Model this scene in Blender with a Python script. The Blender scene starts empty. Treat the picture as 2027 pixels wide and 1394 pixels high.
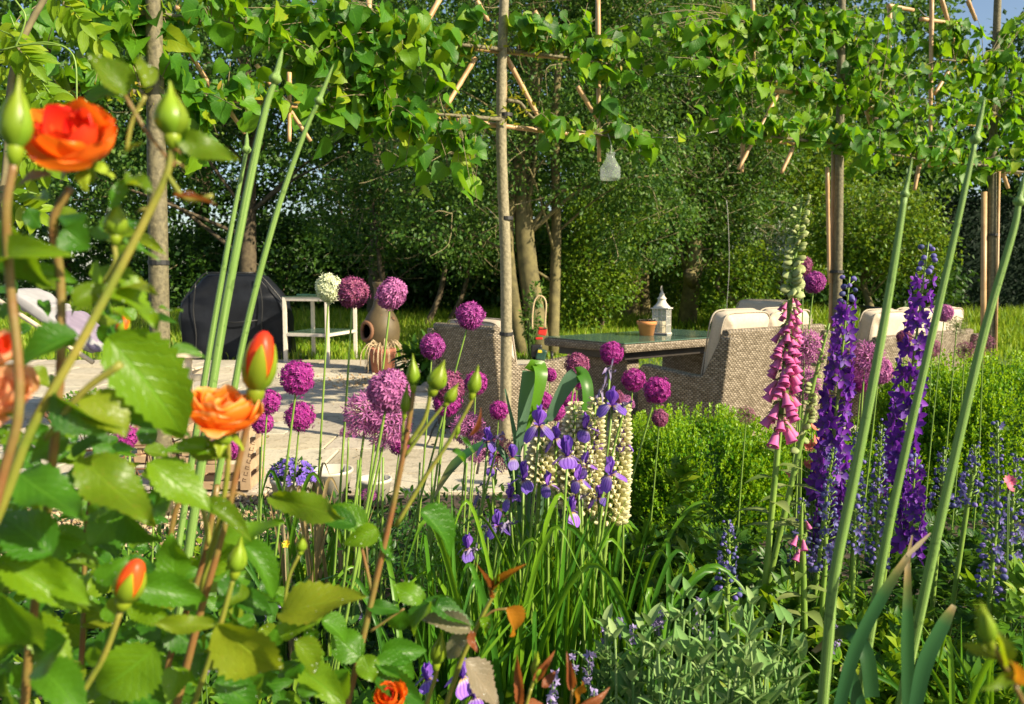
import bpy, bmesh, math, random
import numpy as np
from mathutils import Matrix, Vector, noise

R = random.Random(7)
rng = np.random.default_rng(7)
C = bpy.context.scene.collection
S = bpy.context.scene
PI = math.pi

# ------------------------------------------------------------------ camera, sky, sun, exposure
F_PX, CX, CY, CAM_H = 1600.0, 1013.5, 697.0, 1.30
PITCH = math.atan2(147.0, F_PX)
cam = bpy.data.cameras.new('camera')
cam.sensor_width = 36.0
cam.lens = 36.0 * F_PX / 2027.0
cam.clip_start, cam.clip_end = 0.05, 600
cam.dof.use_dof = True
cam.dof.focus_distance = 2.6
cam.dof.aperture_fstop = 6.5
camo = bpy.data.objects.new('camera', cam)
C.objects.link(camo)
camo.location = (0, 0, CAM_H)
camo.rotation_euler = (PI / 2 - PITCH, 0, 0)
S.camera = camo

SUN_EL = math.radians(31)
SUN_AZ = math.atan2(0.87, -0.49)          # clockwise from +Y
sun_dir = Vector((math.sin(SUN_AZ) * math.cos(SUN_EL), math.cos(SUN_AZ) * math.cos(SUN_EL), math.sin(SUN_EL)))
w = bpy.data.worlds.new('World')
S.world = w
w.use_nodes = True
wn = w.node_tree.nodes
sky = wn.new('ShaderNodeTexSky')
sky.sky_type = 'NISHITA'
sky.sun_disc = False
sky.sun_elevation = SUN_EL
sky.sun_rotation = SUN_AZ
sky.air_density, sky.dust_density, sky.ozone_density = 1.0, 1.2, 1.0
w.node_tree.links.new(sky.outputs[0], wn['Background'].inputs[0])
wn['Background'].inputs[1].default_value = 0.075
sl = bpy.data.lights.new('sun', 'SUN')
sl.energy = 5.0
sl.angle = math.radians(0.5)
sl.color = (1.0, 0.87, 0.64)
so = bpy.data.objects.new('sun', sl)
C.objects.link(so)
so.rotation_euler = sun_dir.to_track_quat('Z', 'Y').to_euler()
S.view_settings.view_transform = 'Standard'
S.view_settings.look = 'None'
S.view_settings.gamma = 1.0
S.view_settings.exposure = 1.1
S.view_settings.use_curve_mapping = False
S.render.engine = 'CYCLES'
S.cycles.max_bounces = 8
S.cycles.transparent_max_bounces = 12
S.cycles.diffuse_bounces = 3
S.cycles.use_denoising = True


# ------------------------------------------------------------------ helpers
def P(px, py, d):
    """the point of the place that stands d metres ahead of the camera in the direction of that pixel of the photograph"""
    cx, cy = (px - CX) / F_PX, -(py - CY) / F_PX
    y = math.cos(PITCH) + cy * math.sin(PITCH)
    z = -math.sin(PITCH) + cy * math.cos(PITCH)
    k = d / y
    return Vector((cx * k, d, CAM_H + z * k))


def ground_d(py):
    return P(CX, py, 1.0) and F_PX * CAM_H / max(py - 550.0, 1.0)


def onplane(px, py, p0, dr):
    t = (px - CX) / F_PX
    cy = -(py - CY) / F_PX
    y = math.cos(PITCH) + cy * math.sin(PITCH)
    t = t / y
    s = (t * p0[1] - p0[0]) / (dr[0] - t * dr[1])
    return P(px, py, p0[1] + s * dr[1])


WM = {}


def setp(o, **k):
    for a, b in k.items():
        if b is not None:
            o[a] = b


def thing(name, label, cat, loc=(0, 0, 0), group=None, kind=None):
    o = bpy.data.objects.new(name, None)
    C.objects.link(o)
    o.location = loc
    o.empty_display_size = 0.05
    setp(o, label=label, category=cat, group=group, kind=kind)
    WM[o.name] = Matrix.Translation(loc)
    return o


def part(name, me, parent, M=None, kind=None, label=None):
    o = bpy.data.objects.new(name, me)
    C.objects.link(o)
    M = M or Matrix.Identity(4)
    WM[o.name] = M
    if parent is not None:
        o.parent = parent
        o.matrix_basis = WM[parent.name].inverted() @ M
    else:
        o.matrix_basis = M
    setp(o, kind=kind, label=label)
    return o


def solo(name, me, label=None, cat=None, M=None, group=None, kind=None):
    o = part(name, me, None, M, kind, label)
    setp(o, category=cat, group=group)
    return o


def mesh(name, V, Fs, mats, uv=None, smooth=False):
    """V (n,3); Fs list of (faces (m,k), material index)"""
    V = np.asarray(V, dtype=np.float32)
    if not isinstance(mats, (list, tuple)):
        mats = [mats]
    me = bpy.data.meshes.new(name)
    me.vertices.add(len(V))
    me.vertices.foreach_set('co', V.ravel())
    Fs = [(np.asarray(f, dtype=np.int32), i) for f, i in Fs if len(f)]
    loops = np.concatenate([f.ravel() for f, _ in Fs])
    tot = np.concatenate([np.full(len(f), f.shape[1], dtype=np.int32) for f, _ in Fs])
    mi = np.concatenate([np.full(len(f), i, dtype=np.int32) for f, i in Fs])
    st = np.concatenate([[0], np.cumsum(tot)[:-1]]).astype(np.int32)
    me.loops.add(len(loops))
    me.loops.foreach_set('vertex_index', loops)
    me.polygons.add(len(tot))
    me.polygons.foreach_set('loop_start', st)
    me.polygons.foreach_set('material_index', mi)
    me.polygons.foreach_set('use_smooth', np.full(len(tot), smooth, dtype=bool))
    if uv is not None:
        l = me.uv_layers.new(name='UVMap')
        l.data.foreach_set('uv', np.asarray(uv, dtype=np.float32)[loops].ravel())
    for m in mats:
        me.materials.append(m)
    me.update(calc_edges=True)
    me.validate()
    return me


class MB:
    def __init__(s):
        s.V, s.F, s.U, s.n = [], [], [], 0

    def add(s, V, F, mi=0, uv=None):
        V = np.asarray(V, dtype=float)
        s.V.append(V)
        s.U.append(np.zeros((len(V), 2)) if uv is None else np.asarray(uv))
        for f in (F if isinstance(F, list) else [F]):
            s.F.append((np.asarray(f, dtype=np.int64) + s.n, mi))
        s.n += len(V)
        return s

    def build(s, name, mats, smooth=False):
        # equal-width groups
        return mesh(name, np.concatenate(s.V), s.F, mats, np.concatenate(s.U), smooth)


def nrm(a):
    a = np.asarray(a, dtype=float)
    return a / np.maximum(np.linalg.norm(a, axis=-1, keepdims=True), 1e-9)


def smooth_path(pts, n=4):
    p = [np.array(q, dtype=float) for q in pts]
    if len(p) < 3:
        return np.array([p[0] + (p[-1] - p[0]) * t for t in np.linspace(0, 1, n + 1)])
    q = [2 * p[0] - p[1]] + p + [2 * p[-1] - p[-2]]
    out = []
    for i in range(1, len(q) - 2):
        a, b, c, d = q[i - 1:i + 3]
        for t in np.arange(n) / n:
            out.append(0.5 * (2 * b + (c - a) * t + (2 * a - 5 * b + 4 * c - d) * t * t + (3 * b - a - 3 * c + d) * t ** 3))
    out.append(p[-1])
    return np.array(out)


def tube(path, rad, k=6, cap=True):
    path = np.asarray(path, dtype=float)
    n = len(path)
    rad = np.interp(np.linspace(0, 1, n), np.linspace(0, 1, len(np.atleast_1d(rad))), np.atleast_1d(rad))
    T = nrm(np.gradient(path, axis=0))
    ref = np.array([0.0, 0, 1]) if abs(T[0][2]) < 0.9 else np.array([0.0, 1, 0])
    A = np.zeros_like(path)
    a = nrm(np.cross(T[0], ref))
    for i in range(n):
        a = nrm(a - T[i] * np.dot(a, T[i]))
        A[i] = a
    B = np.cross(T, A)
    th = np.arange(k) * 2 * PI / k
    V = path[:, None, :] + rad[:, None, None] * (np.cos(th)[None, :, None] * A[:, None, :] + np.sin(th)[None, :, None] * B[:, None, :])
    V = V.reshape(-1, 3)
    i, j = np.meshgrid(np.arange(n - 1), np.arange(k), indexing='ij')
    F = np.stack([i * k + j, i * k + (j + 1) % k, (i + 1) * k + (j + 1) % k, (i + 1) * k + j], -1).reshape(-1, 4)
    ln = np.concatenate([[0], np.cumsum(np.linalg.norm(np.diff(path, axis=0), axis=1))])
    uv = np.stack([np.tile(np.arange(k) / k, n), np.repeat(ln, k)], -1)
    Fs = [F]
    if cap:
        V = np.concatenate([V, path[:1], path[-1:]])
        uv = np.concatenate([uv, [[0, 0], [0, ln[-1]]]])
        c0, c1 = n * k, n * k + 1
        jj = np.arange(k)
        Fs.append(np.stack([np.full(k, c0), (jj + 1) % k, jj], -1))
        Fs.append(np.stack([np.full(k, c1), (n - 1) * k + jj, (n - 1) * k + (jj + 1) % k], -1))
    return V, Fs, uv


def tubes(name, items, mat, k=6, smooth=True):
    m = MB()
    for path, rad in items:
        V, Fs, uv = tube(path, rad, k)
        m.add(V, Fs, 0, uv)
    return m.build(name, mat, smooth)


def lathe(prof, k=20):
    prof = np.asarray(prof, dtype=float)
    n = len(prof)
    th = np.arange(k) * 2 * PI / k
    V = np.stack([prof[:, None, 0] * np.cos(th), prof[:, None, 0] * np.sin(th), np.repeat(prof[:, 1:2], k, 1)], -1).reshape(-1, 3)
    i, j = np.meshgrid(np.arange(n - 1), np.arange(k), indexing='ij')
    F = np.stack([i * k + j, i * k + (j + 1) % k, (i + 1) * k + (j + 1) % k, (i + 1) * k + j], -1).reshape(-1, 4)
    uv = np.stack([np.tile(np.arange(k) / k, n), np.repeat(np.linspace(0, 1, n), k)], -1)
    return V, [F], uv


def bm_mesh(bm, name, mat, smooth=False, uvm=True):
    me = bpy.data.meshes.new(name)
    if uvm:
        l = bm.loops.layers.uv.verify()
        bm.normal_update()
        for f in bm.faces:
            n = f.normal
            ax = max(range(3), key=lambda i: abs(n[i]))
            for lp in f.loops:
                c = lp.vert.co
                lp[l].uv = (c.y, c.z) if ax == 0 else ((c.x, c.z) if ax == 1 else (c.x, c.y))
    for f in bm.faces:
        f.smooth = smooth
    bm.to_mesh(me)
    bm.free()
    me.materials.append(mat)
    return me


def rbox(name, sx, sy, sz, mat, bev=0.004, seg=1, taper=None):
    """box from (-sx/2,-sy/2,0) to (sx/2,sy/2,sz), bevelled; taper scales its top"""
    bm = bmesh.new()
    bmesh.ops.create_cube(bm, size=1)
    for v in bm.verts:
        v.co.x *= sx
        v.co.y *= sy
        v.co.z = (v.co.z + 0.5) * sz
        if taper and v.co.z > 1e-6:
            v.co.x *= taper
            v.co.y *= taper
    if bev:
        bmesh.ops.bevel(bm, geom=list(bm.edges), offset=bev, segments=seg, affect='EDGES', profile=0.5)
    return bm_mesh(bm, name, mat)


def bars(name, items, mat, bev=0.0):
    """several boxes (centre, size) in one part"""
    bm = bmesh.new()
    for c, s in items:
        r = bmesh.ops.create_cube(bm, size=1)
        for v in r['verts']:
            v.co = Vector((v.co.x * s[0] + c[0], v.co.y * s[1] + c[1], v.co.z * s[2] + c[2]))
    return bm_mesh(bm, name, mat)


def frame(o, ydir, zdir, s=1.0, sx=None):
    """matrix with its local Y along ydir, local Z near zdir"""
    y = Vector(ydir).normalized()
    x = y.cross(Vector(zdir))
    if x.length < 1e-5:
        x = y.orthogonal()
    x.normalize()
    z = x.cross(y)
    M = Matrix((x * (sx or s), y * s, z * s)).transposed().to_4x4()
    M.translation = o
    return M


def frames(y, z):
    y = nrm(y)
    x = nrm(np.cross(y, z))
    return np.stack([x, y, np.cross(x, y)], -1)


def cloud(TV, TF, pos, Rm, sc, TU=None):
    k, n = len(TV), len(pos)
    sc = np.broadcast_to(np.asarray(sc, dtype=float).reshape(-1, 1, 1), (n, 1, 1))
    V = np.einsum('nij,kj->nki', Rm, TV) * sc + np.asarray(pos)[:, None, :]
    Fs = [(np.asarray(f)[None] + (np.arange(n) * k)[:, None, None]).reshape(-1, len(f[0])) for f in TF]
    return V.reshape(-1, 3), Fs, None if TU is None else np.tile(TU, (n, 1))


def rand_dir(n):
    return nrm(rng.normal(size=(n, 3)))


# ------------------------------------------------------------------ materials
def mat(name):
    m = bpy.data.materials.new(name)
    m.use_nodes = True
    nt = m.node_tree
    return m, nt.nodes, nt.links, nt.nodes['Principled BSDF']


def mth(n, l, op, a, b=None, clamp=False):
    q = n.new('ShaderNodeMath')
    q.operation = op
    q.use_clamp = clamp
    for i, v in enumerate((a, b)):
        if v is None:
            continue
        if isinstance(v, (int, float)):
            q.inputs[i].default_value = v
        else:
            l.new(v, q.inputs[i])
    return q.outputs[0]


def ramp(n, l, fac, stops):
    r = n.new('ShaderNodeValToRGB')
    e = r.color_ramp.elements
    while len(e) < len(stops):
        e.new(0.5)
    for q, (p, c) in zip(e, stops):
        q.position = p
        q.color = (*c, 1)
    l.new(fac, r.inputs[0])
    return r.outputs[0]


def mixc(n, l, fac, a, b, mode='MIX'):
    q = n.new('ShaderNodeMix')
    q.data_type = 'RGBA'
    q.blend_type = mode
    for i, v in ((0, fac), (6, a), (7, b)):
        if isinstance(v, (int, float)):
            q.inputs[i].default_value = v
        elif isinstance(v, tuple):
            q.inputs[i].default_value = (*v, 1)
        else:
            l.new(v, q.inputs[i])
    return q.outputs[2]


def noise_tex(n, l, scale, detail=3, coord='Object', rough=0.55):
    tc = n.new('ShaderNodeTexCoord')
    t = n.new('ShaderNodeTexNoise')
    t.inputs['Scale'].default_value = scale
    t.inputs['Detail'].default_value = detail
    t.inputs['Roughness'].default_value = rough
    l.new(tc.outputs[coord], t.inputs['Vector'])
    return t.outputs[0]


def bump(n, l, p, h, strength=0.3, dist=0.01):
    b = n.new('ShaderNodeBump')
    b.inputs['Strength'].default_value = strength
    b.inputs['Distance'].default_value = dist
    l.new(h, b.inputs['Height'])
    l.new(b.outputs[0], p.inputs['Normal'])


def plain(name, c1, c2=None, rough=0.6, scale=8.0, metal=0.0, bmp=0.0, spec=0.5, coord='Object', detail=4):
    m, n, l, p = mat(name)
    p.inputs['Roughness'].default_value = rough
    p.inputs['Metallic'].default_value = metal
    p.inputs['Specular IOR Level'].default_value = spec
    t = noise_tex(n, l, scale, detail, coord)
    l.new(ramp(n, l, t, [(0.3, c1), (0.7, c2 or c1)]), p.inputs['Base Color'])
    if bmp:
        bump(n, l, p, t, bmp)
    return m


def leafmat(name, cols, trans, fac=0.35, rough=0.45, veins=0.0, spec=0.3, stops=None, wear=None, tint=None):
    """leaf: two-sided surface with some light passing through; cols are spread over the leaves at random"""
    m, n, l, p = mat(name)
    g = n.new('ShaderNodeNewGeometry')
    oi = n.new('ShaderNodeObjectInfo')
    r = mth(n, l, 'FRACT', mth(n, l, 'ADD', g.outputs['Random Per Island'], oi.outputs['Random']))
    k = len(cols)
    st = stops or [i / max(k - 1, 1) for i in range(k)]
    col = ramp(n, l, r, list(zip(st, cols))) if k > 1 else None
    if col is None:
        rgb = n.new('ShaderNodeRGB')
        rgb.outputs[0].default_value = (*cols[0], 1)
        col = rgb.outputs[0]
    nz = noise_tex(n, l, 9 if veins else 3.0, 5)
    col = mixc(n, l, mth(n, l, 'MULTIPLY', nz, 0.8 if veins else 0.35), col, (0.55, 0.62, 0.6) if veins else (0.9, 0.9, 0.9), 'MULTIPLY')
    if wear:
        w2 = noise_tex(n, l, 28, 4)
        col = mixc(n, l, mth(n, l, 'MULTIPLY', mth(n, l, 'GREATER_THAN', w2, 0.66), 0.7), col, wear)
    if veins:
        tc = n.new('ShaderNodeTexCoord')
        sp = n.new('ShaderNodeSeparateXYZ')
        l.new(tc.outputs['UV'], sp.inputs[0])
        au = mth(n, l, 'MULTIPLY', mth(n, l, 'ABSOLUTE', mth(n, l, 'SUBTRACT', sp.outputs[0], 0.5)), 2.0)
        mid = mth(n, l, 'SUBTRACT', 1.0, mth(n, l, 'MULTIPLY', au, 16.0), True)
        fr = mth(n, l, 'FRACT', mth(n, l, 'MULTIPLY', mth(n, l, 'SUBTRACT', sp.outputs[1], mth(n, l, 'MULTIPLY', au, 0.42)), 7.0))
        lat = mth(n, l, 'SUBTRACT', 1.0, mth(n, l, 'MULTIPLY', mth(n, l, 'ABSOLUTE', mth(n, l, 'SUBTRACT', fr, 0.5)), 9.0), True)
        v = mth(n, l, 'MAXIMUM', mid, mth(n, l, 'MULTIPLY', lat, 0.55))
        light = tuple(min(1, c * 1.9 + 0.02) for c in cols[len(cols) // 2])
        col = mixc(n, l, mth(n, l, 'MULTIPLY', v, veins), col, light)
        h = mth(n, l, 'SUBTRACT', mth(n, l, 'MULTIPLY', nz, 0.5), mth(n, l, 'MULTIPLY', v, 0.8))
        bump(n, l, p, h, 0.35, 0.004)
    l.new(col, p.inputs['Base Color'])
    p.inputs['Roughness'].default_value = rough
    p.inputs['Specular IOR Level'].default_value = spec
    tr = n.new('ShaderNodeBsdfTranslucent')
    tcx = mixc(n, l, 0.6, col, trans)
    l.new(tcx, tr.inputs[0])
    mx = n.new('ShaderNodeMixShader')
    mx.inputs[0].default_value = fac
    l.new(p.outputs[0], mx.inputs[1])
    l.new(tr.outputs[0], mx.inputs[2])
    l.new(mx.outputs[0], n['Material Output'].inputs[0])
    return m


def petalmat(name, base, tip, trans, fac=0.3, rough=0.55, veins=0.0, vein_col=None, stops=None, var=0.25):
    """petal: colour runs from its base to its tip along UV v"""
    m, n, l, p = mat(name)
    tc = n.new('ShaderNodeTexCoord')
    sp = n.new('ShaderNodeSeparateXYZ')
    l.new(tc.outputs['UV'], sp.inputs[0])
    col = ramp(n, l, sp.outputs[1], stops or [(0.0, base), (0.9, tip)])
    if veins:
        t = n.new('ShaderNodeTexWave')
        t.inputs['Scale'].default_value = 1.5
        t.inputs['Distortion'].default_value = 2.0
        l.new(tc.outputs['UV'], t.inputs['Vector'])
        col = mixc(n, l, mth(n, l, 'MULTIPLY', mth(n, l, 'POWER', t.outputs[1], 3.0), veins), col, vein_col or base)
    oi = n.new('ShaderNodeObjectInfo')
    g = n.new('ShaderNodeNewGeometry')
    r = mth(n, l, 'FRACT', mth(n, l, 'ADD', g.outputs['Random Per Island'], oi.outputs['Random']))
    hs = n.new('ShaderNodeHueSaturation')
    l.new(col, hs.inputs['Color'])
    l.new(mth(n, l, 'ADD', mth(n, l, 'MULTIPLY', r, var * 2), 1 - var), hs.inputs['Value'])
    l.new(mth(n, l, 'ADD', mth(n, l, 'MULTIPLY', r, var * 0.12), 0.5 - var * 0.06), hs.inputs['Hue'])
    l.new(hs.outputs[0], p.inputs['Base Color'])
    p.inputs['Roughness'].default_value = rough
    p.inputs['Specular IOR Level'].default_value = 0.3
    tr = n.new('ShaderNodeBsdfTranslucent')
    l.new(mixc(n, l, 0.5, hs.outputs[0], trans), tr.inputs[0])
    mx = n.new('ShaderNodeMixShader')
    mx.inputs[0].default_value = fac
    l.new(p.outputs[0], mx.inputs[1])
    l.new(tr.outputs[0], mx.inputs[2])
    l.new(mx.outputs[0], n['Material Output'].inputs[0])
    return m


def glassmat(name, tint=(0.75, 0.85, 0.78), alpha=0.25, rough=0.03):
    m, n, l, p = mat(name)
    p.inputs['Base Color'].default_value = (*tint, 1)
    p.inputs['Roughness'].default_value = rough
    p.inputs['Specular IOR Level'].default_value = 0.7
    p.inputs['Alpha'].default_value = alpha
    return m


def wickermat(name):
    m, n, l, p = mat(name)
    tc = n.new('ShaderNodeTexCoord')
    sp = n.new('ShaderNodeSeparateXYZ')
    l.new(tc.outputs['UV'], sp.inputs[0])
    row, wd = 0.0145, 0.036
    v = mth(n, l, 'DIVIDE', sp.outputs[1], row)
    par = mth(n, l, 'MODULO', mth(n, l, 'FLOOR', v), 2.0)
    hv = mth(n, l, 'SINE', mth(n, l, 'MULTIPLY', mth(n, l, 'FRACT', v), PI))
    u = mth(n, l, 'ADD', mth(n, l, 'DIVIDE', sp.outputs[0], wd), mth(n, l, 'MULTIPLY', par, 0.5))
    hu = mth(n, l, 'ADD', 0.5, mth(n, l, 'MULTIPLY', mth(n, l, 'SINE', mth(n, l, 'MULTIPLY', u, 2 * PI)), 0.5))
    # each strand rises where it passes over an upright and dips behind the next
    h = mth(n, l, 'MULTIPLY', mth(n, l, 'POWER', mth(n, l, 'MAXIMUM', hv, 0.0), 0.5), mth(n, l, 'ADD', 0.22, mth(n, l, 'MULTIPLY', hu, 0.78)))
    wn_ = n.new('ShaderNodeTexWhiteNoise')
    wn_.noise_dimensions = '2D'
    cb = n.new('ShaderNodeCombineXYZ')
    l.new(mth(n, l, 'FLOOR', u), cb.inputs[0])
    l.new(mth(n, l, 'FLOOR', v), cb.inputs[1])
    l.new(cb.outputs[0], wn_.inputs['Vector'])
    strand = ramp(n, l, wn_.outputs[0], [(0.0, (0.17, 0.135, 0.09)), (0.5, (0.25, 0.205, 0.145)), (1.0, (0.36, 0.305, 0.23))])
    gap = ramp(n, l, h, [(0.10, (0.07, 0.055, 0.045)), (0.5, (1, 1, 1))])
    nz = noise_tex(n, l, 9, 4)
    col = mixc(n, l, 1.0, strand, gap, 'MULTIPLY')
    col = mixc(n, l, mth(n, l, 'MULTIPLY', nz, 0.5), col, (0.75, 0.70, 0.63), 'MULTIPLY')
    l.new(col, p.inputs['Base Color'])
    p.inputs['Roughness'].default_value = 0.5
    p.inputs['Specular IOR Level'].default_value = 0.3
    bump(n, l, p, h, 0.7, 0.006)
    return m


def stripmat(name, c1, c2, c3):
    """stem with fine lengthwise ribs and pale bloom"""
    m, n, l, p = mat(name)
    tc = n.new('ShaderNodeTexCoord')
    mp = n.new('ShaderNodeMapping')
    mp.inputs['Scale'].default_value = (14, 2.2, 1)
    l.new(tc.outputs['UV'], mp.inputs[0])
    t = n.new('ShaderNodeTexNoise')
    t.inputs['Scale'].default_value = 2.0
    t.inputs['Detail'].default_value = 6
    l.new(mp.outputs[0], t.inputs['Vector'])
    t2 = noise_tex(n, l, 55, 5)
    col = ramp(n, l, t.outputs[0], [(0.3, c1), (0.55, c2), (0.75, c3)])
    col = mixc(n, l, mth(n, l, 'MULTIPLY', mth(n, l, 'GREATER_THAN', t2, 0.64), 0.5), col, tuple(x * 0.55 for x in c1))
    l.new(col, p.inputs['Base Color'])
    p.inputs['Roughness'].default_value = 0.45
    p.inputs['Specular IOR Level'].default_value = 0.35
    bump(n, l, p, t.outputs[0], 0.5, 0.003)
    return m


def stonemat(name, c1, c2, c3):
    m, n, l, p = mat(name)
    g = n.new('ShaderNodeNewGeometry')
    def nt(sc, det):
        t = n.new('ShaderNodeTexNoise')
        t.inputs['Scale'].default_value = sc
        t.inputs['Detail'].default_value = det
        l.new(g.outputs['Position'], t.inputs['Vector'])
        return t.outputs[0]
    a, b, c = nt(1.3, 6), nt(9, 8), nt(45, 4)
    oi = n.new('ShaderNodeObjectInfo')
    col = ramp(n, l, mth(n, l, 'ADD', mth(n, l, 'MULTIPLY', a, 0.7), mth(n, l, 'MULTIPLY', oi.outputs['Random'], 0.35)), [(0.25, c1), (0.5, c2), (0.8, c3)])
    col = mixc(n, l, mth(n, l, 'MULTIPLY', mth(n, l, 'GREATER_THAN', b, 0.58), 0.45), col, (0.55, 0.52, 0.46), 'MULTIPLY')
    col = mixc(n, l, mth(n, l, 'MULTIPLY', mth(n, l, 'GREATER_THAN', c, 0.63), 0.6), col, (0.35, 0.33, 0.29), 'MULTIPLY')
    l.new(col, p.inputs['Base Color'])
    p.inputs['Roughness'].default_value = 0.9
    bump(n, l, p, mth(n, l, 'ADD', b, mth(n, l, 'MULTIPLY', c, 0.4)), 0.5, 0.02)
    return m


M = {}
M['lime'] = leafmat('lime_leaf', [(0.024, 0.10, 0.010), (0.05, 0.18, 0.012), (0.095, 0.26, 0.012), (0.18, 0.34, 0.010), (0.32, 0.40, 0.012)], (0.30, 0.55, 0.005), 0.45, 0.45, 0.35, stops=[0, 0.3, 0.6, 0.86, 1.0])
M['shoot'] = leafmat('lime_bract', [(0.20, 0.30, 0.012), (0.34, 0.36, 0.02), (0.42, 0.30, 0.04)], (0.5, 0.5, 0.02), 0.4, 0.45)
M['rose_leaf'] = leafmat('rose_leaf', [(0.02, 0.10, 0.010), (0.04, 0.16, 0.010), (0.085, 0.23, 0.010), (0.19, 0.32, 0.008)], (0.34, 0.56, 0.002), 0.45, 0.38, 0.45, spec=0.4, stops=[0, 0.35, 0.7, 1])
M['rose_olive'] = leafmat('rose_leaf_olive', [(0.09, 0.18, 0.008), (0.15, 0.24, 0.010), (0.22, 0.27, 0.015)], (0.45, 0.58, 0.004), 0.45, 0.35, 0.3, wear=(0.25, 0.14, 0.03))
M['rose_grey'] = leafmat('rose_leaf_greyish', [(0.20, 0.20, 0.11), (0.24, 0.19, 0.13)], (0.35, 0.30, 0.10), 0.25, 0.4, 0.3, wear=(0.3, 0.16, 0.1))
M['rose_orange'] = leafmat('rose_leaf_orange', [(0.36, 0.13, 0.01), (0.42, 0.17, 0.012)], (0.7, 0.28, 0.01), 0.4, 0.4, 0.3, wear=(0.2, 0.06, 0.01))
M['rose_bronze'] = leafmat('rose_leaf_bronze', [(0.20, 0.055, 0.02), (0.28, 0.09, 0.03)], (0.5, 0.15, 0.02), 0.35, 0.4, 0.25)
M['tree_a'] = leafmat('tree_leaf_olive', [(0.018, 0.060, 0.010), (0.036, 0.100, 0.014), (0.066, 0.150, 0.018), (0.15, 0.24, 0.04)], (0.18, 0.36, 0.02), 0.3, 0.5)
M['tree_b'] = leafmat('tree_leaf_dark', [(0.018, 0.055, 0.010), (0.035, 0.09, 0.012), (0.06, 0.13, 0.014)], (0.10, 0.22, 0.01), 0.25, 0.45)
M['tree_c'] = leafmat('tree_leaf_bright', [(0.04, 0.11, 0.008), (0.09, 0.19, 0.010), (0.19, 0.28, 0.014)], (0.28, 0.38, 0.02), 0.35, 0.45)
M['hedge_shaded'] = leafmat('hedge_leaf_shaded', [(0.006, 0.014, 0.009), (0.01, 0.022, 0.012), (0.016, 0.032, 0.014)], (0.03, 0.07, 0.02), 0.1, 0.6, spec=0.08)  # dark blue-green leaves, with the shade over the hedge darkened into them
M['silver'] = leafmat('silver_leaf', [(0.22, 0.27, 0.2), (0.4, 0.45, 0.36)], (0.3, 0.35, 0.2), 0.2, 0.5)
M['box'] = leafmat('box_leaf', [(0.03, 0.12, 0.008), (0.07, 0.22, 0.010), (0.14, 0.32, 0.012), (0.25, 0.42, 0.014)], (0.38, 0.56, 0.005), 0.42, 0.42, stops=[0, 0.35, 0.7, 1])
M['grass'] = leafmat('grass_blade', [(0.09, 0.20, 0.010), (0.17, 0.30, 0.012), (0.27, 0.38, 0.018), (0.38, 0.40, 0.08)], (0.35, 0.45, 0.02), 0.4, 0.5, stops=[0, 0.4, 0.8, 1])
M['blade'] = leafmat('iris_blade', [(0.028, 0.11, 0.012), (0.06, 0.19, 0.014), (0.15, 0.30, 0.014)], (0.28, 0.52, 0.006), 0.35, 0.35)
M['glauc'] = leafmat('glaucous_blade', [(0.10, 0.19, 0.12), (0.12, 0.22, 0.13)], (0.25, 0.5, 0.05), 0.35, 0.4)
M['strap'] = petalmat('strap_leaf_dark', (0.02, 0.08, 0.03), (0.3, 0.25, 0.1), (0.15, 0.35, 0.04), 0.2, 0.4, var=0.15, stops=[(0.0, (0.018, 0.07, 0.025)), (0.66, (0.032, 0.11, 0.035)), (0.82, (0.12, 0.15, 0.045)), (0.92, (0.30, 0.23, 0.10)), (1.0, (0.40, 0.33, 0.20))])
M['dry'] = leafmat('dry_leaf', [(0.26, 0.19, 0.08), (0.36, 0.27, 0.13), (0.45, 0.37, 0.23)], (0.4, 0.28, 0.1), 0.3, 0.6)
M['felt'] = leafmat('felted_leaf', [(0.12, 0.26, 0.07), (0.19, 0.34, 0.10), (0.31, 0.42, 0.17)], (0.3, 0.42, 0.12), 0.3, 0.8, spec=0.2)
M['bed_a'] = leafmat('bed_leaf_green', [(0.035, 0.12, 0.010), (0.07, 0.19, 0.010), (0.14, 0.27, 0.012), (0.25, 0.33, 0.014)], (0.3, 0.46, 0.01), 0.38, 0.42, stops=[0, 0.4, 0.8, 1])
M['bed_b'] = leafmat('bed_leaf_dark', [(0.014, 0.055, 0.010), (0.03, 0.10, 0.012), (0.06, 0.15, 0.014)], (0.15, 0.3, 0.02), 0.3, 0.42)
M['wist'] = leafmat('climber_leaf', [(0.11, 0.24, 0.008), (0.20, 0.34, 0.010), (0.33, 0.42, 0.015)], (0.45, 0.62, 0.005), 0.45, 0.4, 0.3)

M['allium'] = petalmat('allium_purple', (0.28, 0.055, 0.24), (0.40, 0.065, 0.33), (0.55, 0.05, 0.40), 0.3, var=0.3)
M['allium_bright'] = petalmat('allium_magenta', (0.33, 0.03, 0.25), (0.40, 0.035, 0.29), (0.6, 0.03, 0.40), 0.3, var=0.3)
M['allium_pale'] = petalmat('allium_lilac', (0.38, 0.11, 0.30), (0.50, 0.17, 0.40), (0.6, 0.15, 0.45), 0.3, var=0.3)
M['allium_bronze'] = petalmat('allium_bronze', (0.22, 0.07, 0.11), (0.34, 0.08, 0.22), (0.4, 0.06, 0.2), 0.3, var=0.35)
M['allium_white'] = petalmat('allium_white', (0.55, 0.60, 0.30), (0.80, 0.82, 0.62), (0.7, 0.8, 0.4), 0.25, var=0.15)
M['allium_seed'] = petalmat('allium_seedhead', (0.16, 0.17, 0.07), (0.19, 0.16, 0.08), (0.2, 0.2, 0.05), 0.15, var=0.35)
M['pedicel'] = petalmat('pedicel_purple', (0.16, 0.14, 0.07), (0.30, 0.08, 0.18), (0.3, 0.1, 0.2), 0.15)
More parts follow.
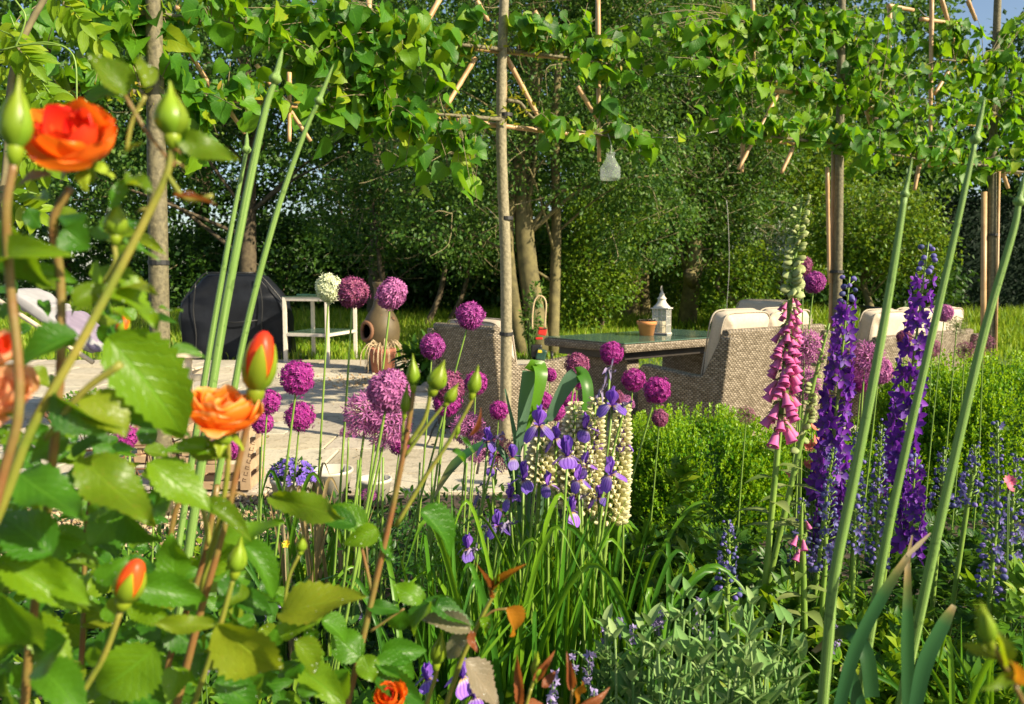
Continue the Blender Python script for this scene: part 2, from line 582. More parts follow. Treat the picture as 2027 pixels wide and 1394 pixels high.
M['pedicel_green'] = petalmat('pedicel_green', (0.22, 0.30, 0.07), (0.3, 0.38, 0.12), (0.3, 0.4, 0.1), 0.15)
M['delph'] = petalmat('delphinium_violet', (0.12, 0.03, 0.27), (0.12, 0.022, 0.33), (0.28, 0.03, 0.6), 0.25, var=0.4)
M['delph_blue'] = petalmat('delphinium_blue', (0.10, 0.10, 0.30), (0.13, 0.12, 0.36), (0.2, 0.18, 0.5), 0.25, var=0.4)
M['delph_eye'] = plain('delphinium_eye', (0.02, 0.01, 0.05), (0.10, 0.06, 0.16), 0.6)
M['fox'] = petalmat('foxglove_pink', (0.68, 0.24, 0.40), (0.70, 0.16, 0.44), (0.9, 0.2, 0.5), 0.35, var=0.18)
M['fox_bract'] = leafmat('foxglove_bract', [(0.12, 0.20, 0.04), (0.22, 0.30, 0.08), (0.32, 0.38, 0.14)], (0.35, 0.45, 0.08), 0.35, 0.5)
M['fox_bud'] = petalmat('foxglove_bud', (0.18, 0.30, 0.06), (0.42, 0.45, 0.20), (0.5, 0.55, 0.15), 0.3, var=0.25)
M['lupin'] = petalmat('lupin_cream', (0.62, 0.60, 0.28), (0.82, 0.78, 0.50), (0.85, 0.8, 0.35), 0.3, var=0.12)
M['iris'] = petalmat('iris_violet', (0.17, 0.07, 0.40), (0.22, 0.11, 0.55), (0.3, 0.1, 0.8), 0.3, 0.45, 0.5, (0.08, 0.02, 0.25))
M['iris_fall'] = petalmat('iris_fall', (0.6, 0.35, 0.05), (0.17, 0.08, 0.48), (0.3, 0.15, 0.75), 0.25, 0.5, 0.75, (0.07, 0.02, 0.24), stops=[(0.0, (0.25, 0.10, 0.02)), (0.25, (0.55, 0.36, 0.08)), (0.38, (0.45, 0.38, 0.52)), (0.55, (0.26, 0.15, 0.55)), (1.0, (0.19, 0.09, 0.50))])
M['iris_wilt'] = petalmat('iris_wilted', (0.35, 0.3, 0.36), (0.14, 0.11, 0.26), (0.3, 0.2, 0.5), 0.2, var=0.3)
M['rose_in'] = petalmat('rose_petal_red', (0.80, 0.16, 0.012), (0.78, 0.05, 0.022), (0.95, 0.12, 0.01), 0.4, 0.35, var=0.12)
M['rose_out'] = petalmat('rose_petal_orange', (0.90, 0.34, 0.02), (0.86, 0.16, 0.015), (1.0, 0.28, 0.01), 0.4, 0.38, var=0.12)
M['rose_apr'] = petalmat('rose_petal_apricot', (0.88, 0.16, 0.01), (0.92, 0.45, 0.10), (1.0, 0.32, 0.01), 0.45, 0.4, var=0.1, stops=[(0.0, (0.88, 0.36, 0.02)), (0.45, (0.88, 0.17, 0.01)), (0.85, (0.90, 0.30, 0.03)), (1.0, (0.92, 0.55, 0.22))])
M['rose_peach'] = petalmat('rose_petal_peach', (0.9, 0.50, 0.10), (0.92, 0.52, 0.30), (1.0, 0.5, 0.15), 0.4, 0.45, var=0.1)
M['bud_green'] = petalmat('sepal_green', (0.14, 0.25, 0.015), (0.26, 0.34, 0.02), (0.4, 0.5, 0.01), 0.25, 0.35, var=0.15)
M['lav'] = petalmat('catmint_lavender', (0.24, 0.20, 0.40), (0.36, 0.30, 0.52), (0.4, 0.3, 0.6), 0.25, var=0.3)
M['campan'] = petalmat('campanula_blue', (0.12, 0.07, 0.40), (0.20, 0.12, 0.55), (0.3, 0.2, 0.7), 0.25, var=0.25)
M['pinkf'] = petalmat('pink_petal', (0.7, 0.12, 0.22), (0.75, 0.2, 0.3), (0.9, 0.2, 0.3), 0.3, var=0.2)
M['coralf'] = petalmat('coral_petal', (0.75, 0.2, 0.12), (0.8, 0.26, 0.2), (0.9, 0.3, 0.15), 0.3, var=0.2)
M['yellowf'] = petalmat('yellow_petal', (0.75, 0.5, 0.02), (0.8, 0.6, 0.05), (0.9, 0.7, 0.05), 0.3, var=0.1)

M['stem_g'] = plain('stem_green', (0.12, 0.22, 0.03), (0.20, 0.31, 0.05), 0.45, 20)
M['stem_dark'] = plain('stem_dark_green', (0.05, 0.11, 0.02), (0.10, 0.18, 0.03), 0.5, 20)
M['garlic'] = stripmat('garlic_stem', (0.10, 0.19, 0.04), (0.17, 0.29, 0.065), (0.30, 0.40, 0.14))
M['rose_stem_r'] = plain('rose_stem_russet', (0.20, 0.075, 0.03), (0.17, 0.15, 0.035), 0.42, 26, bmp=0.2)
M['rose_stem_g'] = plain('rose_stem_olive', (0.14, 0.19, 0.02), (0.26, 0.22, 0.04), 0.42, 26, bmp=0.2)
M['bark'] = plain('bark_brown', (0.045, 0.032, 0.018), (0.13, 0.10, 0.055), 0.9, 9, bmp=0.9, detail=7)
M['bark_moss'] = plain('bark_mossy', (0.07, 0.06, 0.025), (0.19, 0.16, 0.06), 0.9, 7, bmp=0.9, detail=7)
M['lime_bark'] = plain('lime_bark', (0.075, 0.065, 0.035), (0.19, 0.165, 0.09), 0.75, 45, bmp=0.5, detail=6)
M['lime_bark_sunlit'] = plain('lime_bark_sunlit', (0.15, 0.13, 0.075), (0.30, 0.26, 0.16), 0.75, 45, bmp=0.5, detail=6)  # bright sun on the second trunk put into a paler bark colour
M['litter'] = leafmat('leaf_litter', [(0.12, 0.08, 0.03), (0.22, 0.15, 0.06), (0.30, 0.24, 0.12)], (0.3, 0.2, 0.05), 0.1, 0.8)
M['twig'] = plain('twig', (0.14, 0.12, 0.06), (0.24, 0.20, 0.10), 0.8, 30)
M['bamboo'] = plain('bamboo', (0.36, 0.21, 0.09), (0.52, 0.34, 0.17), 0.45, 9, bmp=0.1)
M['tie'] = plain('rubber_tie', (0.012, 0.012, 0.012), (0.02, 0.02, 0.02), 0.6)
M['soil'] = plain('soil', (0.035, 0.024, 0.015), (0.085, 0.06, 0.04), 0.95, 18, bmp=0.9, detail=8)
M['lawn'] = plain('lawn', (0.035, 0.075, 0.012), (0.07, 0.13, 0.018), 0.95, 5, bmp=0.5, detail=8)
M['mortar'] = plain('mortar', (0.24, 0.20, 0.15), (0.32, 0.27, 0.20), 0.95, 20, bmp=0.3)
M['wicker'] = wickermat('wicker')
M['cushion'] = plain('cushion_cream', (0.45, 0.38, 0.29), (0.53, 0.45, 0.35), 0.9, 60, bmp=0.12)
M['piping'] = plain('cushion_piping', (0.38, 0.32, 0.25), (0.42, 0.36, 0.28), 0.9, 40)
M['dark_frame'] = plain('dark_frame', (0.02, 0.015, 0.012), (0.035, 0.028, 0.02), 0.5)
M['table_glass'] = glassmat('table_glass', (0.12, 0.22, 0.16), 0.72, 0.06)
M['pane'] = glassmat('clear_pane', (0.75, 0.8, 0.78), 0.16, 0.02)
M['bottle'] = glassmat('bottle_glass', (0.7, 0.76, 0.74), 0.16, 0.05)
M['terracotta'] = plain('terracotta', (0.50, 0.19, 0.055), (0.60, 0.26, 0.09), 0.85, 12, bmp=0.1)
M['terracotta_red'] = plain('terracotta_weathered', (0.26, 0.085, 0.045), (0.36, 0.15, 0.09), 0.85, 9, bmp=0.2)
M['clay'] = plain('chiminea_clay', (0.055, 0.038, 0.016), (0.11, 0.078, 0.03), 0.6, 5, bmp=0.15)
M['clay_rust'] = plain('chiminea_rust', (0.16, 0.075, 0.035), (0.22, 0.10, 0.05), 0.75, 9)
M['dark_hollow'] = plain('dark_hollow', (0.008, 0.007, 0.006), (0.015, 0.012, 0.01), 0.95)  # near-black colour for the inside of the stove
M['cover'] = plain('black_plastic_cover', (0.006, 0.007, 0.010), (0.012, 0.014, 0.019), 0.5, 5, bmp=0.6, detail=5, spec=0.18)
M['white_paint'] = plain('white_paint', (0.50, 0.45, 0.38), (0.60, 0.55, 0.47), 0.6, 16, bmp=0.05)
M['lantern'] = plain('lantern_paint', (0.46, 0.42, 0.36), (0.60, 0.56, 0.49), 0.6, 25, bmp=0.1)
M['wax'] = plain('candle_wax', (0.72, 0.62, 0.40), (0.78, 0.68, 0.46), 0.5)
M['cream_wood'] = plain('cream_wood', (0.56, 0.47, 0.34), (0.66, 0.56, 0.42), 0.7, 6, bmp=0.1)
M['grey_cloth'] = plain('grey_cloth', (0.25, 0.25, 0.26), (0.34, 0.33, 0.34), 0.9, 8, bmp=0.2)
M['mauve_cloth'] = plain('mauve_cloth', (0.17, 0.14, 0.20), (0.24, 0.20, 0.27), 0.9, 8)
M['crate'] = plain('crate_wood', (0.30, 0.20, 0.11), (0.44, 0.31, 0.19), 0.85, 12, bmp=0.3)
M['ink'] = plain('stamped_ink', (0.09, 0.05, 0.03), (0.13, 0.08, 0.04), 0.9)
M['rust'] = plain('rust', (0.13, 0.055, 0.03), (0.22, 0.10, 0.055), 0.8, 20, bmp=0.3)
M['pot_white'] = plain('white_pot', (0.46, 0.42, 0.34), (0.56, 0.52, 0.43), 0.4, 9)
M['zinc'] = plain('zinc', (0.40, 0.38, 0.33), (0.52, 0.50, 0.44), 0.5, 6, metal=0.4)
M['red_plastic'] = plain('red_plastic', (0.52, 0.022, 0.018), (0.6, 0.035, 0.025), 0.35)
M['black_plastic'] = plain('black_plastic', (0.012, 0.012, 0.013), (0.02, 0.02, 0.02), 0.4)
M['green_plastic'] = plain('green_plastic', (0.012, 0.05, 0.035), (0.02, 0.065, 0.045), 0.4)
M['yellow_print'] = plain('yellow_print', (0.7, 0.5, 0.02), (0.75, 0.55, 0.03), 0.5)
M['beige_tube'] = plain('beige_tube', (0.48, 0.36, 0.20), (0.55, 0.42, 0.25), 0.45)
M['wire'] = plain('steel_wire', (0.35, 0.34, 0.31), (0.42, 0.41, 0.38), 0.45, metal=0.5)
M['rock'] = plain('garden_rock', (0.20, 0.17, 0.13), (0.36, 0.31, 0.24), 0.9, 6, bmp=0.6, detail=6)
M['succulent'] = plain('succulent', (0.07, 0.045, 0.05), (0.15, 0.16, 0.09), 0.5, 30)

# ------------------------------------------------------------------ leaf and petal shapes
def leaf_grid(n, prof, serr=0.0, fold=0.12, curl=0.15, wave=0.0, cols=2, seed=0, twist=0.0):
    """leaf 1 long along +Y; prof(t) gives its half width; returns V, [F], UV"""
    r = random.Random(seed)
    us = np.linspace(-1, 1, 2 * cols + 1)
    V, U = [], []
    ph = r.random() * 6
    for i in range(n + 1):
        t = i / n
        wv = prof(t)
        if serr and 0 < i < n:
            wv *= 1 + (serr if i % 2 else -serr)
        for u in us:
            x = u * wv
            z = fold * abs(u) * wv / 0.3 - curl * t * t + wave * math.sin(t * 9 + ph + (2 if u > 0 else 0)) * abs(u) * 0.5 + twist * u * wv * t
            y = t - (0.06 * abs(u) if serr else 0) * (1 - t)
            V.append((x, y, z))
            U.append((u * 0.5 + 0.5, t))
    k = len(us)
    F = [(i * k + j, i * k + j + 1, (i + 1) * k + j + 1, (i + 1) * k + j) for i in range(n) for j in range(k - 1)]
    return np.array(V), [np.array(F)], np.array(U)


def ovate(wd, p=0.75, base=0.0):
    return lambda t: wd * (max(0.0, math.sin(PI * min(1, t) ** p)) ** 0.85) + (base * (1 - t) if t < 0.02 else 0)


def heart(wd):
    def f(t):
        if t < 0.12:
            return wd * (0.55 + 3.2 * t) if t > 0 else wd * 0.50
        return wd * (1 - ((t - 0.12) / 0.88) ** 1.9) ** 0.9 * (1 + 0.06 * math.sin(t * 5))
    return f


def lmesh(name, m, n, prof, **k):
    V, F, U = leaf_grid(n, prof, **k)
    return mesh(name, V, [(F[0], 0)], m, U, True)


LIME = [lmesh('lime_leaf', M['lime'], 8, heart(0.46), serr=0.05, fold=0.1, curl=c, wave=wv, cols=1, seed=i) for i, (c, wv) in enumerate([(0.15, 0.10), (0.4, 0.12), (0.6, 0.06), (-0.1, 0.16)])]
def rose_leaf_set(m):
    return [lmesh('rose_leaf', m, 22, ovate(0.31, 0.76), serr=0.075, fold=f, curl=c, wave=wv, cols=2, seed=i, twist=tw) for i, (f, c, wv, tw) in enumerate([(0.10, 0.18, 0.10, 0.25), (0.20, 0.35, 0.12, -0.5), (0.05, -0.12, 0.16, 0.5), (0.26, 0.5, 0.08, 0.1)])]
ROSE = {k: rose_leaf_set(M[k]) for k in ('rose_leaf', 'rose_olive', 'rose_grey', 'rose_orange', 'rose_bronze')}

RH = (np.array([[0, 0, 0], [0.32, 0.5, 0.06], [0, 1, 0], [-0.32, 0.5, 0.06]]), [np.array([[0, 1, 2], [0, 2, 3]])])
RH_N = (np.array([[0, 0, 0], [0.17, 0.45, 0.04], [0, 1, -0.08], [-0.17, 0.45, 0.04]]), [np.array([[0, 1, 2], [0, 2, 3]])])
OVV, OVF, OVU = leaf_grid(4, ovate(0.3), fold=0.1, curl=0.15, cols=1)
LANV, LANF, LANU = leaf_grid(5, ovate(0.16, 0.8), fold=0.08, curl=0.2, cols=1)


# ------------------------------------------------------------------ ground
def sheet(name, pts, z, m, kind='structure', parent=None):
    V = [(x, y, z) for x, y in pts]
    me = bpy.data.meshes.new(name)
    me.from_pydata(V, [], [list(range(len(V)))])
    me.materials.append(m)
    o = solo(name, me, kind=kind)
    return o


sheet('ground', [(-200, -60), (200, -60), (200, 260), (-200, 260)], 0.0, M['lawn'])
sheet('flower_bed', [(-7, -1), (7, -1), (9, 6.2), (3.4, 4.9), (-7, 4.9)], 0.004, M['soil'])

patio_base = sheet('patio', [(-8.5, 4.72), (3.3, 4.72), (5.2, 9.6), (1.6, 11.0), (1.2, 12.4), (-8.5, 12.7)], 0.008, M['mortar'])
M['stone'] = [stonemat('paving_stone_tan', (0.35, 0.30, 0.21), (0.43, 0.38, 0.28), (0.50, 0.45, 0.34)), stonemat('paving_stone_buff', (0.38, 0.34, 0.25), (0.46, 0.42, 0.32), (0.53, 0.49, 0.38)),
              stonemat('paving_stone_grey', (0.32, 0.28, 0.22), (0.41, 0.36, 0.28), (0.47, 0.41, 0.33)), stonemat('paving_stone_warm', (0.38, 0.32, 0.22), (0.47, 0.41, 0.29), (0.52, 0.46, 0.35))]
stone_cache = {}
def in_patio(x, y):
    if y > 12.3:
        return False
    right = 3.3 + (y - 4.72) * 0.39 if y < 9.6 else (5.2 - (y - 9.6) * 2.5 if y < 11 else 1.4)
    return -8.3 < x < right - 0.2
y = 4.74
while y < 12.2:
    rh = R.choice([0.6, 0.6, 0.45, 0.75])
    x = -8.4 - R.random() * 0.6
    while x < 5.2:
        wd = R.choice([0.6, 0.9, 0.9, 0.75, 0.45, 1.05])
        cx_, cy_ = x + wd / 2, y + rh / 2
        x += wd
        if not in_patio(cx_, cy_):
            continue
        key = (wd, rh, R.randrange(4))
        if key not in stone_cache:
            stone_cache[key] = rbox('paving_stone', wd - 0.016, rh - 0.016, 0.028, M['stone'][key[2]], 0.005)
        o = part('paving_stone', stone_cache[key], patio_base, Matrix.Translation((cx_, cy_, R.uniform(-0.004, 0.004))) @ Matrix.Rotation(R.gauss(0, 0.002), 4, 'X') @ Matrix.Rotation(R.gauss(0, 0.002), 4, 'Y'))
    y += rh


# gravel mulch at the near edge of the bed
def pebbles(name, n, region, size, mats, label=None, cat=None):
    bm = bmesh.new()
    bmesh.ops.create_icosphere(bm, subdivisions=1, radius=1)
    TV = np.array([v.co for v in bm.verts])
    TF = [np.array([[v.index for v in f.verts] for f in bm.faces])]
    bm.free()
    pos = region(n)
    Rm = frames(rand_dir(n), rand_dir(n)) * np.array([1.0, 0.75, 0.6])[None, None, :]
    V, F, _ = cloud(TV, TF, pos, Rm, rng.uniform(size[0], size[1], n))
    o = solo(name, mesh(name, V, [(f, 0) for f in F], mats), kind='stuff')
    setp(o, label=label, category=cat)
    return o


M['pebble'] = leafmat('pebble', [(0.28, 0.19, 0.10), (0.42, 0.31, 0.18), (0.5, 0.42, 0.3)], (0.3, 0.2, 0.1), 0.02, 0.9)
pebbles('gravel', 4600, lambda n: np.stack([rng.uniform(-3.4, -1.15, n), rng.uniform(3.2, 4.72, n), rng.uniform(0.0, 0.02, n)], -1), (0.008, 0.02), M['pebble'])
pebbles('stone_chippings', 700, lambda n: np.stack([rng.normal(-1.55, 0.5, n), rng.normal(9.9, 0.35, n), np.full(n, 0.03)], -1), (0.01, 0.03), M['pebble'])


k = 420
lx, ly = rng.uniform(-5, 2.6, k), rng.uniform(4.9, 11.5, k)
V, F, U = cloud(OVV, OVF, np.stack([lx, ly, np.full(k, 0.04)], -1), frames(rand_dir(k) * np.array([1, 1, 0.15]), rand_dir(k) * 0.4 + np.array([0, 0, 1.0])), rng.uniform(0.015, 0.05, k), OVU)
solo('leaf_litter', mesh('leaf_litter', V, [(f, 0) for f in F], M['litter'], U), kind='stuff')

# ------------------------------------------------------------------ meadow grass
def blades(name, pos, h, wd, lean, m, kind='stuff', seedhead=False):
    n = len(pos)
    a = rng.uniform(0, 2 * PI, n)
    side = np.stack([np.cos(a), np.sin(a), np.zeros(n)], -1)
    la = rng.uniform(0, 2 * PI, n)
    ld = np.stack([np.cos(la), np.sin(la), np.zeros(n)], -1) * (lean * rng.random(n))[:, None]
    h = np.asarray(h)[:, None]
    up = np.array([[0, 0, 1.0]])
    p0 = pos
    p1 = pos + up * h * 0.55 + ld * h * 0.3
    p2 = pos + up * h * (1 - 0.3 * lean) + ld * h
    wv = (wd * rng.uniform(0.7, 1.3, n))[:, None]
    V = np.stack([p0 - side * wv, p0 + side * wv, p1 + side * wv * 0.8, p1 - side * wv * 0.8, p2], 1).reshape(-1, 3)
    b = np.arange(n)[:, None] * 5
    Q = b + np.array([[0, 1, 2, 3]])
    T = b + np.array([[3, 2, 4]])
    o = solo(name, mesh(name, V, [(Q, 0), (T, 0)], m), kind=kind)
    return o


def meadow_pos(n, y0, y1):
    yy = y0 + (y1 - y0) * rng.random(n) ** 0.75
    xx = rng.uniform(-0.72, 0.72, n) * yy
    ok = ~((yy < 12.6) & (xx < 1.5)) & ~((yy < 11.0) & (xx < 4.4))
    return np.stack([xx[ok], yy[ok], np.zeros(ok.sum())], -1)


p = meadow_pos(90000, 12.4, 27)
tall = np.clip((p[:, 1] - 13) / 6, 0, 1)
nz = np.array([noise.noise((a * 0.5, b * 0.5, 0)) for a, b in p[:, :2]])
h = (0.12 + 0.50 * tall) * (0.8 + 0.6 * nz) * rng.uniform(0.6, 1.25, len(p)) + 0.05
blades('meadow_grass', p, h, 0.012 + 0.006 * tall, 0.45, M['grass'])
p = meadow_pos(16000, 7.5, 13)
blades('lawn_grass', p, rng.uniform(0.03, 0.09, len(p)), 0.007, 0.5, M['grass'])


# ------------------------------------------------------------------ woodland
def in_blobs(n, blobs, shell=0.55):
    vol = np.array([(b[3] * b[4] * b[5]) ** 0.667 for b in blobs])
    idx = rng.choice(len(blobs), n, p=vol / vol.sum())
    B = np.array(blobs, dtype=float)[idx]
    d = rand_dir(n)
    r = rng.uniform(shell, 1.0, n) ** 0.6
    return B[:, :3] + d * r[:, None] * B[:, 3:], d


def crown_mesh(name, blobs, n, size, m, clump=26, sig=0.22, tmpl=RH, shell=0.5, droop=0.5):
    nc = max(1, n // clump)
    c, d = in_blobs(nc, blobs, shell)
    i = np.repeat(np.arange(nc), clump)
    k = len(i)
    pos = c[i] + rng.normal(size=(k, 3)) * sig * np.array([1.2, 1.2, 0.8])
    y = rand_dir(k) + d[i] * 0.6 - np.array([0, 0, droop])
    z = rand_dir(k) + np.array([0, 0, 0.9])
    V, F, _ = cloud(tmpl[0], tmpl[1], pos, frames(y, z), size * rng.uniform(0.6, 1.3, k))
    return mesh(name, V, [(f, 0) for f in F], m), c


def limb_items(base, height, r, targets, lean=(0, 0), wob=0.2, seed=0):
    q = random.Random(seed)
    top = base + Vector((lean[0], lean[1], height))
    tr = smooth_path([base, base.lerp(top, 0.35) + Vector((q.gauss(0, wob), q.gauss(0, wob), 0)), base.lerp(top, 0.7) + Vector((q.gauss(0, wob), q.gauss(0, wob), 0)), top], 5)
    items = [(tr, [r * 1.25, r, r * 0.75, r * 0.4])]
    for t in targets:
        t = Vector(t)
        f = min(0.95, max(0.25, (t.z - base.z) / max(height, 0.1) - q.uniform(0.1, 0.35)))
        s = Vector(tr[int(f * (len(tr) - 1))])
        mid = s.lerp(t, 0.5) + Vector((q.gauss(0, 0.15), q.gauss(0, 0.15), q.uniform(0.0, 0.35)))
        items.append((smooth_path([s, mid, t], 4), [r * 0.32 * (1.2 - f), r * 0.08]))
    return items


def twigs(name, starts, ln, m, n, rad=0.008, droop=0.5):
    items = []
    for i in range(n):
        s = Vector(starts[R.randrange(len(starts))])
        d = Vector(rand_dir(1)[0]) * ln * R.uniform(0.5, 1.2)
        d.z = d.z * 0.6 - droop * R.random() * ln * 0.5
        k = Vector(rand_dir(1)[0]) * ln * 0.25
        items.append((smooth_path([s, s + d * 0.5 + k, s + d], 3), [rad, rad * 0.4]))
    return tubes(name, items, m, 3, False)


def woodtree(label, cat, x, y, height, r, blobs, n, size, m, bark='bark', name='woodland_tree', group=None, stems=None, clump=26, sig=0.22, tmpl=RH, ntw=0, tw_len=0.9, limbs=14, shell=0.72):
    root = thing(name, label, cat, (x, y, 0), group)
    blobs = [(x + b[0], y + b[1], b[2], b[3], b[4], b[5]) for b in blobs]
    me, c = crown_mesh('crown', blobs, n, size, m, clump, sig, tmpl, shell)
    part('crown', me, root)
    tg = [c[i] for i in rng.choice(len(c), min(limbs, len(c)), replace=False)]
    if stems is None:
        stems = [(0, 0, 0, 0, r, height * 0.85)]
    for k, (sx, sy, lx, ly, sr, sh) in enumerate(stems):
        part('trunk', tubes('trunk', limb_items(Vector((x + sx, y + sy, -0.05)), sh, sr, tg[k::len(stems)], (lx, ly), seed=int(x * 31 + k)), M[bark], 9), root)
    if ntw:
        part('twigs', twigs('twigs', c, tw_len, M['twig'], ntw), root, kind='stuff')
    return root


G = 'woodland trees along the far edge of the garden'
back = [(-15, 27, 11), (-10.5, 28, 12.0), (-5.4, 28.5, 10.5), (-0.5, 29, 11.5), (4.5, 28.5, 12), (8.6, 28, 13.5), (12.3, 29, 11.5), (20.0, 29, 10.5), (25, 28, 9), (15.8, 33, 7.5)]
where = ['behind the covered barbecue at its far left', 'behind the nearest pleached trunk at left', 'over the dark gap above the barbecue', 'behind the tall pink purple globe flowers', 'behind the three stemmed trunk', 'behind the tree with the cut stump limb',
         'above the multi stemmed little tree', 'over the dark clipped hedge at right', 'beyond the right end of the dark hedge', 'far back behind the gap of sky']
for i, (x, y, hh) in enumerate(back):
    bl = [(R.uniform(-0.8, 0.8), R.uniform(-1, 1), z, 3.0 + R.uniform(-0.3, 0.5), 2.0, 1.3) for z in np.arange(0.8, hh - 0.3, 1.4)]
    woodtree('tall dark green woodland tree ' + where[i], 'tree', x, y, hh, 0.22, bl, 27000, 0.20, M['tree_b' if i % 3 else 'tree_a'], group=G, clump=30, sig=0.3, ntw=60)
# nearer trees, lit by the evening sun
woodtree('wide olive green tree letting bits of sky through, behind the covered barbecue', 'tree', -6.9, 21.0, 10, 0.2,
         [(-2.5, 0, 5.2, 2.2, 1.6, 1.6), (0, 0, 6.8, 2.6, 1.8, 1.8), (2.2, 0, 5.4, 1.8, 1.5, 1.3), (-3.8, 0.5, 3.6, 1.6, 1.4, 1.2)], 18000, 0.125, M['tree_a'], group=G, ntw=110)
woodtree('leaning leafy tree high above the glass topped white stand', 'tree', -3.4, 20.0, 9.5, 0.18,
         [(0, 0, 6.2, 2.0, 1.5, 1.5), (-1.6, 0, 7.4, 1.6, 1.4, 1.4), (1.5, 0, 7.8, 1.8, 1.4, 1.4)], 15000, 0.115, M['tree_a'], group=G, ntw=90)
woodtree('rounded sunlit willow scrub with thin pale twigs behind the clay chimney stove', 'shrub', -2.2, 17.6, 4.6, 0.08,
         [(0.4, 0, 3.4, 1.5, 1.1, 1.2), (-0.9, 0.2, 2.6, 1.2, 1.0, 1.0), (1.3, 0, 2.3, 1.0, 1.0, 0.9), (1.6, 0.4, 3.9, 1.2, 1, 1)], 22000, 0.088, M['tree_a'], name='willow_shrub', ntw=320, tw_len=1.1, clump=22, sig=0.2,
         stems=[(-0.3, 0, -0.5, 0, 0.05, 3.2), (0.2, 0, 0.5, 0, 0.06, 3.4), (0.6, 0.1, 1.0, 0, 0.05, 3.0)])
woodtree('three stemmed tree with mossy trunks standing right behind the left wicker armchair', 'tree', 0.38, 13.5, 8.0, 0.15,
         [(-1.2, 0, 5.3, 1.5, 1.2, 1.0), (0.8, 0.2, 4.6, 1.5, 1.2, 1.0), (0.2, 0, 6.6, 2.0, 1.5, 1.2), (2.2, 0.2, 5.9, 1.5, 1.2, 1.1), (-0.6, 0.3, 3.5, 1.2, 0.9, 0.9), (1.5, 0.2, 3.4, 1.1, 0.9, 0.9), (-1.6, 0.2, 2.6, 0.9, 0.7, 0.9), (1.9, 0.4, 2.3, 0.8, 0.7, 0.8), (0.4, -0.1, 3.4, 0.8, 0.5, 0.9)], 50000, 0.078, M['tree_a'], bark='bark_moss', group=G, ntw=420, tw_len=0.8, clump=34, sig=0.15, limbs=24,
         stems=[(-0.22, 0, 0.05, 0.0, 0.10, 6.5), (0.10, 0.05, 0.0, 0, 0.155, 7.2), (0.30, 0.0, 0.25, 0, 0.085, 6.0)])
woodtree('fork trunked tree behind the lantern with a mass of small olive leaves', 'tree', 2.95, 19.5, 8.5, 0.19,
         [(-1.0, 0, 5.2, 1.6, 1.3, 1.2), (1.0, 0, 4.4, 1.7, 1.2, 1.2), (0.3, 0, 6.8, 2.1, 1.5, 1.5), (1.6, 0.4, 6.0, 1.8, 1.2, 1.2), (0.2, -0.3, 3.2, 1.5, 0.8, 1.0), (-1.3, 0, 2.4, 0.9, 0.7, 0.9)], 44000, 0.098, M['tree_a'], bark='bark_moss', group=G, ntw=380, clump=36, sig=0.16, limbs=22,
         stems=[(-0.1, 0, -0.2, 0, 0.2, 6.5), (0.25, 0.0, 0.5, 0, 0.14, 6.0)])
t = woodtree('twiggy tree with a sawn off limb behind the cream cushions', 'tree', 3.75, 17.5, 6.5, 0.17,
         [(0.2, 0, 3.6, 1.2, 0.9, 0.9), (-0.2, 0, 2.7, 0.9, 0.8, 0.6), (1.2, 0.2, 4.4, 1.4, 1.0, 1.0), (0.2, 0.2, 5.6, 1.5, 1.1, 1.0), (1.3, 0, 2.7, 0.9, 0.8, 0.9), (-0.7, -0.3, 3.6, 0.9, 0.7, 0.8), (0.9, -0.2, 1.6, 0.7, 0.6, 0.6)], 34000, 0.085, M['tree_a'], bark='bark_moss', group=G, ntw=620, tw_len=1.0, clump=32, sig=0.14)
part('cut_limb', tubes('cut_limb', [([P(1372, 565, 17.2), P(1366, 552, 17.1), P(1364, 540, 17.0)], [0.11, 0.13, 0.14])], M['bark_moss'], 9), t)
woodtree('bright green shrub beside the foxglove behind the cream cushions', 'shrub', 6.1, 19.5, 4.6, 0.09,
         [(-0.9, 0, 3.6, 1.2, 1, 1.2), (0.5, 0, 2.4, 1.4, 1, 1.2), (1.0, 0.2, 4.0, 1.2, 1, 1.1), (-0.6, -0.2, 1.5, 1.0, 0.8, 0.8), (0.3, 0, 5.2, 1.2, 0.9, 0.9)], 22000, 0.12, M['tree_c'], name='woodland_shrub', ntw=120, clump=22)
woodtree('small shrub with silvery grey leaves behind the top of the foxglove', 'shrub', 5.35, 17.0, 2.6, 0.04,
         [(0, 0, 2.0, 0.42, 0.3, 0.35), (-0.3, 0, 1.5, 0.3, 0.3, 0.3)], 700, 0.13, M['silver'], name='silver_shrub', clump=12, sig=0.14, tmpl=RH_N)
woodtree('small tree with many upright bare stems and a bright round crown behind the delphiniums', 'tree', 7.15, 16.0, 3.4, 0.075,
         [(0, 0, 2.35, 1.05, 0.9, 0.75), (0.55, 0.1, 1.9, 0.75, 0.7, 0.6), (-0.5, 0, 2.0, 0.6, 0.6, 0.55)], 11000, 0.085, M['tree_c'], bark='bark_moss', name='multi_stem_tree', limbs=46, ntw=90, tw_len=0.5, clump=18, sig=0.14, stems=[(0, 0, 0, 0, 0.075, 1.9)], shell=0.75)
woodtree('low bushy undergrowth shrub right of the three stemmed tree', 'shrub', 1.9, 22.5, 3, 0.05,
         [(0, 0, 1.3, 1.5, 1, 1.2), (1.6, 0, 1.0, 1.2, 1, 0.9), (-1.5, 0.3, 1.7, 1.2, 1, 1.5)], 18000, 0.13, M['tree_c'], name='woodland_shrub', ntw=120)
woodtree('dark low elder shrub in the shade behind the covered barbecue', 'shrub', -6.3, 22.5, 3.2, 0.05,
         [(0, 0, 1.5, 1.8, 1, 1.4), (-2.4, 0, 1.3, 1.6, 1, 1.2), (2.6, 0.3, 1.6, 1.7, 1, 1.4)], 22000, 0.16, M['tree_b'], name='woodland_shrub', ntw=60)
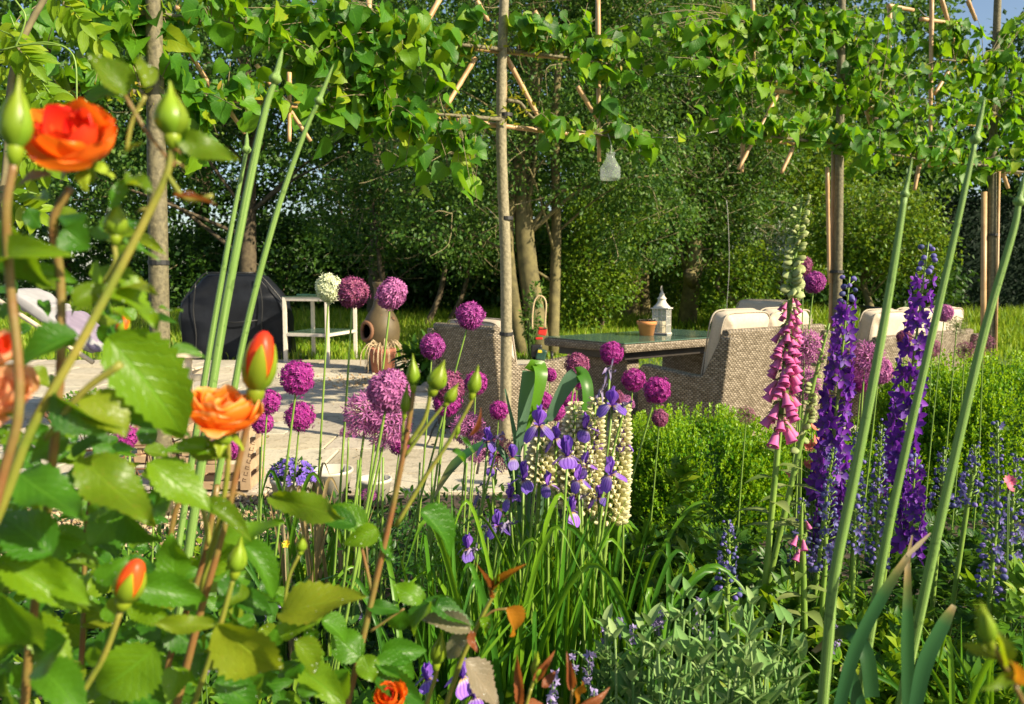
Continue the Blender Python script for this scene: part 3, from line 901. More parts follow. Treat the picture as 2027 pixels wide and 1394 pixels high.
woodtree('dark low shrub in the shade behind the stove', 'shrub', -1.6, 23.0, 3.0, 0.05,
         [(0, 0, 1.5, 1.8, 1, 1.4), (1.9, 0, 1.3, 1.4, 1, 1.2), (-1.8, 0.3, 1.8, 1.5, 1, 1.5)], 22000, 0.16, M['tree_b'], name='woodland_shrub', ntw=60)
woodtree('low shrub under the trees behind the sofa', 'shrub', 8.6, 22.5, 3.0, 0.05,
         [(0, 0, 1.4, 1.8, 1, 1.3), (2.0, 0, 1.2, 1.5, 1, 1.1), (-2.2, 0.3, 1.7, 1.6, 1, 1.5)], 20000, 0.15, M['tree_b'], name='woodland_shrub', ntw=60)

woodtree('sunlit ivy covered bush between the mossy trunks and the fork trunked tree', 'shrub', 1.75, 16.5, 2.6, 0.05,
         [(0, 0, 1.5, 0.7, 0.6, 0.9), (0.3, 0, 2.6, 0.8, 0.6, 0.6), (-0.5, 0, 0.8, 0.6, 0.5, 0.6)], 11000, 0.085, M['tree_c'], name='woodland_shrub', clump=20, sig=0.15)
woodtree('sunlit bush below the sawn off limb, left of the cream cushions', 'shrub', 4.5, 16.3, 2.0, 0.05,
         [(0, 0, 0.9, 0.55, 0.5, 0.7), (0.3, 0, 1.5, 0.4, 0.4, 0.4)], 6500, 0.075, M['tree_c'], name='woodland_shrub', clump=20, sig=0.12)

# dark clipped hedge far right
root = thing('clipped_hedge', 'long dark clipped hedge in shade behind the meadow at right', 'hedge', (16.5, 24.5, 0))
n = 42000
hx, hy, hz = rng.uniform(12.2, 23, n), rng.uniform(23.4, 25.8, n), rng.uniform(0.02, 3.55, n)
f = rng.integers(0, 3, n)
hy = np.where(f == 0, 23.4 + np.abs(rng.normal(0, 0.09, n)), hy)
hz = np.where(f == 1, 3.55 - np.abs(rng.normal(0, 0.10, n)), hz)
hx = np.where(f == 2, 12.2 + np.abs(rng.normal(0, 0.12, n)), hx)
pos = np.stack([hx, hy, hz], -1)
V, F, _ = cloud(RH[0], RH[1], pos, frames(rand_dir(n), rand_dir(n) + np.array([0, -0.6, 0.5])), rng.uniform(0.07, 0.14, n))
part('foliage', mesh('foliage', V, [(q, 0) for q in F], M['hedge_shaded']), root, kind='stuff')
part('inner_branches', rbox('inner_branches', 10.6, 2.2, 3.35, M['hedge_shaded'], 0.15), root, Matrix.Translation((17.6, 24.6, 0)))


# ------------------------------------------------------------------ pleached limes
def lime_leaf_M(pos, tilt=0.5, s=None):
    s = (s or R.uniform(0.07, 0.135)) * R.choice([0.7, 0.9, 1.0, 1.1, 1.2])
    y = Vector((R.gauss(0, 0.5), R.gauss(0, 0.45), -1.0 + R.random() * 0.9))
    z = Vector((R.gauss(0.5, 0.75), -0.7 + R.gauss(0, 0.6), 0.6 + R.gauss(0, 0.4)))
    return frame(pos, y, z, s)


def pleached(label, p0, dr, trunk_px, zones, nparts, nstuff, arms, r, lmin, lmax):
    tm = M['lime_bark_sunlit'] if p0 == T2 else M['lime_bark']
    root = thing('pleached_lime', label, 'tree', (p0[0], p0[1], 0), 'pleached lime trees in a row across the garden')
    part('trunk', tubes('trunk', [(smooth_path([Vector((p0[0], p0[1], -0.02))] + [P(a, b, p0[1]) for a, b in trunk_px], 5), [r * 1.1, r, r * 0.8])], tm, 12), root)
    its = []
    for a in arms:
        pts = [onplane(q[0], q[1], p0, dr) + Vector((0, -0.01, 0)) for q in a]
        its.append((smooth_path(pts, 4), [r * 0.42, r * 0.16]))
    for q, rr in its:
        part('branch', tubes('branch', [(q, rr)], M['lime_bark'], 7), root)
    wts = [z[2] * z[3] for z in zones]
    armpts = np.concatenate([q for q, _ in its])
    pos, tw = [], []
    side_n = Vector((dr[1], -dr[0], 0))
    while len(pos) < nparts + nstuff:
        z = R.choices(zones, wts)[0]
        a, rr = R.uniform(0, 2 * PI), math.sqrt(R.random())
        off = R.gauss(0, 0.12)
        q = onplane(z[0] + z[2] * rr * math.cos(a), z[1] + z[3] * rr * math.sin(a), p0, dr) + side_n * off
        near = armpts[np.argsort(np.linalg.norm(armpts - np.array(q), axis=1))[R.randrange(3)]]
        st = Vector(near)
        ln = (q - st).length
        if ln > 0.75:
            st = q + (st - q) * (0.75 / ln)
        mid = st.lerp(q, 0.5) + Vector((0, 0, 0.06)) + side_n * R.gauss(0, 0.03)
        path = smooth_path([st, mid, q], 4)
        tw.append((path, [0.0038, 0.0016]))
        for k in range(R.randrange(3, 7)):
            t = 0.3 + 0.7 * R.random()
            c = Vector(path[min(8, int(t * 8.99))])
            pos.append((c + Vector((R.gauss(0, 0.02), R.gauss(0, 0.03), -0.01)), off + R.gauss(0, 0.05)))
    part('twigs', tubes('twigs', tw, M['twig'], 4), root, kind='stuff')
    pos.sort(key=lambda t: -t[1])
    for q, _ in pos[:nparts]:
        part('leaf', LIME[R.randrange(4)], root, lime_leaf_M(q, s=R.uniform(lmin, lmax)))
    b = MB()
    LV, LF, LU = leaf_grid(4, heart(0.46), fold=0.1, curl=0.2, cols=1)
    rest = pos[nparts:]
    if rest:
        A = np.array([np.array(lime_leaf_M(q, s=R.uniform(lmin, lmax))) for q, _ in rest])
        V = np.einsum('nij,kj->nki', A[:, :3, :3], LV) + A[:, None, :3, 3]
        b.add(V.reshape(-1, 3), [(LF[0][None] + (np.arange(len(A)) * len(LV))[:, None, None]).reshape(-1, 4)], 0, np.tile(LU, (len(A), 1)))
        part('foliage', b.build('foliage', M['lime'], True), root, kind='stuff')
    # young yellow shoots and bracts along the arms
    pts = np.concatenate([q for q, _ in its])
    k = 260
    c = pts[rng.integers(0, len(pts), k)] + rng.normal(size=(k, 3)) * np.array([0.05, 0.05, 0.045])
    V, F, U = cloud(LANV, LANF, c, frames(rand_dir(k) + np.array([0, -0.2, 0.5]), rand_dir(k)), rng.uniform(0.025, 0.06, k), LANU)
    part('young_shoots', mesh('young_shoots', V, [(f, 0) for f in F], M['shoot'], U, True), root, kind='stuff')
    return root


D1, D2, D3, D4 = (0.797, 0.603), (0.85, 0.53), (0.87, 0.49), (0.88, 0.47)
T1, T2, T3, T4 = (-1.90, 4.30), (-0.05, 5.70), (2.83, 7.0), (5.05, 8.5)
pleached('pleached lime tree with a mottled trunk, nearest of the row, beside the covered barbecue', T1, D1, [(313, 480), (308, 200), (302, -150)],
         [(110, 40, 120, 60), (235, 70, 70, 60), (180, 150, 50, 40), (330, 95, 45, 45), (420, 20, 70, 45), (420, 225, 75, 40), (470, 160, 50, 40), (270, 20, 60, 30), (390, 285, 50, 40), (340, 390, 14, 25), (500, 100, 60, 50), (560, 190, 50, 35), (300, 60, 60, 60), (320, 150, 40, 50)],
         290, 110, [[(308, 187), (450, 195), (590, 208)], [(305, 30), (420, 45), (560, 60)], [(308, 187), (200, 180), (90, 172)], [(303, 30), (200, 22), (100, 15)]], 0.048, 0.078, 0.13)
pleached('pleached lime tree tied to two canes, standing in front of the left wicker armchair', T2, D2, [(1002, 560), (992, 240), (1003, -150)],
         [(540, 40, 90, 60), (660, 50, 80, 60), (720, 120, 80, 55), (830, 130, 90, 45), (850, 40, 70, 45), (670, 215, 90, 50), (770, 255, 90, 55), (840, 290, 90, 60), (900, 350, 60, 50), (960, 385, 45, 40), (940, 60, 60, 45), (1065, 55, 60, 50), (1130, 60, 70, 55), (1190, 130, 60, 55), (1235, 100, 45, 65), (1090, 265, 50, 32), (1170, 255, 70, 28), (1265, 285, 55, 32), (1215, 190, 40, 30), (620, 150, 70, 40)],
         300, 760, [[(1000, 238), (880, 228), (760, 222)], [(1004, 200), (1030, 205), (1080, 245), (1290, 285)], [(1000, 100), (900, 88), (780, 75)], [(1004, 100), (1100, 112), (1220, 130)]], 0.038, 0.078, 0.145)
pleached('pleached lime tree between the wasp trap and the delphiniums, behind the pink foxglove', T3, D3, [(1658, 560), (1662, 300), (1668, -100)],
         [(1360, 40, 90, 50), (1330, 90, 40, 40), (1470, 70, 90, 50), (1580, 60, 80, 60), (1690, 60, 100, 60), (1440, 165, 90, 25), (1500, 120, 70, 30), (1640, 140, 120, 45), (1760, 130, 90, 40), (1400, 255, 90, 18), (1480, 250, 90, 22), (1600, 230, 90, 40), (1690, 210, 110, 45), (1780, 210, 90, 35), (1740, 290, 90, 40), (1640, 260, 70, 30), (1830, 260, 60, 45), (1720, 330, 40, 25)],
         300, 1500, [[(1660, 285), (1560, 275), (1490, 266)], [(1662, 290), (1760, 305), (1830, 318)], [(1662, 180), (1560, 165), (1430, 155)], [(1664, 190), (1800, 215)], [(1665, 70), (1500, 55)]], 0.037, 0.07, 0.12)
pleached('pleached lime tree furthest along the row, dark trunk with a stake, at the right edge', T4, D4, [(1962, 600), (1965, 300), (1977, -60)],
         [(1930, 160, 60, 45), (1990, 130, 50, 60), (1900, 230, 80, 40), (1990, 250, 60, 50), (1930, 310, 80, 35), (1860, 300, 70, 30), (1930, 360, 40, 25), (2010, 40, 40, 40), (1890, 60, 50, 40), (2040, 200, 60, 120), (1860, 170, 60, 30)],
         280, 640, [[(1965, 330), (1880, 322), (1800, 314)], [(1966, 335), (2060, 345)], [(1968, 225), (1850, 210)], [(1970, 230), (2070, 240)], [(1972, 130), (1860, 118)]], 0.042, 0.08, 0.13)

canes = [('bamboo frame of canes tied behind the nearest pleached lime', T1, D1, 9, [
    ((318, 180), (595, 208)), ((395, 180), (520, 190)), ((340, 20), (442, 187)), ((440, 187), (492, 262)), ((548, 160), (626, 276)), ((520, 120), (560, 178)), ((580, 140), (580, 278)), ((355, 8), (450, 22)), ((745, 110), (745, 215)), ((130, 165), (230, 172))]),
    ('bamboo frame of canes tied behind the pleached lime that holds the wasp trap', T2, D2, 9, [
    ((765, 222), (890, 232)), ((915, 235), (1215, 271)), ((785, 72), (860, 80)), ((930, 90), (1190, 119)), ((882, -10), (788, 158)), ((956, 108), (896, 208)), ((1010, 108), (1076, 232)), ((955, -5), (978, 36)), ((1074, 14), (1112, 84)), ((1152, 168), (1190, 232)), ((1197, -10), (1199, 318)), ((743, -10), (746, 200)), ((1007, -60), (1006, 395))]),
    ('bamboo frame of canes behind the pleached lime by the foxglove', T3, D3, 7, [
    ((1535, 175), (1640, 188)), ((1690, 203), (1810, 222)), ((1490, 268), (1610, 283)), ((1550, 185), (1472, 333)), ((1585, 290), (1562, 340)), ((1490, 275), (1488, 338)), ((1565, 60), (1655, 72)), ((1705, 130), (1720, 180)), ((1735, 215), (1745, 245)), ((1648, 330), (1652, 560)), ((1505, -10), (1507, 160))]),
    ('bamboo frame of canes behind the pleached lime furthest along the row', T4, D4, 7, [
    ((1768, 8), (1818, 17)), ((1838, 33), (1940, 48)), ((1781, 5), (1779, 175)), ((1855, -10), (1851, 330)), ((1878, -10), (1912, 108)), ((1936, -5), (1952, 35)), ((1915, 95), (1860, 185)), ((1835, 322), (1825, 375)), ((1985, 335), (2040, 342)), ((1995, 340), (2006, 372)), ((1900, 240), (1990, 250))])]
for lab, p0, dr, wpx, lst in canes:
    root = thing('bamboo_frame', lab, 'plant support', (p0[0], p0[1] + 0.08, 0), 'bamboo frames of the pleached limes')
    back_off = Vector((-dr[1], dr[0], 0)) * 0.055
    for k, (a, b) in enumerate(lst):
        A, B = onplane(*a, p0, dr) + back_off * (1 + 0.45 * (k % 3)), onplane(*b, p0, dr) + back_off * (1 + 0.45 * (k % 3))
        rad = wpx * 0.5 * p0[1] / F_PX * 1.15
        path = np.array([np.array(A.lerp(B, t)) for t in np.linspace(0, 1, 13)])
        rr = [rad * (1.14 if q % 4 == 2 else 1.0) * (1 - 0.015 * q) for q in range(13)]
        part('bamboo_cane', tubes('bamboo_cane', [(path, rr)], M['bamboo'], 8), root)
    if p0 is T2:
        pass
# stakes and ties
def tie(px, py, d, r, root):
    c = P(px, py, d)
    V, F, uv = lathe([(r, -0.012), (r + 0.004, -0.012), (r + 0.004, 0.012), (r, 0.012)], 14)
    part('tie', mesh('tie', V + np.array(c), [(f, 0) for f in F], M['tie']), root)
trees = [o for o in C.objects if o.name.startswith('pleached_lime')]
for (px, py, d, r), tr in zip([(314, 520, 4.3, 0.05), (1002, 228, 5.7, 0.043), (1661, 285, 7.0, 0.042), (1966, 465, 8.5, 0.06)], trees):
    tie(px, py, d, r, tr)
tie(1003, 432, 5.7, 0.04, trees[1])
tie(1002, 661, 5.7, 0.045, trees[1])
tie(1656, 538, 7.0, 0.055, trees[2])
def stake(lab, a, b, d, wpx):
    root = solo('tree_stake', tubes('tree_stake', [([P(*a, d), Vector((P(*b, d).x, P(*b, d).y, -0.02))], [wpx * d / F_PX * 0.5])], M['bamboo'], 8), lab, 'stake')
stake('wooden stake tied to the pleached trunk behind the foxglove', (1650, 300), (1642, 820), 7.06, 9)
stake('pale stake beside the furthest pleached trunk', (1948, 380), (1946, 790), 8.5, 11)
stake('thin pale cane on the outer side of the furthest pleached trunk', (1978, 340), (1970, 790), 8.45, 5)

# training wires between the trees
for a, d1, b, d2, lab in [((1255, 137), 6.3, (1400, 152), 6.55, 'upper thin training wire between two pleached limes'), ((1290, 272), 6.3, (1420, 260), 6.55, 'lower thin training wire between two pleached limes'),
                          ((1818, 17), 8.2, (1845, 36), 8.3, 'short thin wire joining two canes at the furthest lime')]:
    A, B = P(*a, d1), P(*b, d2)
    solo('training_wire', tubes('training_wire', [(smooth_path([A, A.lerp(B, 0.5) + Vector((0, 0, -0.02)), B], 5), [0.003])], M['wire'], 5), lab, 'wire')
A, B = P(1441, 430, 12), P(1438, 620, 12)
solo('hanging_wire', tubes('hanging_wire', [(smooth_path([A + Vector((-0.03, 0, 0.25)), A, A.lerp(B, 0.5) + Vector((0.03, 0, 0)), B, B - Vector((-0.02, 0, .4))], 4), [0.004])], M['wire'], 5), 'thin bare wire hanging down behind the cream cushions', 'wire')

# glass wasp trap
c = P(1208, 356, 6.05)
k = 6.05 / F_PX
root = thing('wasp_trap', 'ribbed clear glass wasp trap hanging from a bamboo cane', 'wasp trap', c)
prof = [(0.0, 4)] + [(19, 0), (20, 4)] + [(19.5 + 0.9 * (i % 2), 6 + i * 3.2) for i in range(6)] + [(17, 27), (13, 34), (11.5, 36), (9.5, 40), (8, 44), (8, 48), (9.5, 49), (9.5, 52), (8, 52)]
V, F, uv = lathe([(a * k, b * k) for a, b in prof], 24)
part('bottle', mesh('bottle', V + np.array(c), [(f, 0) for f in F], M['bottle'], smooth=True), root)
part('hanger', tubes('hanger', [(smooth_path([c + Vector((0, 0, 50 * k)), c + Vector((0.004, 0, 66 * k)), c + Vector((-0.02, 0, 88 * k))], 4), [0.0022])], M['wire'], 5), root)

# ------------------------------------------------------------------ patio furniture
def TM(o, ang=0.0, z=0.0):
    return Matrix.Translation((o[0], o[1], z)) @ Matrix.Rotation(ang, 4, 'Z')


def cushion_mesh(name, sx, sy, sz, m, seed=0, e=0.28, wr=0.006):
    nu, nv = 40, 18
    V, U = [], []
    def sg(a, p):
        return math.copysign(abs(a) ** p, a)
    for i in range(nv + 1):
        v = -PI / 2 + PI * i / nv
        for j in range(nu):
            u = -PI + 2 * PI * j / nu
            x, y, z = sg(math.cos(v), e) * sg(math.cos(u), e), sg(math.cos(v), e) * sg(math.sin(u), e), sg(math.sin(v), 0.6)
            q = noise.noise((x * sx * 7 + seed, y * sy * 7, z * sz * 9)) * wr * 2.2 + noise.noise((x * sx * 20 + seed, y * sy * 20, z * 3)) * wr
            V.append((x * sx / 2 * (1 + 0), y * sy / 2, z * sz / 2 + q))
            U.append((j / nu, i / nv))
    F = [(i * nu + j, i * nu + (j + 1) % nu, (i + 1) * nu + (j + 1) % nu, (i + 1) * nu + j) for i in range(nv) for j in range(nu)]
    return mesh(name, V, [(F, 0)], m, U, True)


def loop_path(sx, sy, z, e=0.28, n=48):
    q = []
    for j in range(n + 1):
        u = -PI + 2 * PI * j / n
        sg = lambda a: math.copysign(abs(a) ** e, a)
        q.append((sg(math.cos(u)) * sx / 2, sg(math.sin(u)) * sy / 2, z))
    return q


def profile_panel(name, pts, th, m, bev=0.018):
    """side panel: outline pts (y,z) extruded th in x, bevelled"""
    bm = bmesh.new()
    a = [bm.verts.new((-th / 2, y, z)) for y, z in pts]
    b = [bm.verts.new((th / 2, y, z)) for y, z in pts]
    bm.faces.new(a[::-1])
    bm.faces.new(b)
    for i in range(len(pts)):
        j = (i + 1) % len(pts)
        bm.faces.new((a[i], a[j], b[j], b[i]))
    bmesh.ops.recalc_face_normals(bm, faces=list(bm.faces))
    bmesh.ops.bevel(bm, geom=[e for e in bm.edges], offset=bev, segments=3, affect='EDGES', profile=0.5)
    return bm_mesh(bm, name, m)


def add_wicker_seat(root, o, ang, width, depth, back_h, arm_h, cush_top, n_c, tilt=0.17):
    """local frame: +Y is where the sitter looks, back at y=-depth/2"""
    T = TM(o, ang)
    hw, hd = width / 2, depth / 2
    # back panel leaning outwards
    bp = rbox('backrest', width, 0.07, back_h - 0.04, M['wicker'], 0.02, 2)
    part('backrest', bp, root, T @ Matrix.Translation((0, -hd + 0.11, 0.04)) @ Matrix.Rotation(tilt * 0.55, 4, 'X'))
    for s in (-1, 1):
        pts = [(-hd + 0.06, 0.04), (hd, 0.04), (hd, arm_h - 0.05), (hd - 0.05, arm_h), (-hd * 0.30, arm_h - 0.045), (-hd + 0.20, arm_h - 0.035), (-hd + 0.04, back_h - 0.05), (-hd - 0.045, back_h - 0.05)]
        part('arm', profile_panel('arm', pts, 0.095, M['wicker']), root, T @ Matrix.Translation((s * (hw - 0.012), 0, 0)))
    part('seat_base', rbox('seat_base', width - 0.1, depth - 0.12, 0.26, M['wicker'], 0.012, 1), root, T @ Matrix.Translation((0, 0.06, 0.06)))
    for sx in (-1, 1):
        for sy in (-1, 1):
            part('foot', rbox('foot', 0.04, 0.04, 0.05, M['dark_frame'], 0.003), root, T @ Matrix.Translation((sx * (hw - 0.05), sy * (hd - 0.06), 0.0)))
    cw = (width - 0.13) / n_c
    for i in range(n_c):
        cx_ = -hw + 0.065 + cw * (i + 0.5)
        sc = cushion_mesh('seat_cushion', cw - 0.01, depth - 0.16, 0.13, M['cushion'], seed=i)
        part('seat_cushion', sc, root, T @ Matrix.Translation((cx_, 0.08, 0.385)))
        hgt = cush_top - 0.42
        bc = cushion_mesh('back_cushion', cw + (0.03 if n_c == 1 else -0.005), hgt, 0.17, M['cushion'], seed=i + 5, wr=0.009)
        MM = T @ Matrix.Translation((cx_, -hd + 0.19, 0.42 + hgt / 2)) @ Matrix.Rotation(PI / 2 + tilt, 4, 'X')
        c = part('back_cushion', bc, root, MM)
        for z in (-0.055, 0.055):
            part('piping', tubes('piping', [(loop_path(cw + 0.02, hgt * 0.99, z), [0.006])], M['piping'], 5), c, MM)


b_dir = Vector((0.78, 0.62, 0)).normalized()
a_dir = Vector((0.62, -0.78, 0)).normalized()
def ang_of(d):
    return math.atan2(-d.x, d.y)

L0 = Vector((0.294, 7.59, 0))
W_, B_ = 1.05, 1.85
tc_ = L0 + a_dir * W_ / 2 + b_dir * B_ / 2
tab = thing('dining_table', 'woven rattan dining table with a green tinted glass top', 'table', (tc_.x, tc_.y, 0))
Tt = TM(tc_, math.atan2(b_dir.y, b_dir.x))
part('glass_top', rbox('glass_top', B_ - 0.02, W_ - 0.02, 0.008, M['table_glass'], 0.003, 2), tab, Tt @ Matrix.Translation((0, 0, 0.742)))
part('woven_top', rbox('woven_top', B_, W_, 0.075, M['wicker'], 0.02, 2), tab, Tt @ Matrix.Translation((0, 0, 0.664)))
part('under_frame', rbox('under_frame', B_ - 0.22, W_ - 0.2, 0.07, M['dark_frame'], 0.003), tab, Tt @ Matrix.Translation((0, 0, 0.592)))
for s in (-1, 1):
    part('leg', rbox('leg', 0.16, W_ * 0.66, 0.59, M['wicker'], 0.015, 2), tab, Tt @ Matrix.Translation((s * (B_ / 2 - 0.30), 0, 0.0)))

def seat(name, label, cat, o, facing, width, depth, bh, ah, ct, n_c, group=None):
    root = thing(name, label, cat, (o[0], o[1], 0), group)
    add_wicker_seat(root, o, ang_of(facing), width, depth, bh, ah, ct, n_c)
G2 = 'rattan armchairs round the glass topped table'
seat('armchair', 'rattan armchair at left of the table, shaded back towards the camera behind a trunk', 'armchair', (-0.07, 6.72), b_dir, 0.86, 0.84, 0.93, 0.66, 0.97, 1, G2)
seat('garden_sofa', 'two seat rattan sofa in front of the table with plump cream cushions and sunlit back', 'sofa', (1.79, 6.51), -a_dir, 1.28, 0.84, 0.93, 0.62, 1.06, 2)
seat('armchair', 'rattan armchair at the far end of the table, only its cream cushion top shows', 'armchair', (2.68, 9.0), -b_dir, 0.86, 0.84, 0.90, 0.62, 1.05, 1, G2)
seat('garden_sofa', 'long rattan sofa with cream cushions behind the delphiniums, back to the camera', 'sofa', (3.60, 7.76), -a_dir, 1.9, 0.84, 0.80, 0.60, 1.02, 3)

# lantern and potted succulent on the table
lp = P(1309, 664, 7.9)
lp.z = 0.75
root = thing('candle_lantern', 'weathered white metal lantern with glazed sides and domed top on the glass table', 'lantern', lp)
TL = Matrix.Translation(lp) @ Matrix.Rotation(math.radians(62), 4, 'Z')
hw = 0.068
part('base', rbox('base', 0.165, 0.165, 0.014, M['lantern'], 0.003), root, TL @ Matrix.Translation((0, 0, 0.0005)))
for sx in (-1, 1):
    for sy in (-1, 1):
        part('post', rbox('post', 0.01, 0.01, 0.232, M['lantern'], 0.001), root, TL @ Matrix.Translation((sx * hw, sy * hw, 0.0145)))
for k in range(4):
    Tk = TL @ Matrix.Rotation(k * PI / 2, 4, 'Z') @ Matrix.Translation((0, hw, 0))
    pn = part('pane', rbox('pane', 2 * hw - 0.011, 0.002, 0.228, M['pane'], 0), root, Tk @ Matrix.Translation((0, -0.004, 0.016)))
    for xx in (-0.024, 0.024):
        part('glazing_bar', rbox('glazing_bar', 0.005, 0.005, 0.226, M['lantern'], 0), pn, Tk @ Matrix.Translation((xx, 0.001, 0.017)))
    for zz in (0.09, 0.17):
        part('glazing_bar', rbox('glazing_bar', 2 * hw - 0.012, 0.004, 0.005, M['lantern'], 0), pn, Tk @ Matrix.Translation((0, 0.001, zz)))
part('roof_plate', rbox('roof_plate', 0.175, 0.175, 0.012, M['lantern'], 0.003), root, TL @ Matrix.Translation((0, 0, 0.247)))
V, F, uv = lathe([(0.086, 0), (0.080, 0.012), (0.062, 0.028), (0.046, 0.048), (0.038, 0.066), (0.036, 0.078), (0.044, 0.084), (0.046, 0.090), (0.036, 0.097), (0.026, 0.112), (0.022, 0.126), (0.026, 0.131), (0.016, 0.142), (0.010, 0.155), (0.007, 0.168), (0, 0.172)], 24)
part('domed_roof', mesh('domed_roof', V, [(f, 0) for f in F], M['lantern'], uv, True), root, TL @ Matrix.Translation((0, 0, 0.259)))
rp = [(0.024 * math.cos(a), 0, 0.024 * math.sin(a)) for a in np.linspace(0, 2 * PI, 17)]
part('ring', tubes('ring', [(rp, [0.003])], M['lantern'], 5), root, TL @ Matrix.Translation((-0.012, 0, 0.445)))
V, F, uv = lathe([(0, 0), (0.04, 0), (0.042, 0.004), (0.042, 0.108), (0.038, 0.113), (0.02, 0.110), (0, 0.109)], 20)
cd = solo('pillar_candle', mesh('pillar_candle', V, [(f, 0) for f in F], M['wax'], uv, True), 'thick cream pillar candle standing inside the white lantern', 'candle', Matrix.Translation(lp + Vector((0, 0, 0.015))))
pp = P(1280, 666, 7.72)
pp.z = 0.7505
root = thing('potted_succulent', 'small terracotta pot of dark succulents beside the lantern on the table', 'plant pot', pp)
V, F, uv = lathe([(0, 0), (0.066, 0), (0.084, 0.10), (0.092, 0.102), (0.098, 0.137), (0.088, 0.137), (0.083, 0.115), (0, 0.115)], 26)
part('pot', mesh('pot', V, [(f, 0) for f in F], M['terracotta'], uv, True), root, Matrix.Translation(pp))
n = 240
c = np.array([[R.uniform(-0.07, 0.07), R.uniform(-0.06, 0.06), 0.13] for _ in range(14)])[rng.integers(0, 14, n)] + rng.normal(size=(n, 3)) * 0.004
yy = rand_dir(n); yy[:, 2] = np.abs(yy[:, 2]) + 0.1
V, F, _ = cloud(OVV, OVF, c, frames(yy, np.tile([0, 0, 1.0], (n, 1)) + rand_dir(n) * 0.2), rng.uniform(0.02, 0.034, n))
part('rosettes', mesh('rosettes', V, [(q, 0) for q in F], M['succulent']), root, Matrix.Translation(pp))

# ------------------------------------------------------------------ covered barbecue
gx, gy = P(466, 640, 13.1).x, 13.1
root = thing('covered_barbecue', 'gas barbecue under a creased black plastic cover at the patio edge', 'barbecue', (gx, gy, 0))
sil = [(-0.78, 0.0), (-0.84, 0.62), (-0.80, 0.90), (-0.74, 0.98), (-0.47, 1.30), (-0.36, 1.37), (0.40, 1.37), (0.52, 1.32), (0.78, 1.03), (0.86, 0.92), (0.90, 0.6), (0.93, 0.0)]
bm = bmesh.new()
nl = 9
rows = []
for k in range(nl):
    f_ = k / (nl - 1) * 2 - 1
    inset = 1 - 0.10 * abs(f_) ** 4
    rows.append([bm.verts.new((x * inset, f_ * 0.33 * (1 if z < 1.0 else 0.86), z * (1 - 0.03 * abs(f_) ** 3))) for x, z in sil])
for k in range(nl - 1):
    for i in range(len(sil) - 1):
        bm.faces.new((rows[k][i], rows[k][i + 1], rows[k + 1][i + 1], rows[k + 1][i]))
bm.faces.new(rows[0]); bm.faces.new(rows[-1][::-1])
bmesh.ops.recalc_face_normals(bm, faces=list(bm.faces))
bmesh.ops.triangulate(bm, faces=[f for f in bm.faces if len(f.verts) > 4])
bmesh.ops.subdivide_edges(bm, edges=list(bm.edges), cuts=3, use_grid_fill=True)
for v in bm.verts:
    p = v.co
    q = noise.noise((p.x * 2.2, p.y * 3, p.z * 1.3)) * 0.07 + noise.noise((p.x * 7, p.y * 7, p.z * 2.2)) * 0.035 * (1.4 - 0.6 * p.z)
    fold = 0.020 * math.sin(p.x * 17 + p.z * 1.5) * max(0, 0.9 - p.z) * (1 if abs(p.y) > 0.2 else 0.3)
    v.co.y += (1 if p.y > 0 else -1) * (q + fold)
    v.co.x += noise.noise((p.y * 5, p.z * 4, 2.0)) * 0.03
part('cover', bm_mesh(bm, 'cover', M['cover'], True), root, TM((gx, gy), 0.12))
part('cover_strap', tubes('cover_strap', [([(-0.2, -0.40, 0.62), (0.1, -0.41, 0.60), (0.42, -0.39, 0.63)], [0.012])], M['black_plastic'], 6), root, TM((gx, gy), 0.12))

for xs in ([(-0.80, 0.90), (-0.74, 0.98), (-0.47, 1.30), (-0.36, 1.37)], [(-0.36, 1.37), (0.40, 1.37)], [(0.40, 1.37), (0.52, 1.32), (0.78, 1.03), (0.86, 0.92)], [(0.45, 1.32), (0.50, 0.9), (0.48, 0.5), (0.5, 0.05)], [(-0.50, 1.22), (-0.55, 0.8), (-0.52, 0.4), (-0.55, 0.05)]):
    part('seam', tubes('seam', [(smooth_path([(a_ * 0.93, -0.315, b_ + 0.01) if len(xs) != 4 or abs(xs[0][0]) > 0.6 or xs[-1][1] > 0.5 else (a_, -0.385, b_) for a_, b_ in xs], 4), [0.011])], M['black_plastic'], 5), root, TM((gx, gy), 0.12))

# white glass-topped stand
pts = [P(566, 713, 12.1), P(649, 716, 11.9), P(704, 706, 12.9), P(621, 703, 13.1)]
pts = [Vector((q.x, q.y, 0)) for q in pts]
root = thing('garden_stand', 'tall white painted stand with glass shelves beside the covered barbecue', 'side table', (pts[0] + pts[2]) / 2)
for q in pts:
    part('leg', rbox('leg', 0.055, 0.055, 1.0, M['white_paint'], 0.004), root, Matrix.Translation(q + Vector((0, 0, 0.012))))
for z, hgt in ((0.955, 0.055), (0.43, 0.045)):
    for i in range(4):
        A, B = pts[i], pts[(i + 1) % 4]
        d = (B - A)
        mm = rbox('rail', 0.04, d.length - 0.056, hgt, M['white_paint'], 0.003)
        part('rail', mm, root, Matrix.Translation((A + B) / 2 + Vector((0, 0, z))) @ Matrix.Rotation(ang_of(d), 4, 'Z'))
    me = bpy.data.meshes.new('glass_shelf')
    ce = sum(pts, Vector()) / 4
    q4 = [ce + (q - ce) * (1.06 if z > 0.9 else 0.97) for q in pts]
    zt = z + hgt + 0.004
    me.from_pydata([(q.x, q.y, zt) for q in q4] + [(q.x, q.y, zt + 0.008) for q in q4], [], [(3, 2, 1, 0), (4, 5, 6, 7)] + [(i, (i + 1) % 4, 4 + (i + 1) % 4, 4 + i) for i in range(4)])
    me.materials.append(M['table_glass'])
    part('glass_shelf', me, root)
g = P(600, 577, 12.4)
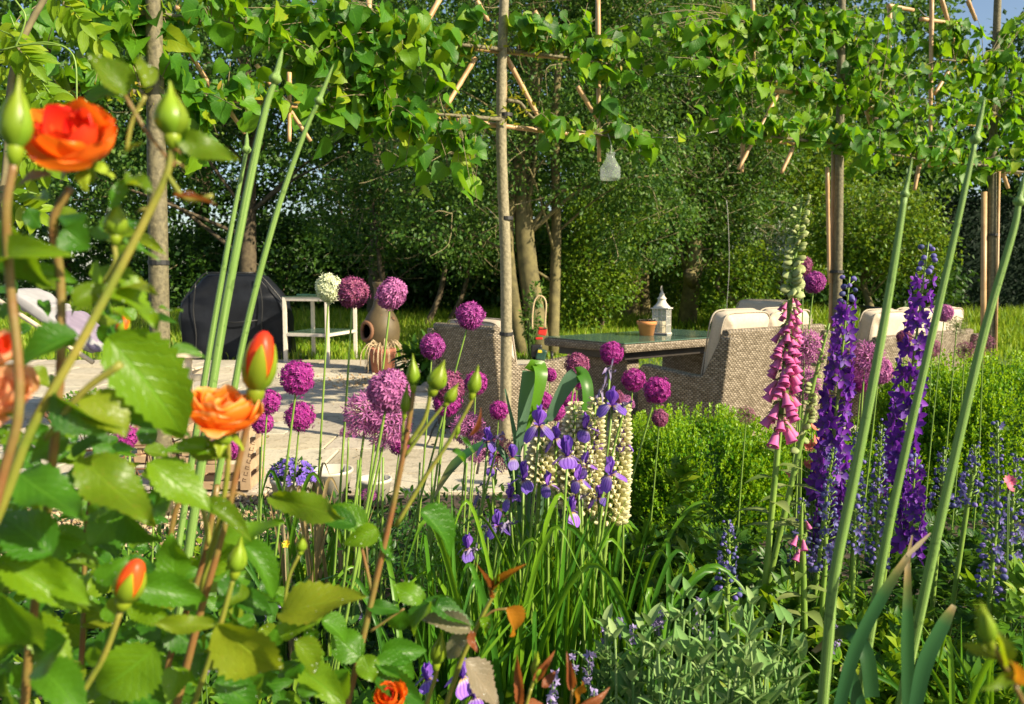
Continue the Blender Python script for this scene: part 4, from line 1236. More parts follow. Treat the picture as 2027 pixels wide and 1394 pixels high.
solo('hand_fork', bars('hand_fork', [((0, 0, 0.012), (0.20, 0.03, 0.022)), ((0.16, 0, 0.012), (0.14, 0.055, 0.012))], M['green_plastic']), 'small dark green tool lying on the white stand', 'garden tool', Matrix.Translation((g.x, 12.4, 1.03)))

# ------------------------------------------------------------------ clay chimney stove
ch = Vector((P(755, 660, 11.2).x, 11.2, 0))
root = thing('clay_chimney_stove', 'bulbous brown clay chimney stove with a round fire mouth facing left', 'patio stove', ch)
k = 11.2 / F_PX
zc = P(755, 638, 11.2).z
prof = [(0.10, 0.30), (0.16, 0.33), (0.235, 0.42), (0.255, 0.55), (0.24, 0.68), (0.19, 0.79), (0.135, 0.87), (0.105, 0.96), (0.095, 1.06), (0.095, 1.16), (0.112, 1.20), (0.112, 1.24), (0.085, 1.24)]
V, F, uv = lathe(smooth_path([(a, 0, b) for a, b in prof], 3)[:, [0, 2]], 40)
mdir = Vector((-0.72, -0.69, 0.05)).normalized()
mc = Vector((0, 0, 0.56)) + mdir * 0.22
Q = F[0]
cen = V[Q].mean(1)
rel = cen - np.array(mc)
par = rel @ np.array(mdir)
perp = np.linalg.norm(rel - par[:, None] * np.array(mdir), axis=1)
keep = ~((perp < 0.118) & (par > -0.12))
part('belly', mesh('belly', V, [(Q[keep], 0)], M['clay'], uv, True), root, Matrix.Translation(ch))
Vi = V * np.array([0.9, 0.9, 1.0])
part('dark_lining', mesh('dark_lining', Vi, [(Q[keep][:, ::-1], 0)], M['dark_hollow'], uv, True), root, Matrix.Translation(ch))
xa = mdir.cross(Vector((0, 0, 1))).normalized(); za = xa.cross(mdir)
rim = [mc + mdir * (0.045 - 0.03 * abs(math.cos(a))) + xa * 0.122 * math.cos(a) + za * 0.122 * math.sin(a) for a in np.linspace(0, 2 * PI, 33)]
part('mouth_rim', tubes('mouth_rim', [(rim, [0.026])], M['clay_rust'], 8), root, Matrix.Translation(ch))
for i in range(3):
    o = ch + Vector((0.03 + 0.075 * i, -0.175 + 0.022 * i, 0.765 - 0.012 * i))
    part('moulded_motif', tubes('moulded_motif', [(smooth_path([(-0.03, 0, -0.03), (0.0, -0.006, 0.03), (0.03, 0, -0.025)], 4), [0.007]), ([(-0.02, -0.006, 0.0), (0.02, -0.006, 0.0)], [0.006])], M['clay_rust'], 5), root, Matrix.Translation(o))
V, F, uv = lathe([(0.03, 0.0), (0.20, 0.0), (0.22, 0.02), (0.17, 0.33), (0.15, 0.33)], 6)
part('iron_stand', mesh('iron_stand', V, [(f, 0) for f in F], M['black_plastic'], uv), root, Matrix.Translation(ch))

rp_ = Vector((P(757, 740, 10.7).x, 10.75, 0.02))
root = thing('terracotta_pot', 'weathered red terracotta pot with trailing dry stems below the clay stove', 'plant pot', rp_)
V, F, uv = lathe([(0, 0), (0.145, 0), (0.172, 0.27), (0.182, 0.28), (0.182, 0.345), (0.165, 0.345), (0.155, 0.30), (0, 0.30)], 26)
part('pot', mesh('pot', V, [(f, 0) for f in F], M['terracotta_red'], uv, True), root, Matrix.Translation(rp_))
its = []
for i in range(26):
    a = R.uniform(0, 2 * PI)
    o = rp_ + Vector((0.06 * math.cos(a), 0.06 * math.sin(a), 0.31))
    e = Vector((math.cos(a), math.sin(a) - 0.25, 0)) * R.uniform(0.12, 0.26)
    its.append((smooth_path([o, o + e * 0.5 + Vector((0, 0, R.uniform(0.08, 0.16))), o + e + Vector((0, 0, 0.0)), o + e * 1.1 - Vector((0, 0, R.uniform(0.1, 0.26)))], 4), [0.005, 0.004]))
part('dry_stems', tubes('dry_stems', its, M['beige_tube'], 4), root, kind='stuff')


# leafy border plants, rocks
def bushy(name, label, cat, base, blobs, n, size, m, tmpl=(OVV, OVF, OVU), group=None, stem='stem_dark', shell=0.35, up=0.5, nst=10, sr=0.004, droop=0.0, pname='foliage'):
    base = Vector(base)
    root = thing(name, label, cat, base, group)
    blobs = [(base.x + b[0], base.y + b[1], base.z + b[2], b[3], b[4], b[5]) for b in blobs]
    pos, d = in_blobs(n, blobs, shell)
    y = d + rand_dir(n) * 0.6 + np.array([0, 0, 0.2 - droop])
    z = rand_dir(n) * 0.5 + np.array([0, -0.15, up + 0.3])
    V, F, U = cloud(tmpl[0], tmpl[1], pos - nrm(y) * (np.full(n, size)[:, None] * 0.5), frames(y, z), size * rng.uniform(0.6, 1.25, n), tmpl[2] if len(tmpl) > 2 else None)
    part(pname, mesh(pname, V, [(q, 0) for q in F], m, U, len(tmpl) > 2), root, kind='stuff')
    its = []
    for i in range(nst):
        e = Vector(pos[R.randrange(n)])
        s = base + Vector((e - base)) * 0.15
        s.z = base.z - 0.01
        its.append((smooth_path([s, s.lerp(e, 0.5) + Vector((0, 0, 0.05 * (e - s).length)), e], 3), [sr, sr * 0.5]))
    part('stems', tubes('stems', its, M[stem], 5), root, kind='stuff')
    return root


bushy('border_plant', 'dark green plant with long arching leaves between the stove and the left armchair', 'plant', Vector((P(850, 745, 9.6).x, 9.6, 0.0)), [(0, 0, 0.30, 0.42, 0.35, 0.30), (0.2, 0.1, 0.45, 0.3, 0.3, 0.2)], 420, 0.22, M['bed_b'], (LANV, LANF, LANU), droop=0.1, up=0.8)
bushy('border_plant', 'low tuft of narrow pale leaves at the foot of the red pot', 'plant', Vector((P(812, 760, 9.3).x, 9.4, 0.0)), [(0, 0, 0.06, 0.25, 0.15, 0.09)], 160, 0.11, M['bed_a'], (LANV, LANF, LANU))
def rock(px, py, d, s, label):
    c = P(px, py, d)
    bm = bmesh.new()
    bmesh.ops.create_icosphere(bm, subdivisions=3, radius=1)
    sd = R.random() * 50
    for v in bm.verts:
        q = 1 + 0.35 * noise.noise(v.co * 1.3 + Vector((sd, 0, 0))) + 0.15 * noise.noise(v.co * 3.5 + Vector((sd, 0, 0)))
        v.co = Vector((v.co.x * q * s, v.co.y * q * s * 0.8, v.co.z * q * s * 0.6))
    solo('garden_rock', bm_mesh(bm, 'garden_rock', M['rock'], True), label, 'rock', Matrix.Translation((c.x, d, s * 0.35)), 'rocks edging the border by the stove')
for i, (px, py, d, s, lb) in enumerate([(795, 712, 10.2, 0.13, 'pale rock beside the red terracotta pot'), (815, 735, 9.9, 0.15, 'buff rock half under the arching leaves'), (850, 752, 9.2, 0.12, 'dark rock in front of the arching plant'), (780, 748, 9.6, 0.09, 'small rock nearest the red pot foot'), (875, 765, 8.9, 0.12, 'low rock beside the left armchair'), (830, 762, 9.0, 0.1, 'flat rock at the patio edge of the border')]):
    rock(px, py, d, s, lb)

# red lawn machine by the three-stemmed tree
lm = Vector((P(1072, 690, 12.6).x, 12.6, 0))
root = thing('lawn_raker', 'red and black garden machine with a tall looped handle by the mossy trunks', 'garden machine', lm)
def rel(px, py, dy=0.0):
    q = P(px, py, 12.6 + dy)
    return q
loop = [rel(1054, 652), rel(1054, 625), rel(1057, 600), rel(1063, 588), rel(1070, 586), rel(1077, 590), rel(1081, 602), rel(1080, 622), rel(1078, 650)]
part('handle', tubes('handle', [(smooth_path(loop, 4), [0.0125])], M['beige_tube'], 8), root)
part('motor_hood', rbox('motor_hood', 0.13, 0.16, 0.11, M['red_plastic'], 0.015, 2), root, Matrix.Translation(rel(1072, 663)) @ Matrix.Rotation(0.2, 4, 'Y'))
part('hood_trim', rbox('hood_trim', 0.14, 0.17, 0.018, M['black_plastic'], 0.004, 1), root, Matrix.Translation(rel(1073, 652)))
part('red_collar', rbox('red_collar', 0.11, 0.12, 0.035, M['red_plastic'], 0.008, 1), root, Matrix.Translation(rel(1067, 672)))
part('housing', rbox('housing', 0.17, 0.2, 0.20, M['black_plastic'], 0.02, 2), root, Matrix.Translation((rel(1062, 690).x, 12.6, 0.06)))
part('deck', rbox('deck', 0.15, 0.12, 0.17, M['green_plastic'], 0.02, 2), root, Matrix.Translation((rel(1068, 690).x, 12.48, 0.03)) @ Matrix.Rotation(0.25, 4, 'Y'))
part('sticker', rbox('sticker', 0.06, 0.003, 0.04, M['yellow_print'], 0), root, Matrix.Translation((rel(1068, 690).x, 12.415, 0.15)))
for dx in (-0.12, 0.16):
    V, F, uv = lathe([(0, -0.02), (0.075, -0.02), (0.08, -0.01), (0.08, 0.01), (0.075, 0.02), (0, 0.02)], 20)
    part('wheel', mesh('wheel', V, [(f, 0) for f in F], M['black_plastic'], uv, True), root, Matrix.Translation((lm.x + dx, 12.6, 0.08)) @ Matrix.Rotation(PI / 2, 4, 'Y'))
bushy('potted_shrub', 'leggy dark leaved shrub leaning on the three mossy trunks', 'shrub', Vector((P(1050, 690, 12.9).x, 12.9, 0)), [(0, 0, 0.7, 0.2, 0.15, 0.5), (0.12, 0, 1.05, 0.16, 0.12, 0.25)], 170, 0.085, M['tree_a'], nst=16, sr=0.006)
# dark barrel behind
V, F, uv = lathe([(0, 0), (0.27, 0), (0.30, 0.15), (0.33, 0.43), (0.36, 0.45), (0.36, 0.50), (0.31, 0.50), (0.29, 0.44), (0, 0.44)], 24)
q = P(1735, 590, 15.0)
solo('garden_tub', mesh('garden_tub', V, [(f, 0) for f in F], M['black_plastic'], uv, True), 'black round tub behind the little round crowned tree', 'tub', Matrix.Translation((q.x, 15.0, 0.25)) @ Matrix.Rotation(0.15, 4, 'Y'))
solo('tree_stump', mesh('tree_stump', *[(lambda a: (a[0], [(f, 0) for f in a[1]]))(lathe([(0, 0), (0.34, 0), (0.31, 0.25), (0, 0.25)], 14))][0], M['bark']), 'short cut stump under the black tub', 'stump', Matrix.Translation((q.x, 15.0, 0.0)))

# ------------------------------------------------------------------ reclining garden chair at left
rc = Vector((-3.55, 7.6, 0))
root = thing('reclining_chair', 'cream wooden reclining chair with a grey back cushion behind the roses', 'garden chair', rc)
yy = 7.6
A = P(40, 590, yy); Bp = P(215, 712, yy)
for dy in (-0.28, 0.28):
    part('back_rail', tubes('back_rail', [([A + Vector((-0.05, dy, 0)), Bp + Vector((0, dy, 0))], [0.022])], M['cream_wood'], 6), root)
    h1 = P(218, 704, yy + dy); h2 = P(398, 704, yy + dy)
    bm = bmesh.new()
    o = [(h1.x, -0.05), (h1.x + 0.5, -0.055), (h2.x - 0.03, -0.05), (h2.x, -0.02), (h2.x, 0.02), (h2.x - 0.03, 0.05), (h1.x + 0.5, 0.055), (h1.x, 0.05)]
    top = [bm.verts.new((x, yy + dy + q * 1.3, h1.z + 0.035)) for x, q in o]
    bot = [bm.verts.new((x, yy + dy + q * 1.3, h1.z - 0.02)) for x, q in o]
    bm.faces.new(top); bm.faces.new(bot[::-1])
    for i in range(8):
        bm.faces.new((top[i - 1], bot[i - 1], bot[i], top[i]))
    bmesh.ops.recalc_face_normals(bm, faces=list(bm.faces))
    bmesh.ops.bevel(bm, geom=list(bm.edges), offset=0.006, segments=2, affect='EDGES')
    part('armrest', bm_mesh(bm, 'armrest', M['cream_wood']), root)
    part('leg', rbox('leg', 0.05, 0.05, h1.z - 0.022, M['cream_wood'], 0.004), root, Matrix.Translation((h2.x - 0.12, yy + dy, 0)))
    part('leg', rbox('leg', 0.05, 0.05, h1.z - 0.022, M['cream_wood'], 0.004), root, Matrix.Translation((h1.x + 0.02, yy + dy, 0)))
    part('seat_rail', rbox('seat_rail', 0.95, 0.045, 0.06, M['cream_wood'], 0.004), root, Matrix.Translation((h1.x + 0.46, yy + dy * 0.9, 0.36)))
for i in range(6):
    part('slat', rbox('slat', 0.06, 0.5, 0.018, M['cream_wood'], 0.003), root, Matrix.Translation((P(230, 704, yy).x + 0.14 * i, yy, 0.425)))
d = (A - Bp)
Mc = Matrix.Translation(Bp.lerp(A, 0.55)) @ Matrix.Rotation(math.atan2(-d.z, d.x) + 0, 4, 'Y')
part('back_cushion', cushion_mesh('back_cushion', d.length * 0.95, 0.52, 0.12, M['grey_cloth'], 3), root, Mc @ Matrix.Translation((0.0, 0, -0.07)))
part('head_pillow', cushion_mesh('head_pillow', 0.26, 0.46, 0.10, M['grey_cloth'], 8), root, Matrix.Translation(P(92, 608, yy)) @ Matrix.Rotation(0.15, 4, 'Y'))
part('seat_cloth', cushion_mesh('seat_cloth', 0.5, 0.5, 0.06, M['mauve_cloth'], 9), root, Matrix.Translation(P(175, 655, yy)) @ Matrix.Rotation(0.8, 4, 'Y'))

# ------------------------------------------------------------------ wooden crates, wire cloche, pots at the bed edge
def crate(label, o, ang, w_, d_, h_, marks):
    root = thing('wooden_crate', label, 'crate', o, None)
    T = TM(o, ang, o[2])
    nsl = 4
    sh = h_ / (nsl * 2 - 1) * 1.0
    for s in (-1, 1):
        for i in range(nsl):
            part('slat', rbox('slat', w_, 0.012, sh * 0.9, M['crate'], 0.001), root, T @ Matrix.Translation((0, s * d_ / 2, i * sh * 2 + 0.004)))
            part('slat', rbox('slat', 0.012, d_ - 0.014, sh * 1.2, M['crate'], 0.001), root, T @ Matrix.Translation((s * (w_ / 2 - 0.007), 0, i * sh * 2 + 0.004)))
        for sy in (-1, 1):
            part('corner_post', rbox('corner_post', 0.03, 0.03, h_, M['crate'], 0.002), root, T @ Matrix.Translation((s * (w_ / 2 - 0.03), sy * (d_ / 2 - 0.022), 0)))
    part('bottom_board', rbox('bottom_board', w_ - 0.03, d_ - 0.03, 0.01, M['crate'], 0.001), root, T @ Matrix.Translation((0, 0, 0.006)))
    if marks:
        bp = part('marked_board', rbox('marked_board', 0.062, 0.012, h_ * 0.98, M['crate'], 0.001), root, T @ Matrix.Translation((w_ / 2 - 0.03, -d_ / 2 - 0.013, 0.001)))
        its = []
        for i in range(7):
            z = 0.05 + i * (h_ - 0.09) / 7
            its += [((0, 0, z), (0.024, 0.001, 0.004)), ((-0.010, 0, z + 0.010), (0.004, 0.001, 0.018))]
            if i % 2:
                its.append(((0.008, 0, z + 0.014), (0.004, 0.001, 0.014)))
            else:
                its.append(((0.0, 0, z + 0.014), (0.020, 0.001, 0.004)))
        part('stamped_letters', bars('stamped_letters', its, M['ink']), bp, T @ Matrix.Translation((w_ / 2 - 0.03, -d_ / 2 - 0.0198, 0.001)) @ Matrix.Rotation(0.25, 4, 'Y') @ Matrix.Translation((-0.02, 0, 0)))
ct = P(430, 985, 4.75)
crate('slatted wooden crate with stamped lettering on its corner board, under the apricot rose', Vector((ct.x, 4.9, 0.036)), 0.05, 0.40, 0.32, 0.36, True)
ct = P(345, 985, 5.3)
crate('slatted wooden crate behind the nearest mottled trunk', Vector((ct.x, 5.6, 0.036)), -0.06, 0.62, 0.36, 0.36, False)

wc = Vector((P(285, 950, 4.75).x, 4.85, 0.03))
root = thing('wire_cloche', 'rusty domed wire plant cloche on the patio beside the nearest trunk', 'cloche', wc)
for i in range(5):
    a = i * PI / 5 + 0.2
    arc = [wc + Vector((0.24 * math.cos(t) * math.cos(a), 0.24 * math.cos(t) * math.sin(a), 0.46 * math.sin(t) ** 0.8)) for t in np.linspace(0.001, PI - 0.001, 17)]
    part('wire_hoop', tubes('wire_hoop', [(arc, [0.005 if i else 0.012])], M['rust'], 5), root)
for z, r_ in ((0.03, 0.238), (0.16, 0.225), (0.29, 0.18)):
    part('wire_ring', tubes('wire_ring', [([wc + Vector((r_ * math.cos(t), r_ * math.sin(t), z)) for t in np.linspace(0, 2 * PI, 25)], [0.005])], M['rust'], 5), root)
for i in range(16):
    a = i * PI / 8
    q = [wc + Vector((0.238 * math.cos(a + t * 0.2), 0.238 * math.sin(a + t * 0.2), 0.03 + 0.13 * math.sin(t * PI))) for t in np.linspace(0, 1, 7)]
    part('wire_loop', tubes('wire_loop', [(q, [0.003])], M['rust'], 4), root)
# shallow basket of sempervivum on the rim above
wc2 = Vector((P(150, 790, 5.6).x, 5.8, 0.03))
root = thing('wire_basket', 'rusty wire basket with trailing plants behind the rose leaves', 'basket', wc2)
for z, r_ in ((0.30, 0.30), (0.36, 0.32), (0.2, 0.24), (0.05, 0.16)):
    part('wire_ring', tubes('wire_ring', [([wc2 + Vector((r_ * math.cos(t), r_ * math.sin(t), z)) for t in np.linspace(0, 2 * PI, 31)], [0.007])], M['rust'], 5), root)
for i in range(18):
    a = i * PI / 9
    part('wire_rib', tubes('wire_rib', [([wc2 + Vector((r_ * math.cos(a + s), r_ * math.sin(a + s), z)) for z, r_, s in ((0.05, 0.16, 0), (0.2, 0.24, 0.1), (0.36, 0.32, 0.2))], [0.004])], M['rust'], 4), root)
bushy('trailing_plant', 'mound of tiny leaved trailing plant growing in the wire basket', 'plant', wc2 + Vector((0, 0, 0.3)), [(0, 0, 0.05, 0.27, 0.27, 0.12), (0.2, -0.2, -0.05, 0.14, 0.14, 0.2)], 1100, 0.028, M['bed_a'], nst=6)


def pot(name, label, o, prof, m, k=26, cat='plant pot'):
    V, F, uv = lathe(prof, k)
    return solo(name, mesh(name, V, [(f, 0) for f in F], m, uv, True), label, cat, Matrix.Translation(o))
def potprof(r0, r1, h_):
    return [(0, 0), (r0, 0), (r1, h_ * 0.86), (r1 * 1.05, h_ * 0.88), (r1 * 1.05, h_), (r1 * 0.93, h_), (r1 * 0.9, h_ * 0.85), (0, h_ * 0.83)]
w1 = Vector((P(580, 1010, 4.4).x, 4.4, 0.02))
pot('white_pot', 'white glazed pot of blue bellflowers standing at the bed edge', w1, potprof(0.08, 0.115, 0.18), M['pot_white'])
w2 = Vector((P(655, 1010, 4.55).x, 4.55, 0.02))
pot('white_pot', 'wide empty white glazed pot with an open rim at the bed edge', w2, [(0, 0.02), (0.09, 0), (0.125, 0.17), (0.132, 0.175), (0.132, 0.19), (0.118, 0.19), (0.085, 0.03), (0, 0.03)], M['pot_white'])
w3 = Vector((P(742, 1010, 4.5).x, 4.5, 0.02))
pot('white_pot', 'white pot behind the half open allium bud', w3, potprof(0.07, 0.095, 0.15), M['pot_white'])
w4 = Vector((P(594, 1050, 3.75).x, 3.75, 0.0))
pot('zinc_pot', 'small galvanised metal pot with a dented rim half hidden by leaves', w4, potprof(0.045, 0.065, 0.12), M['zinc'])
def petal_flower(name, m, np_=5, cup=0.35, w_=0.36):
    b = MB()
    V, F, U = leaf_grid(3, ovate(w_, 0.8), fold=0.05, curl=-cup, cols=1)
    for i in range(np_):
        a = 2 * PI * i / np_
        c_, s_ = math.cos(a), math.sin(a)
        b.add(V @ np.array([[c_, s_, 0], [-s_, c_, 0], [0, 0, 1]]), F, 0, U)
    return b.build(name, m, True)
CAMP = petal_flower('flower', M['campan'])
root = bushy('bellflower', 'mound of blue purple bellflowers in the white pot', 'flower', w1 + Vector((0, 0, 0.2)), [(0, 0, 0.0, 0.13, 0.12, 0.09)], 320, 0.035, M['bed_b'], nst=6)
for i in range(80):
    d_ = Vector(rand_dir(1)[0]); d_.z = abs(d_.z); d_.y = -abs(d_.y)
    q = w1 + Vector((d_.x * 0.135, d_.y * 0.12, 0.17 + d_.z * 0.11))
    part('flower', CAMP, root, frame(q, d_.orthogonal(), d_, R.uniform(0.014, 0.02)))

# ------------------------------------------------------------------ alliums
def allium_mesh(name, pm, sm, n, star, ray, seed, hollow=0.0, flat=1.0, npet=6, pw=0.2, cone=None):
    """globe of radius 1: stalks from the middle, each with a small star"""
    q = np.random.default_rng(seed)
    i = np.arange(n) + 0.5
    ph = np.arccos(1 - 2 * i / n)
    th = PI * (1 + 5 ** 0.5) * i
    d = np.stack([np.cos(th) * np.sin(ph), np.sin(th) * np.sin(ph), np.cos(ph)], -1) + q.normal(size=(n, 3)) * 0.09
    d = nrm(d)
    if cone is not None:
        d = d[d[:, 2] > cone]
    n = len(d)
    rr = ray * (1 + q.normal(size=n) * 0.09)
    x = nrm(np.cross(d, nrm(q.normal(size=(n, 3)))))
    y = np.cross(d, x)
    V, F, U = [], [], []
    # stalks
    c = d * 0.06
    e = d * rr[:, None]
    wv = 0.010
    sv = np.stack([c - x * wv, c + x * wv, e + x * wv, e - x * wv, c - y * wv, c + y * wv, e + y * wv, e - y * wv], 1)
    base = np.arange(n)[:, None] * 8
    FS = np.concatenate([base + np.array([[0, 1, 2, 3]]), base + np.array([[4, 5, 6, 7]])])
    US = np.tile(np.array([[0, 0], [1, 0], [1, 1], [0, 1]] * 2, float), (n, 1))
    # stars
    k = npet
    a = np.arange(k) * 2 * PI / k
    tilt = 0.42
    pv, pu = [], []
    for t in a:
        r_ = x * math.cos(t) + y * math.sin(t)
        s_ = -x * math.sin(t) + y * math.cos(t)
        L = star * (1 + q.normal(size=(n, 1)) * 0.15)
        tip = e + (r_ * math.cos(tilt) + d * math.sin(tilt)) * L
        mid = e + (r_ * math.cos(tilt) + d * math.sin(tilt)) * L * 0.5
        pv += [e, mid + s_ * star * pw, tip, mid - s_ * star * pw]
        pu += [(0.5, 0.0), (1, 0.5), (0.5, 1), (0, 0.5)]
    PV = np.stack(pv, 1).reshape(-1, 3)
    pb = np.arange(n)[:, None, None] * (4 * k) + (np.arange(k) * 4)[None, :, None]
    FP = (pb + np.array([0, 1, 2, 3])[None, None, :]).reshape(-1, 4)
    # little green ovary in the middle of each star
    ov = np.stack([e + x * 0.022 + d * 0.02, e + y * 0.022 + d * 0.02, e - x * 0.022 + d * 0.02, e - y * 0.022 + d * 0.02, e + d * 0.06], 1).reshape(-1, 3)
    ob = np.arange(n)[:, None, None] * 5
    FO = (ob + np.array([[0, 1, 4], [1, 2, 4], [2, 3, 4], [3, 0, 4]])[None]).reshape(-1, 3)
    b = MB()
    b.add(sv.reshape(-1, 3), FS, 1, US)
    b.add(PV, FP, 0, np.tile(np.array(pu), (n, 1)))
    b.add(ov, FO, 1, np.ones((len(ov), 2)) * 0.6)
    me = b.build(name, [pm, sm])
    if flat != 1:
        for v in me.vertices:
            v.co.z *= flat
    return me


AL = {
    'purple': [allium_mesh('flower_head', M['allium'], M['pedicel'], 260, 0.27, 0.80, s) for s in (1, 2)],
    'bright': [allium_mesh('flower_head', M['allium_bright'], M['pedicel'], 290, 0.23, 0.83, s) for s in (3, 4)],
    'pale': [allium_mesh('flower_head', M['allium_pale'], M['pedicel'], 250, 0.27, 0.80, s) for s in (5, 6)],
    'bronze': [allium_mesh('flower_head', M['allium_bronze'], M['pedicel'], 240, 0.25, 0.80, s) for s in (7, 8)],
    'loose': [allium_mesh('flower_head', M['allium_pale'], M['pedicel'], 130, 0.30, 0.76, s, pw=0.10) for s in (9, 10)],
    'loosedark': [allium_mesh('flower_head', M['allium_bronze'], M['pedicel'], 110, 0.26, 0.78, s, pw=0.11) for s in (11, 12)],
    'white': [allium_mesh('flower_head', M['allium_white'], M['pedicel_green'], 310, 0.24, 0.82, 13)],
    'seed': [allium_mesh('seed_head', M['allium_seed'], M['pedicel_green'], 110, 0.16, 0.86, 14, pw=0.12)],
    'seeddark': [allium_mesh('seed_head', M['allium_bronze'], M['allium_seed'], 120, 0.18, 0.84, 15, pw=0.12)],
    'opening': [allium_mesh('flower_head', M['allium'], M['pedicel_green'], 120, 0.26, 0.75, 16, pw=0.10, cone=-0.05)],
}
GA = 'purple globe alliums standing over the bed'


def foot(px, py, d, bx, by):
    """where a stem that passes two pixels at this distance meets the ground"""
    A, B = P(px, py, d), P(bx, by, d)
    v = B - A
    if v.z > -0.02:
        v.z = -0.02
    k = -A.z / v.z
    q = A + v * k
    return Vector((A.x + max(-0.45, min(0.45, q.x - A.x)), d + R.uniform(-0.03, 0.03), -0.01))


def allium(px, py, rpx, kind, bx, by, label, rm=None, d=None, group=GA, cat='flower', flat=1.0):
    rm = rm or (0.046 if kind not in ('loose', 'loosedark') else 0.06)
    d = d or min(4.5, F_PX * rm / rpx)
    rr = rpx * d / F_PX
    head = P(px, py, d)
    ft = foot(px, py, d, bx, by)
    root = thing('allium', label, cat, ft, group)
    bend = Vector((R.uniform(-0.012, 0.012), 0, 0))
    top = head - (head - ft).normalized() * rr * 0.05
    sm = 'stem_g' if kind != 'seed' else 'stem_g'
    part('stem', tubes('stem', [(smooth_path([ft, ft.lerp(top, 0.4) + bend, ft.lerp(top, 0.75) + bend * 0.6, top], 5), [0.0042, 0.0034, 0.0026])], M[sm], 6), root)
    ms = AL[kind]
    nm = 'seed_head' if kind in ('seed', 'seeddark') else 'flower_head'
    part(nm, ms[R.randrange(len(ms))], root, frame(head, rand_dir(1)[0] * np.array([1, 1, 0.2]), (top - ft) if kind == 'opening' else Vector((R.gauss(0, .3), R.gauss(0, .3), 1)), rr, sx=rr * R.uniform(0.86, 1.06)))
    return root


AA = [
    (651, 571, 30, 'white', 623, 960, 'round creamy white globe allium, the only white one'),
    (699, 579, 33, 'bronze', 672, 950, 'dusky purple allium with a brownish middle touching the white allium'),
    (775, 582, 34, 'pale', 735, 900, 'tall pinkish purple allium in front of the clay stove chimney'),
    (931, 625, 29, 'purple', 872, 830, 'purple allium overlapping the top left corner of the left armchair'),
    (856, 686, 27, 'purple', 846, 800, 'purple allium in front of the dark arching border plant'),
    (589, 748, 36, 'bright', 567, 930, 'big magenta allium right of the red rosebud, below the white stand'),
    (594, 824, 30, 'bright', 580, 930, 'dark magenta allium directly below the big one beside the red rosebud'),
    (530, 795, 26, 'bright', 525, 930, 'dark purple allium half hidden behind the red rosebud'),
    (520, 838, 22, 'bright', 512, 960, 'magenta allium behind the outer petals of the apricot rose'),
    (456, 888, 22, 'bright', 450, 985, 'magenta allium below the apricot rose in front of the wooden crate'),
    (426, 885, 17, 'bronze', 423, 985, 'small dull purple allium touching the one below the apricot rose'),
    (249, 866, 24, 'bright', 246, 985, 'shaded magenta allium beside the rusty wire cloche'),
    (770, 775, 46, 'pale', 735, 985, 'large pink purple allium highest of the loose cluster over the patio'),
    (726, 818, 52, 'loose', 700, 985, 'loose starry pink allium at the left of the patio cluster'),
    (768, 838, 52, 'loose', 735, 990, 'loose starry pink allium in the middle of the patio cluster'),
    (792, 878, 24, 'bright', 780, 990, 'bright magenta allium lowest of the patio cluster'),
    (888, 765, 34, 'bronze', 862, 985, 'reddish bronze allium behind the upright rosebuds'),
    (884, 795, 31, 'bright', 865, 985, 'magenta allium just under the reddish bronze one'),
    (942, 758, 24, 'bright', 925, 985, 'small magenta allium behind the right hand rosebud, against the left armchair'),
    (988, 812, 20, 'bright', 982, 920, 'small magenta allium in front of the middle pleached trunk'),
    (926, 850, 38, 'loose', 912, 990, 'loose fading pink allium below the reddish bronze one'),
    (987, 897, 40, 'loosedark', 978, 985, 'loose reddish spent allium left of the irises'),
    (943, 896, 24, 'loose', 935, 985, 'loose pink allium touching the reddish spent one'),
    (1142, 723, 26, 'bronze', 1118, 900, 'deep purple allium on the armrest of the left armchair'),
    (1143, 748, 22, 'bright', 1135, 900, 'magenta allium tucked under the deep purple one on the armrest'),
    (1089, 742, 15, 'bright', 1084, 800, 'tiny magenta allium above the bent grey green leaf'),
    (1211, 699, 24, 'bright', 1205, 760, 'magenta allium over the front edge of the glass table'),
    (1254, 752, 24, 'bright', 1245, 830, 'magenta allium in front of the table leg'),
    (1301, 772, 28, 'bright', 1280, 850, 'rounder magenta allium over the right armchair, right of its near twin'),
    (1075, 793, 19, 'bright', 1072, 900, 'dark magenta allium behind the left bent leaf'),
    (1127, 793, 19, 'bright', 1120, 900, 'magenta allium in the crook of the bent leaf'),
    (1101, 815, 20, 'bright', 1095, 920, 'bright magenta allium under the bent leaf'),
    (1222, 790, 20, 'loosedark', 1215, 920, 'dull spent allium right behind the tallest iris'),
    (1306, 828, 19, 'bronze', 1300, 900, 'dusky allium just above the middle box bush'),
    (1105, 868, 18, 'loosedark', 1100, 960, 'small spent allium between the irises and cream lupins'),
    (1238, 800, 20, 'loose', 1232, 930, 'loose pink allium at the right of the topmost iris'),
    (1590, 526, 20, 'bronze', 1585, 800, 'dusky purple allium touching the foxglove spike'),
    (1612, 559, 22, 'purple', 1595, 700, 'purple allium above the cream cushions beside the foxglove'),
    (1870, 620, 18, 'pale', 1855, 780, 'lilac pink allium by the lawn, right of the tall delphinium'),
    (1592, 690, 42, 'loose', 1590, 880, 'loose pink allium behind the foxglove bells'),
    (1585, 760, 40, 'loose', 1583, 880, 'lower loose pink allium behind the foxglove bells'),
    (1712, 715, 44, 'loose', 1700, 880, 'loose pink allium against the sofa between the two delphiniums'),
    (1740, 735, 28, 'pale', 1725, 880, 'pink purple allium against the sofa just left of the second delphinium'),
    (1705, 755, 22, 'bright', 1692, 880, 'bright magenta allium low against the sofa beside the first delphinium'),
    (1790, 668, 16, 'bronze', 1785, 880, 'small dusky allium at the left edge of the second delphinium'),
    (1845, 690, 20, 'loosedark', 1838, 800, 'dull spent allium partly behind a garlic stem'),
]
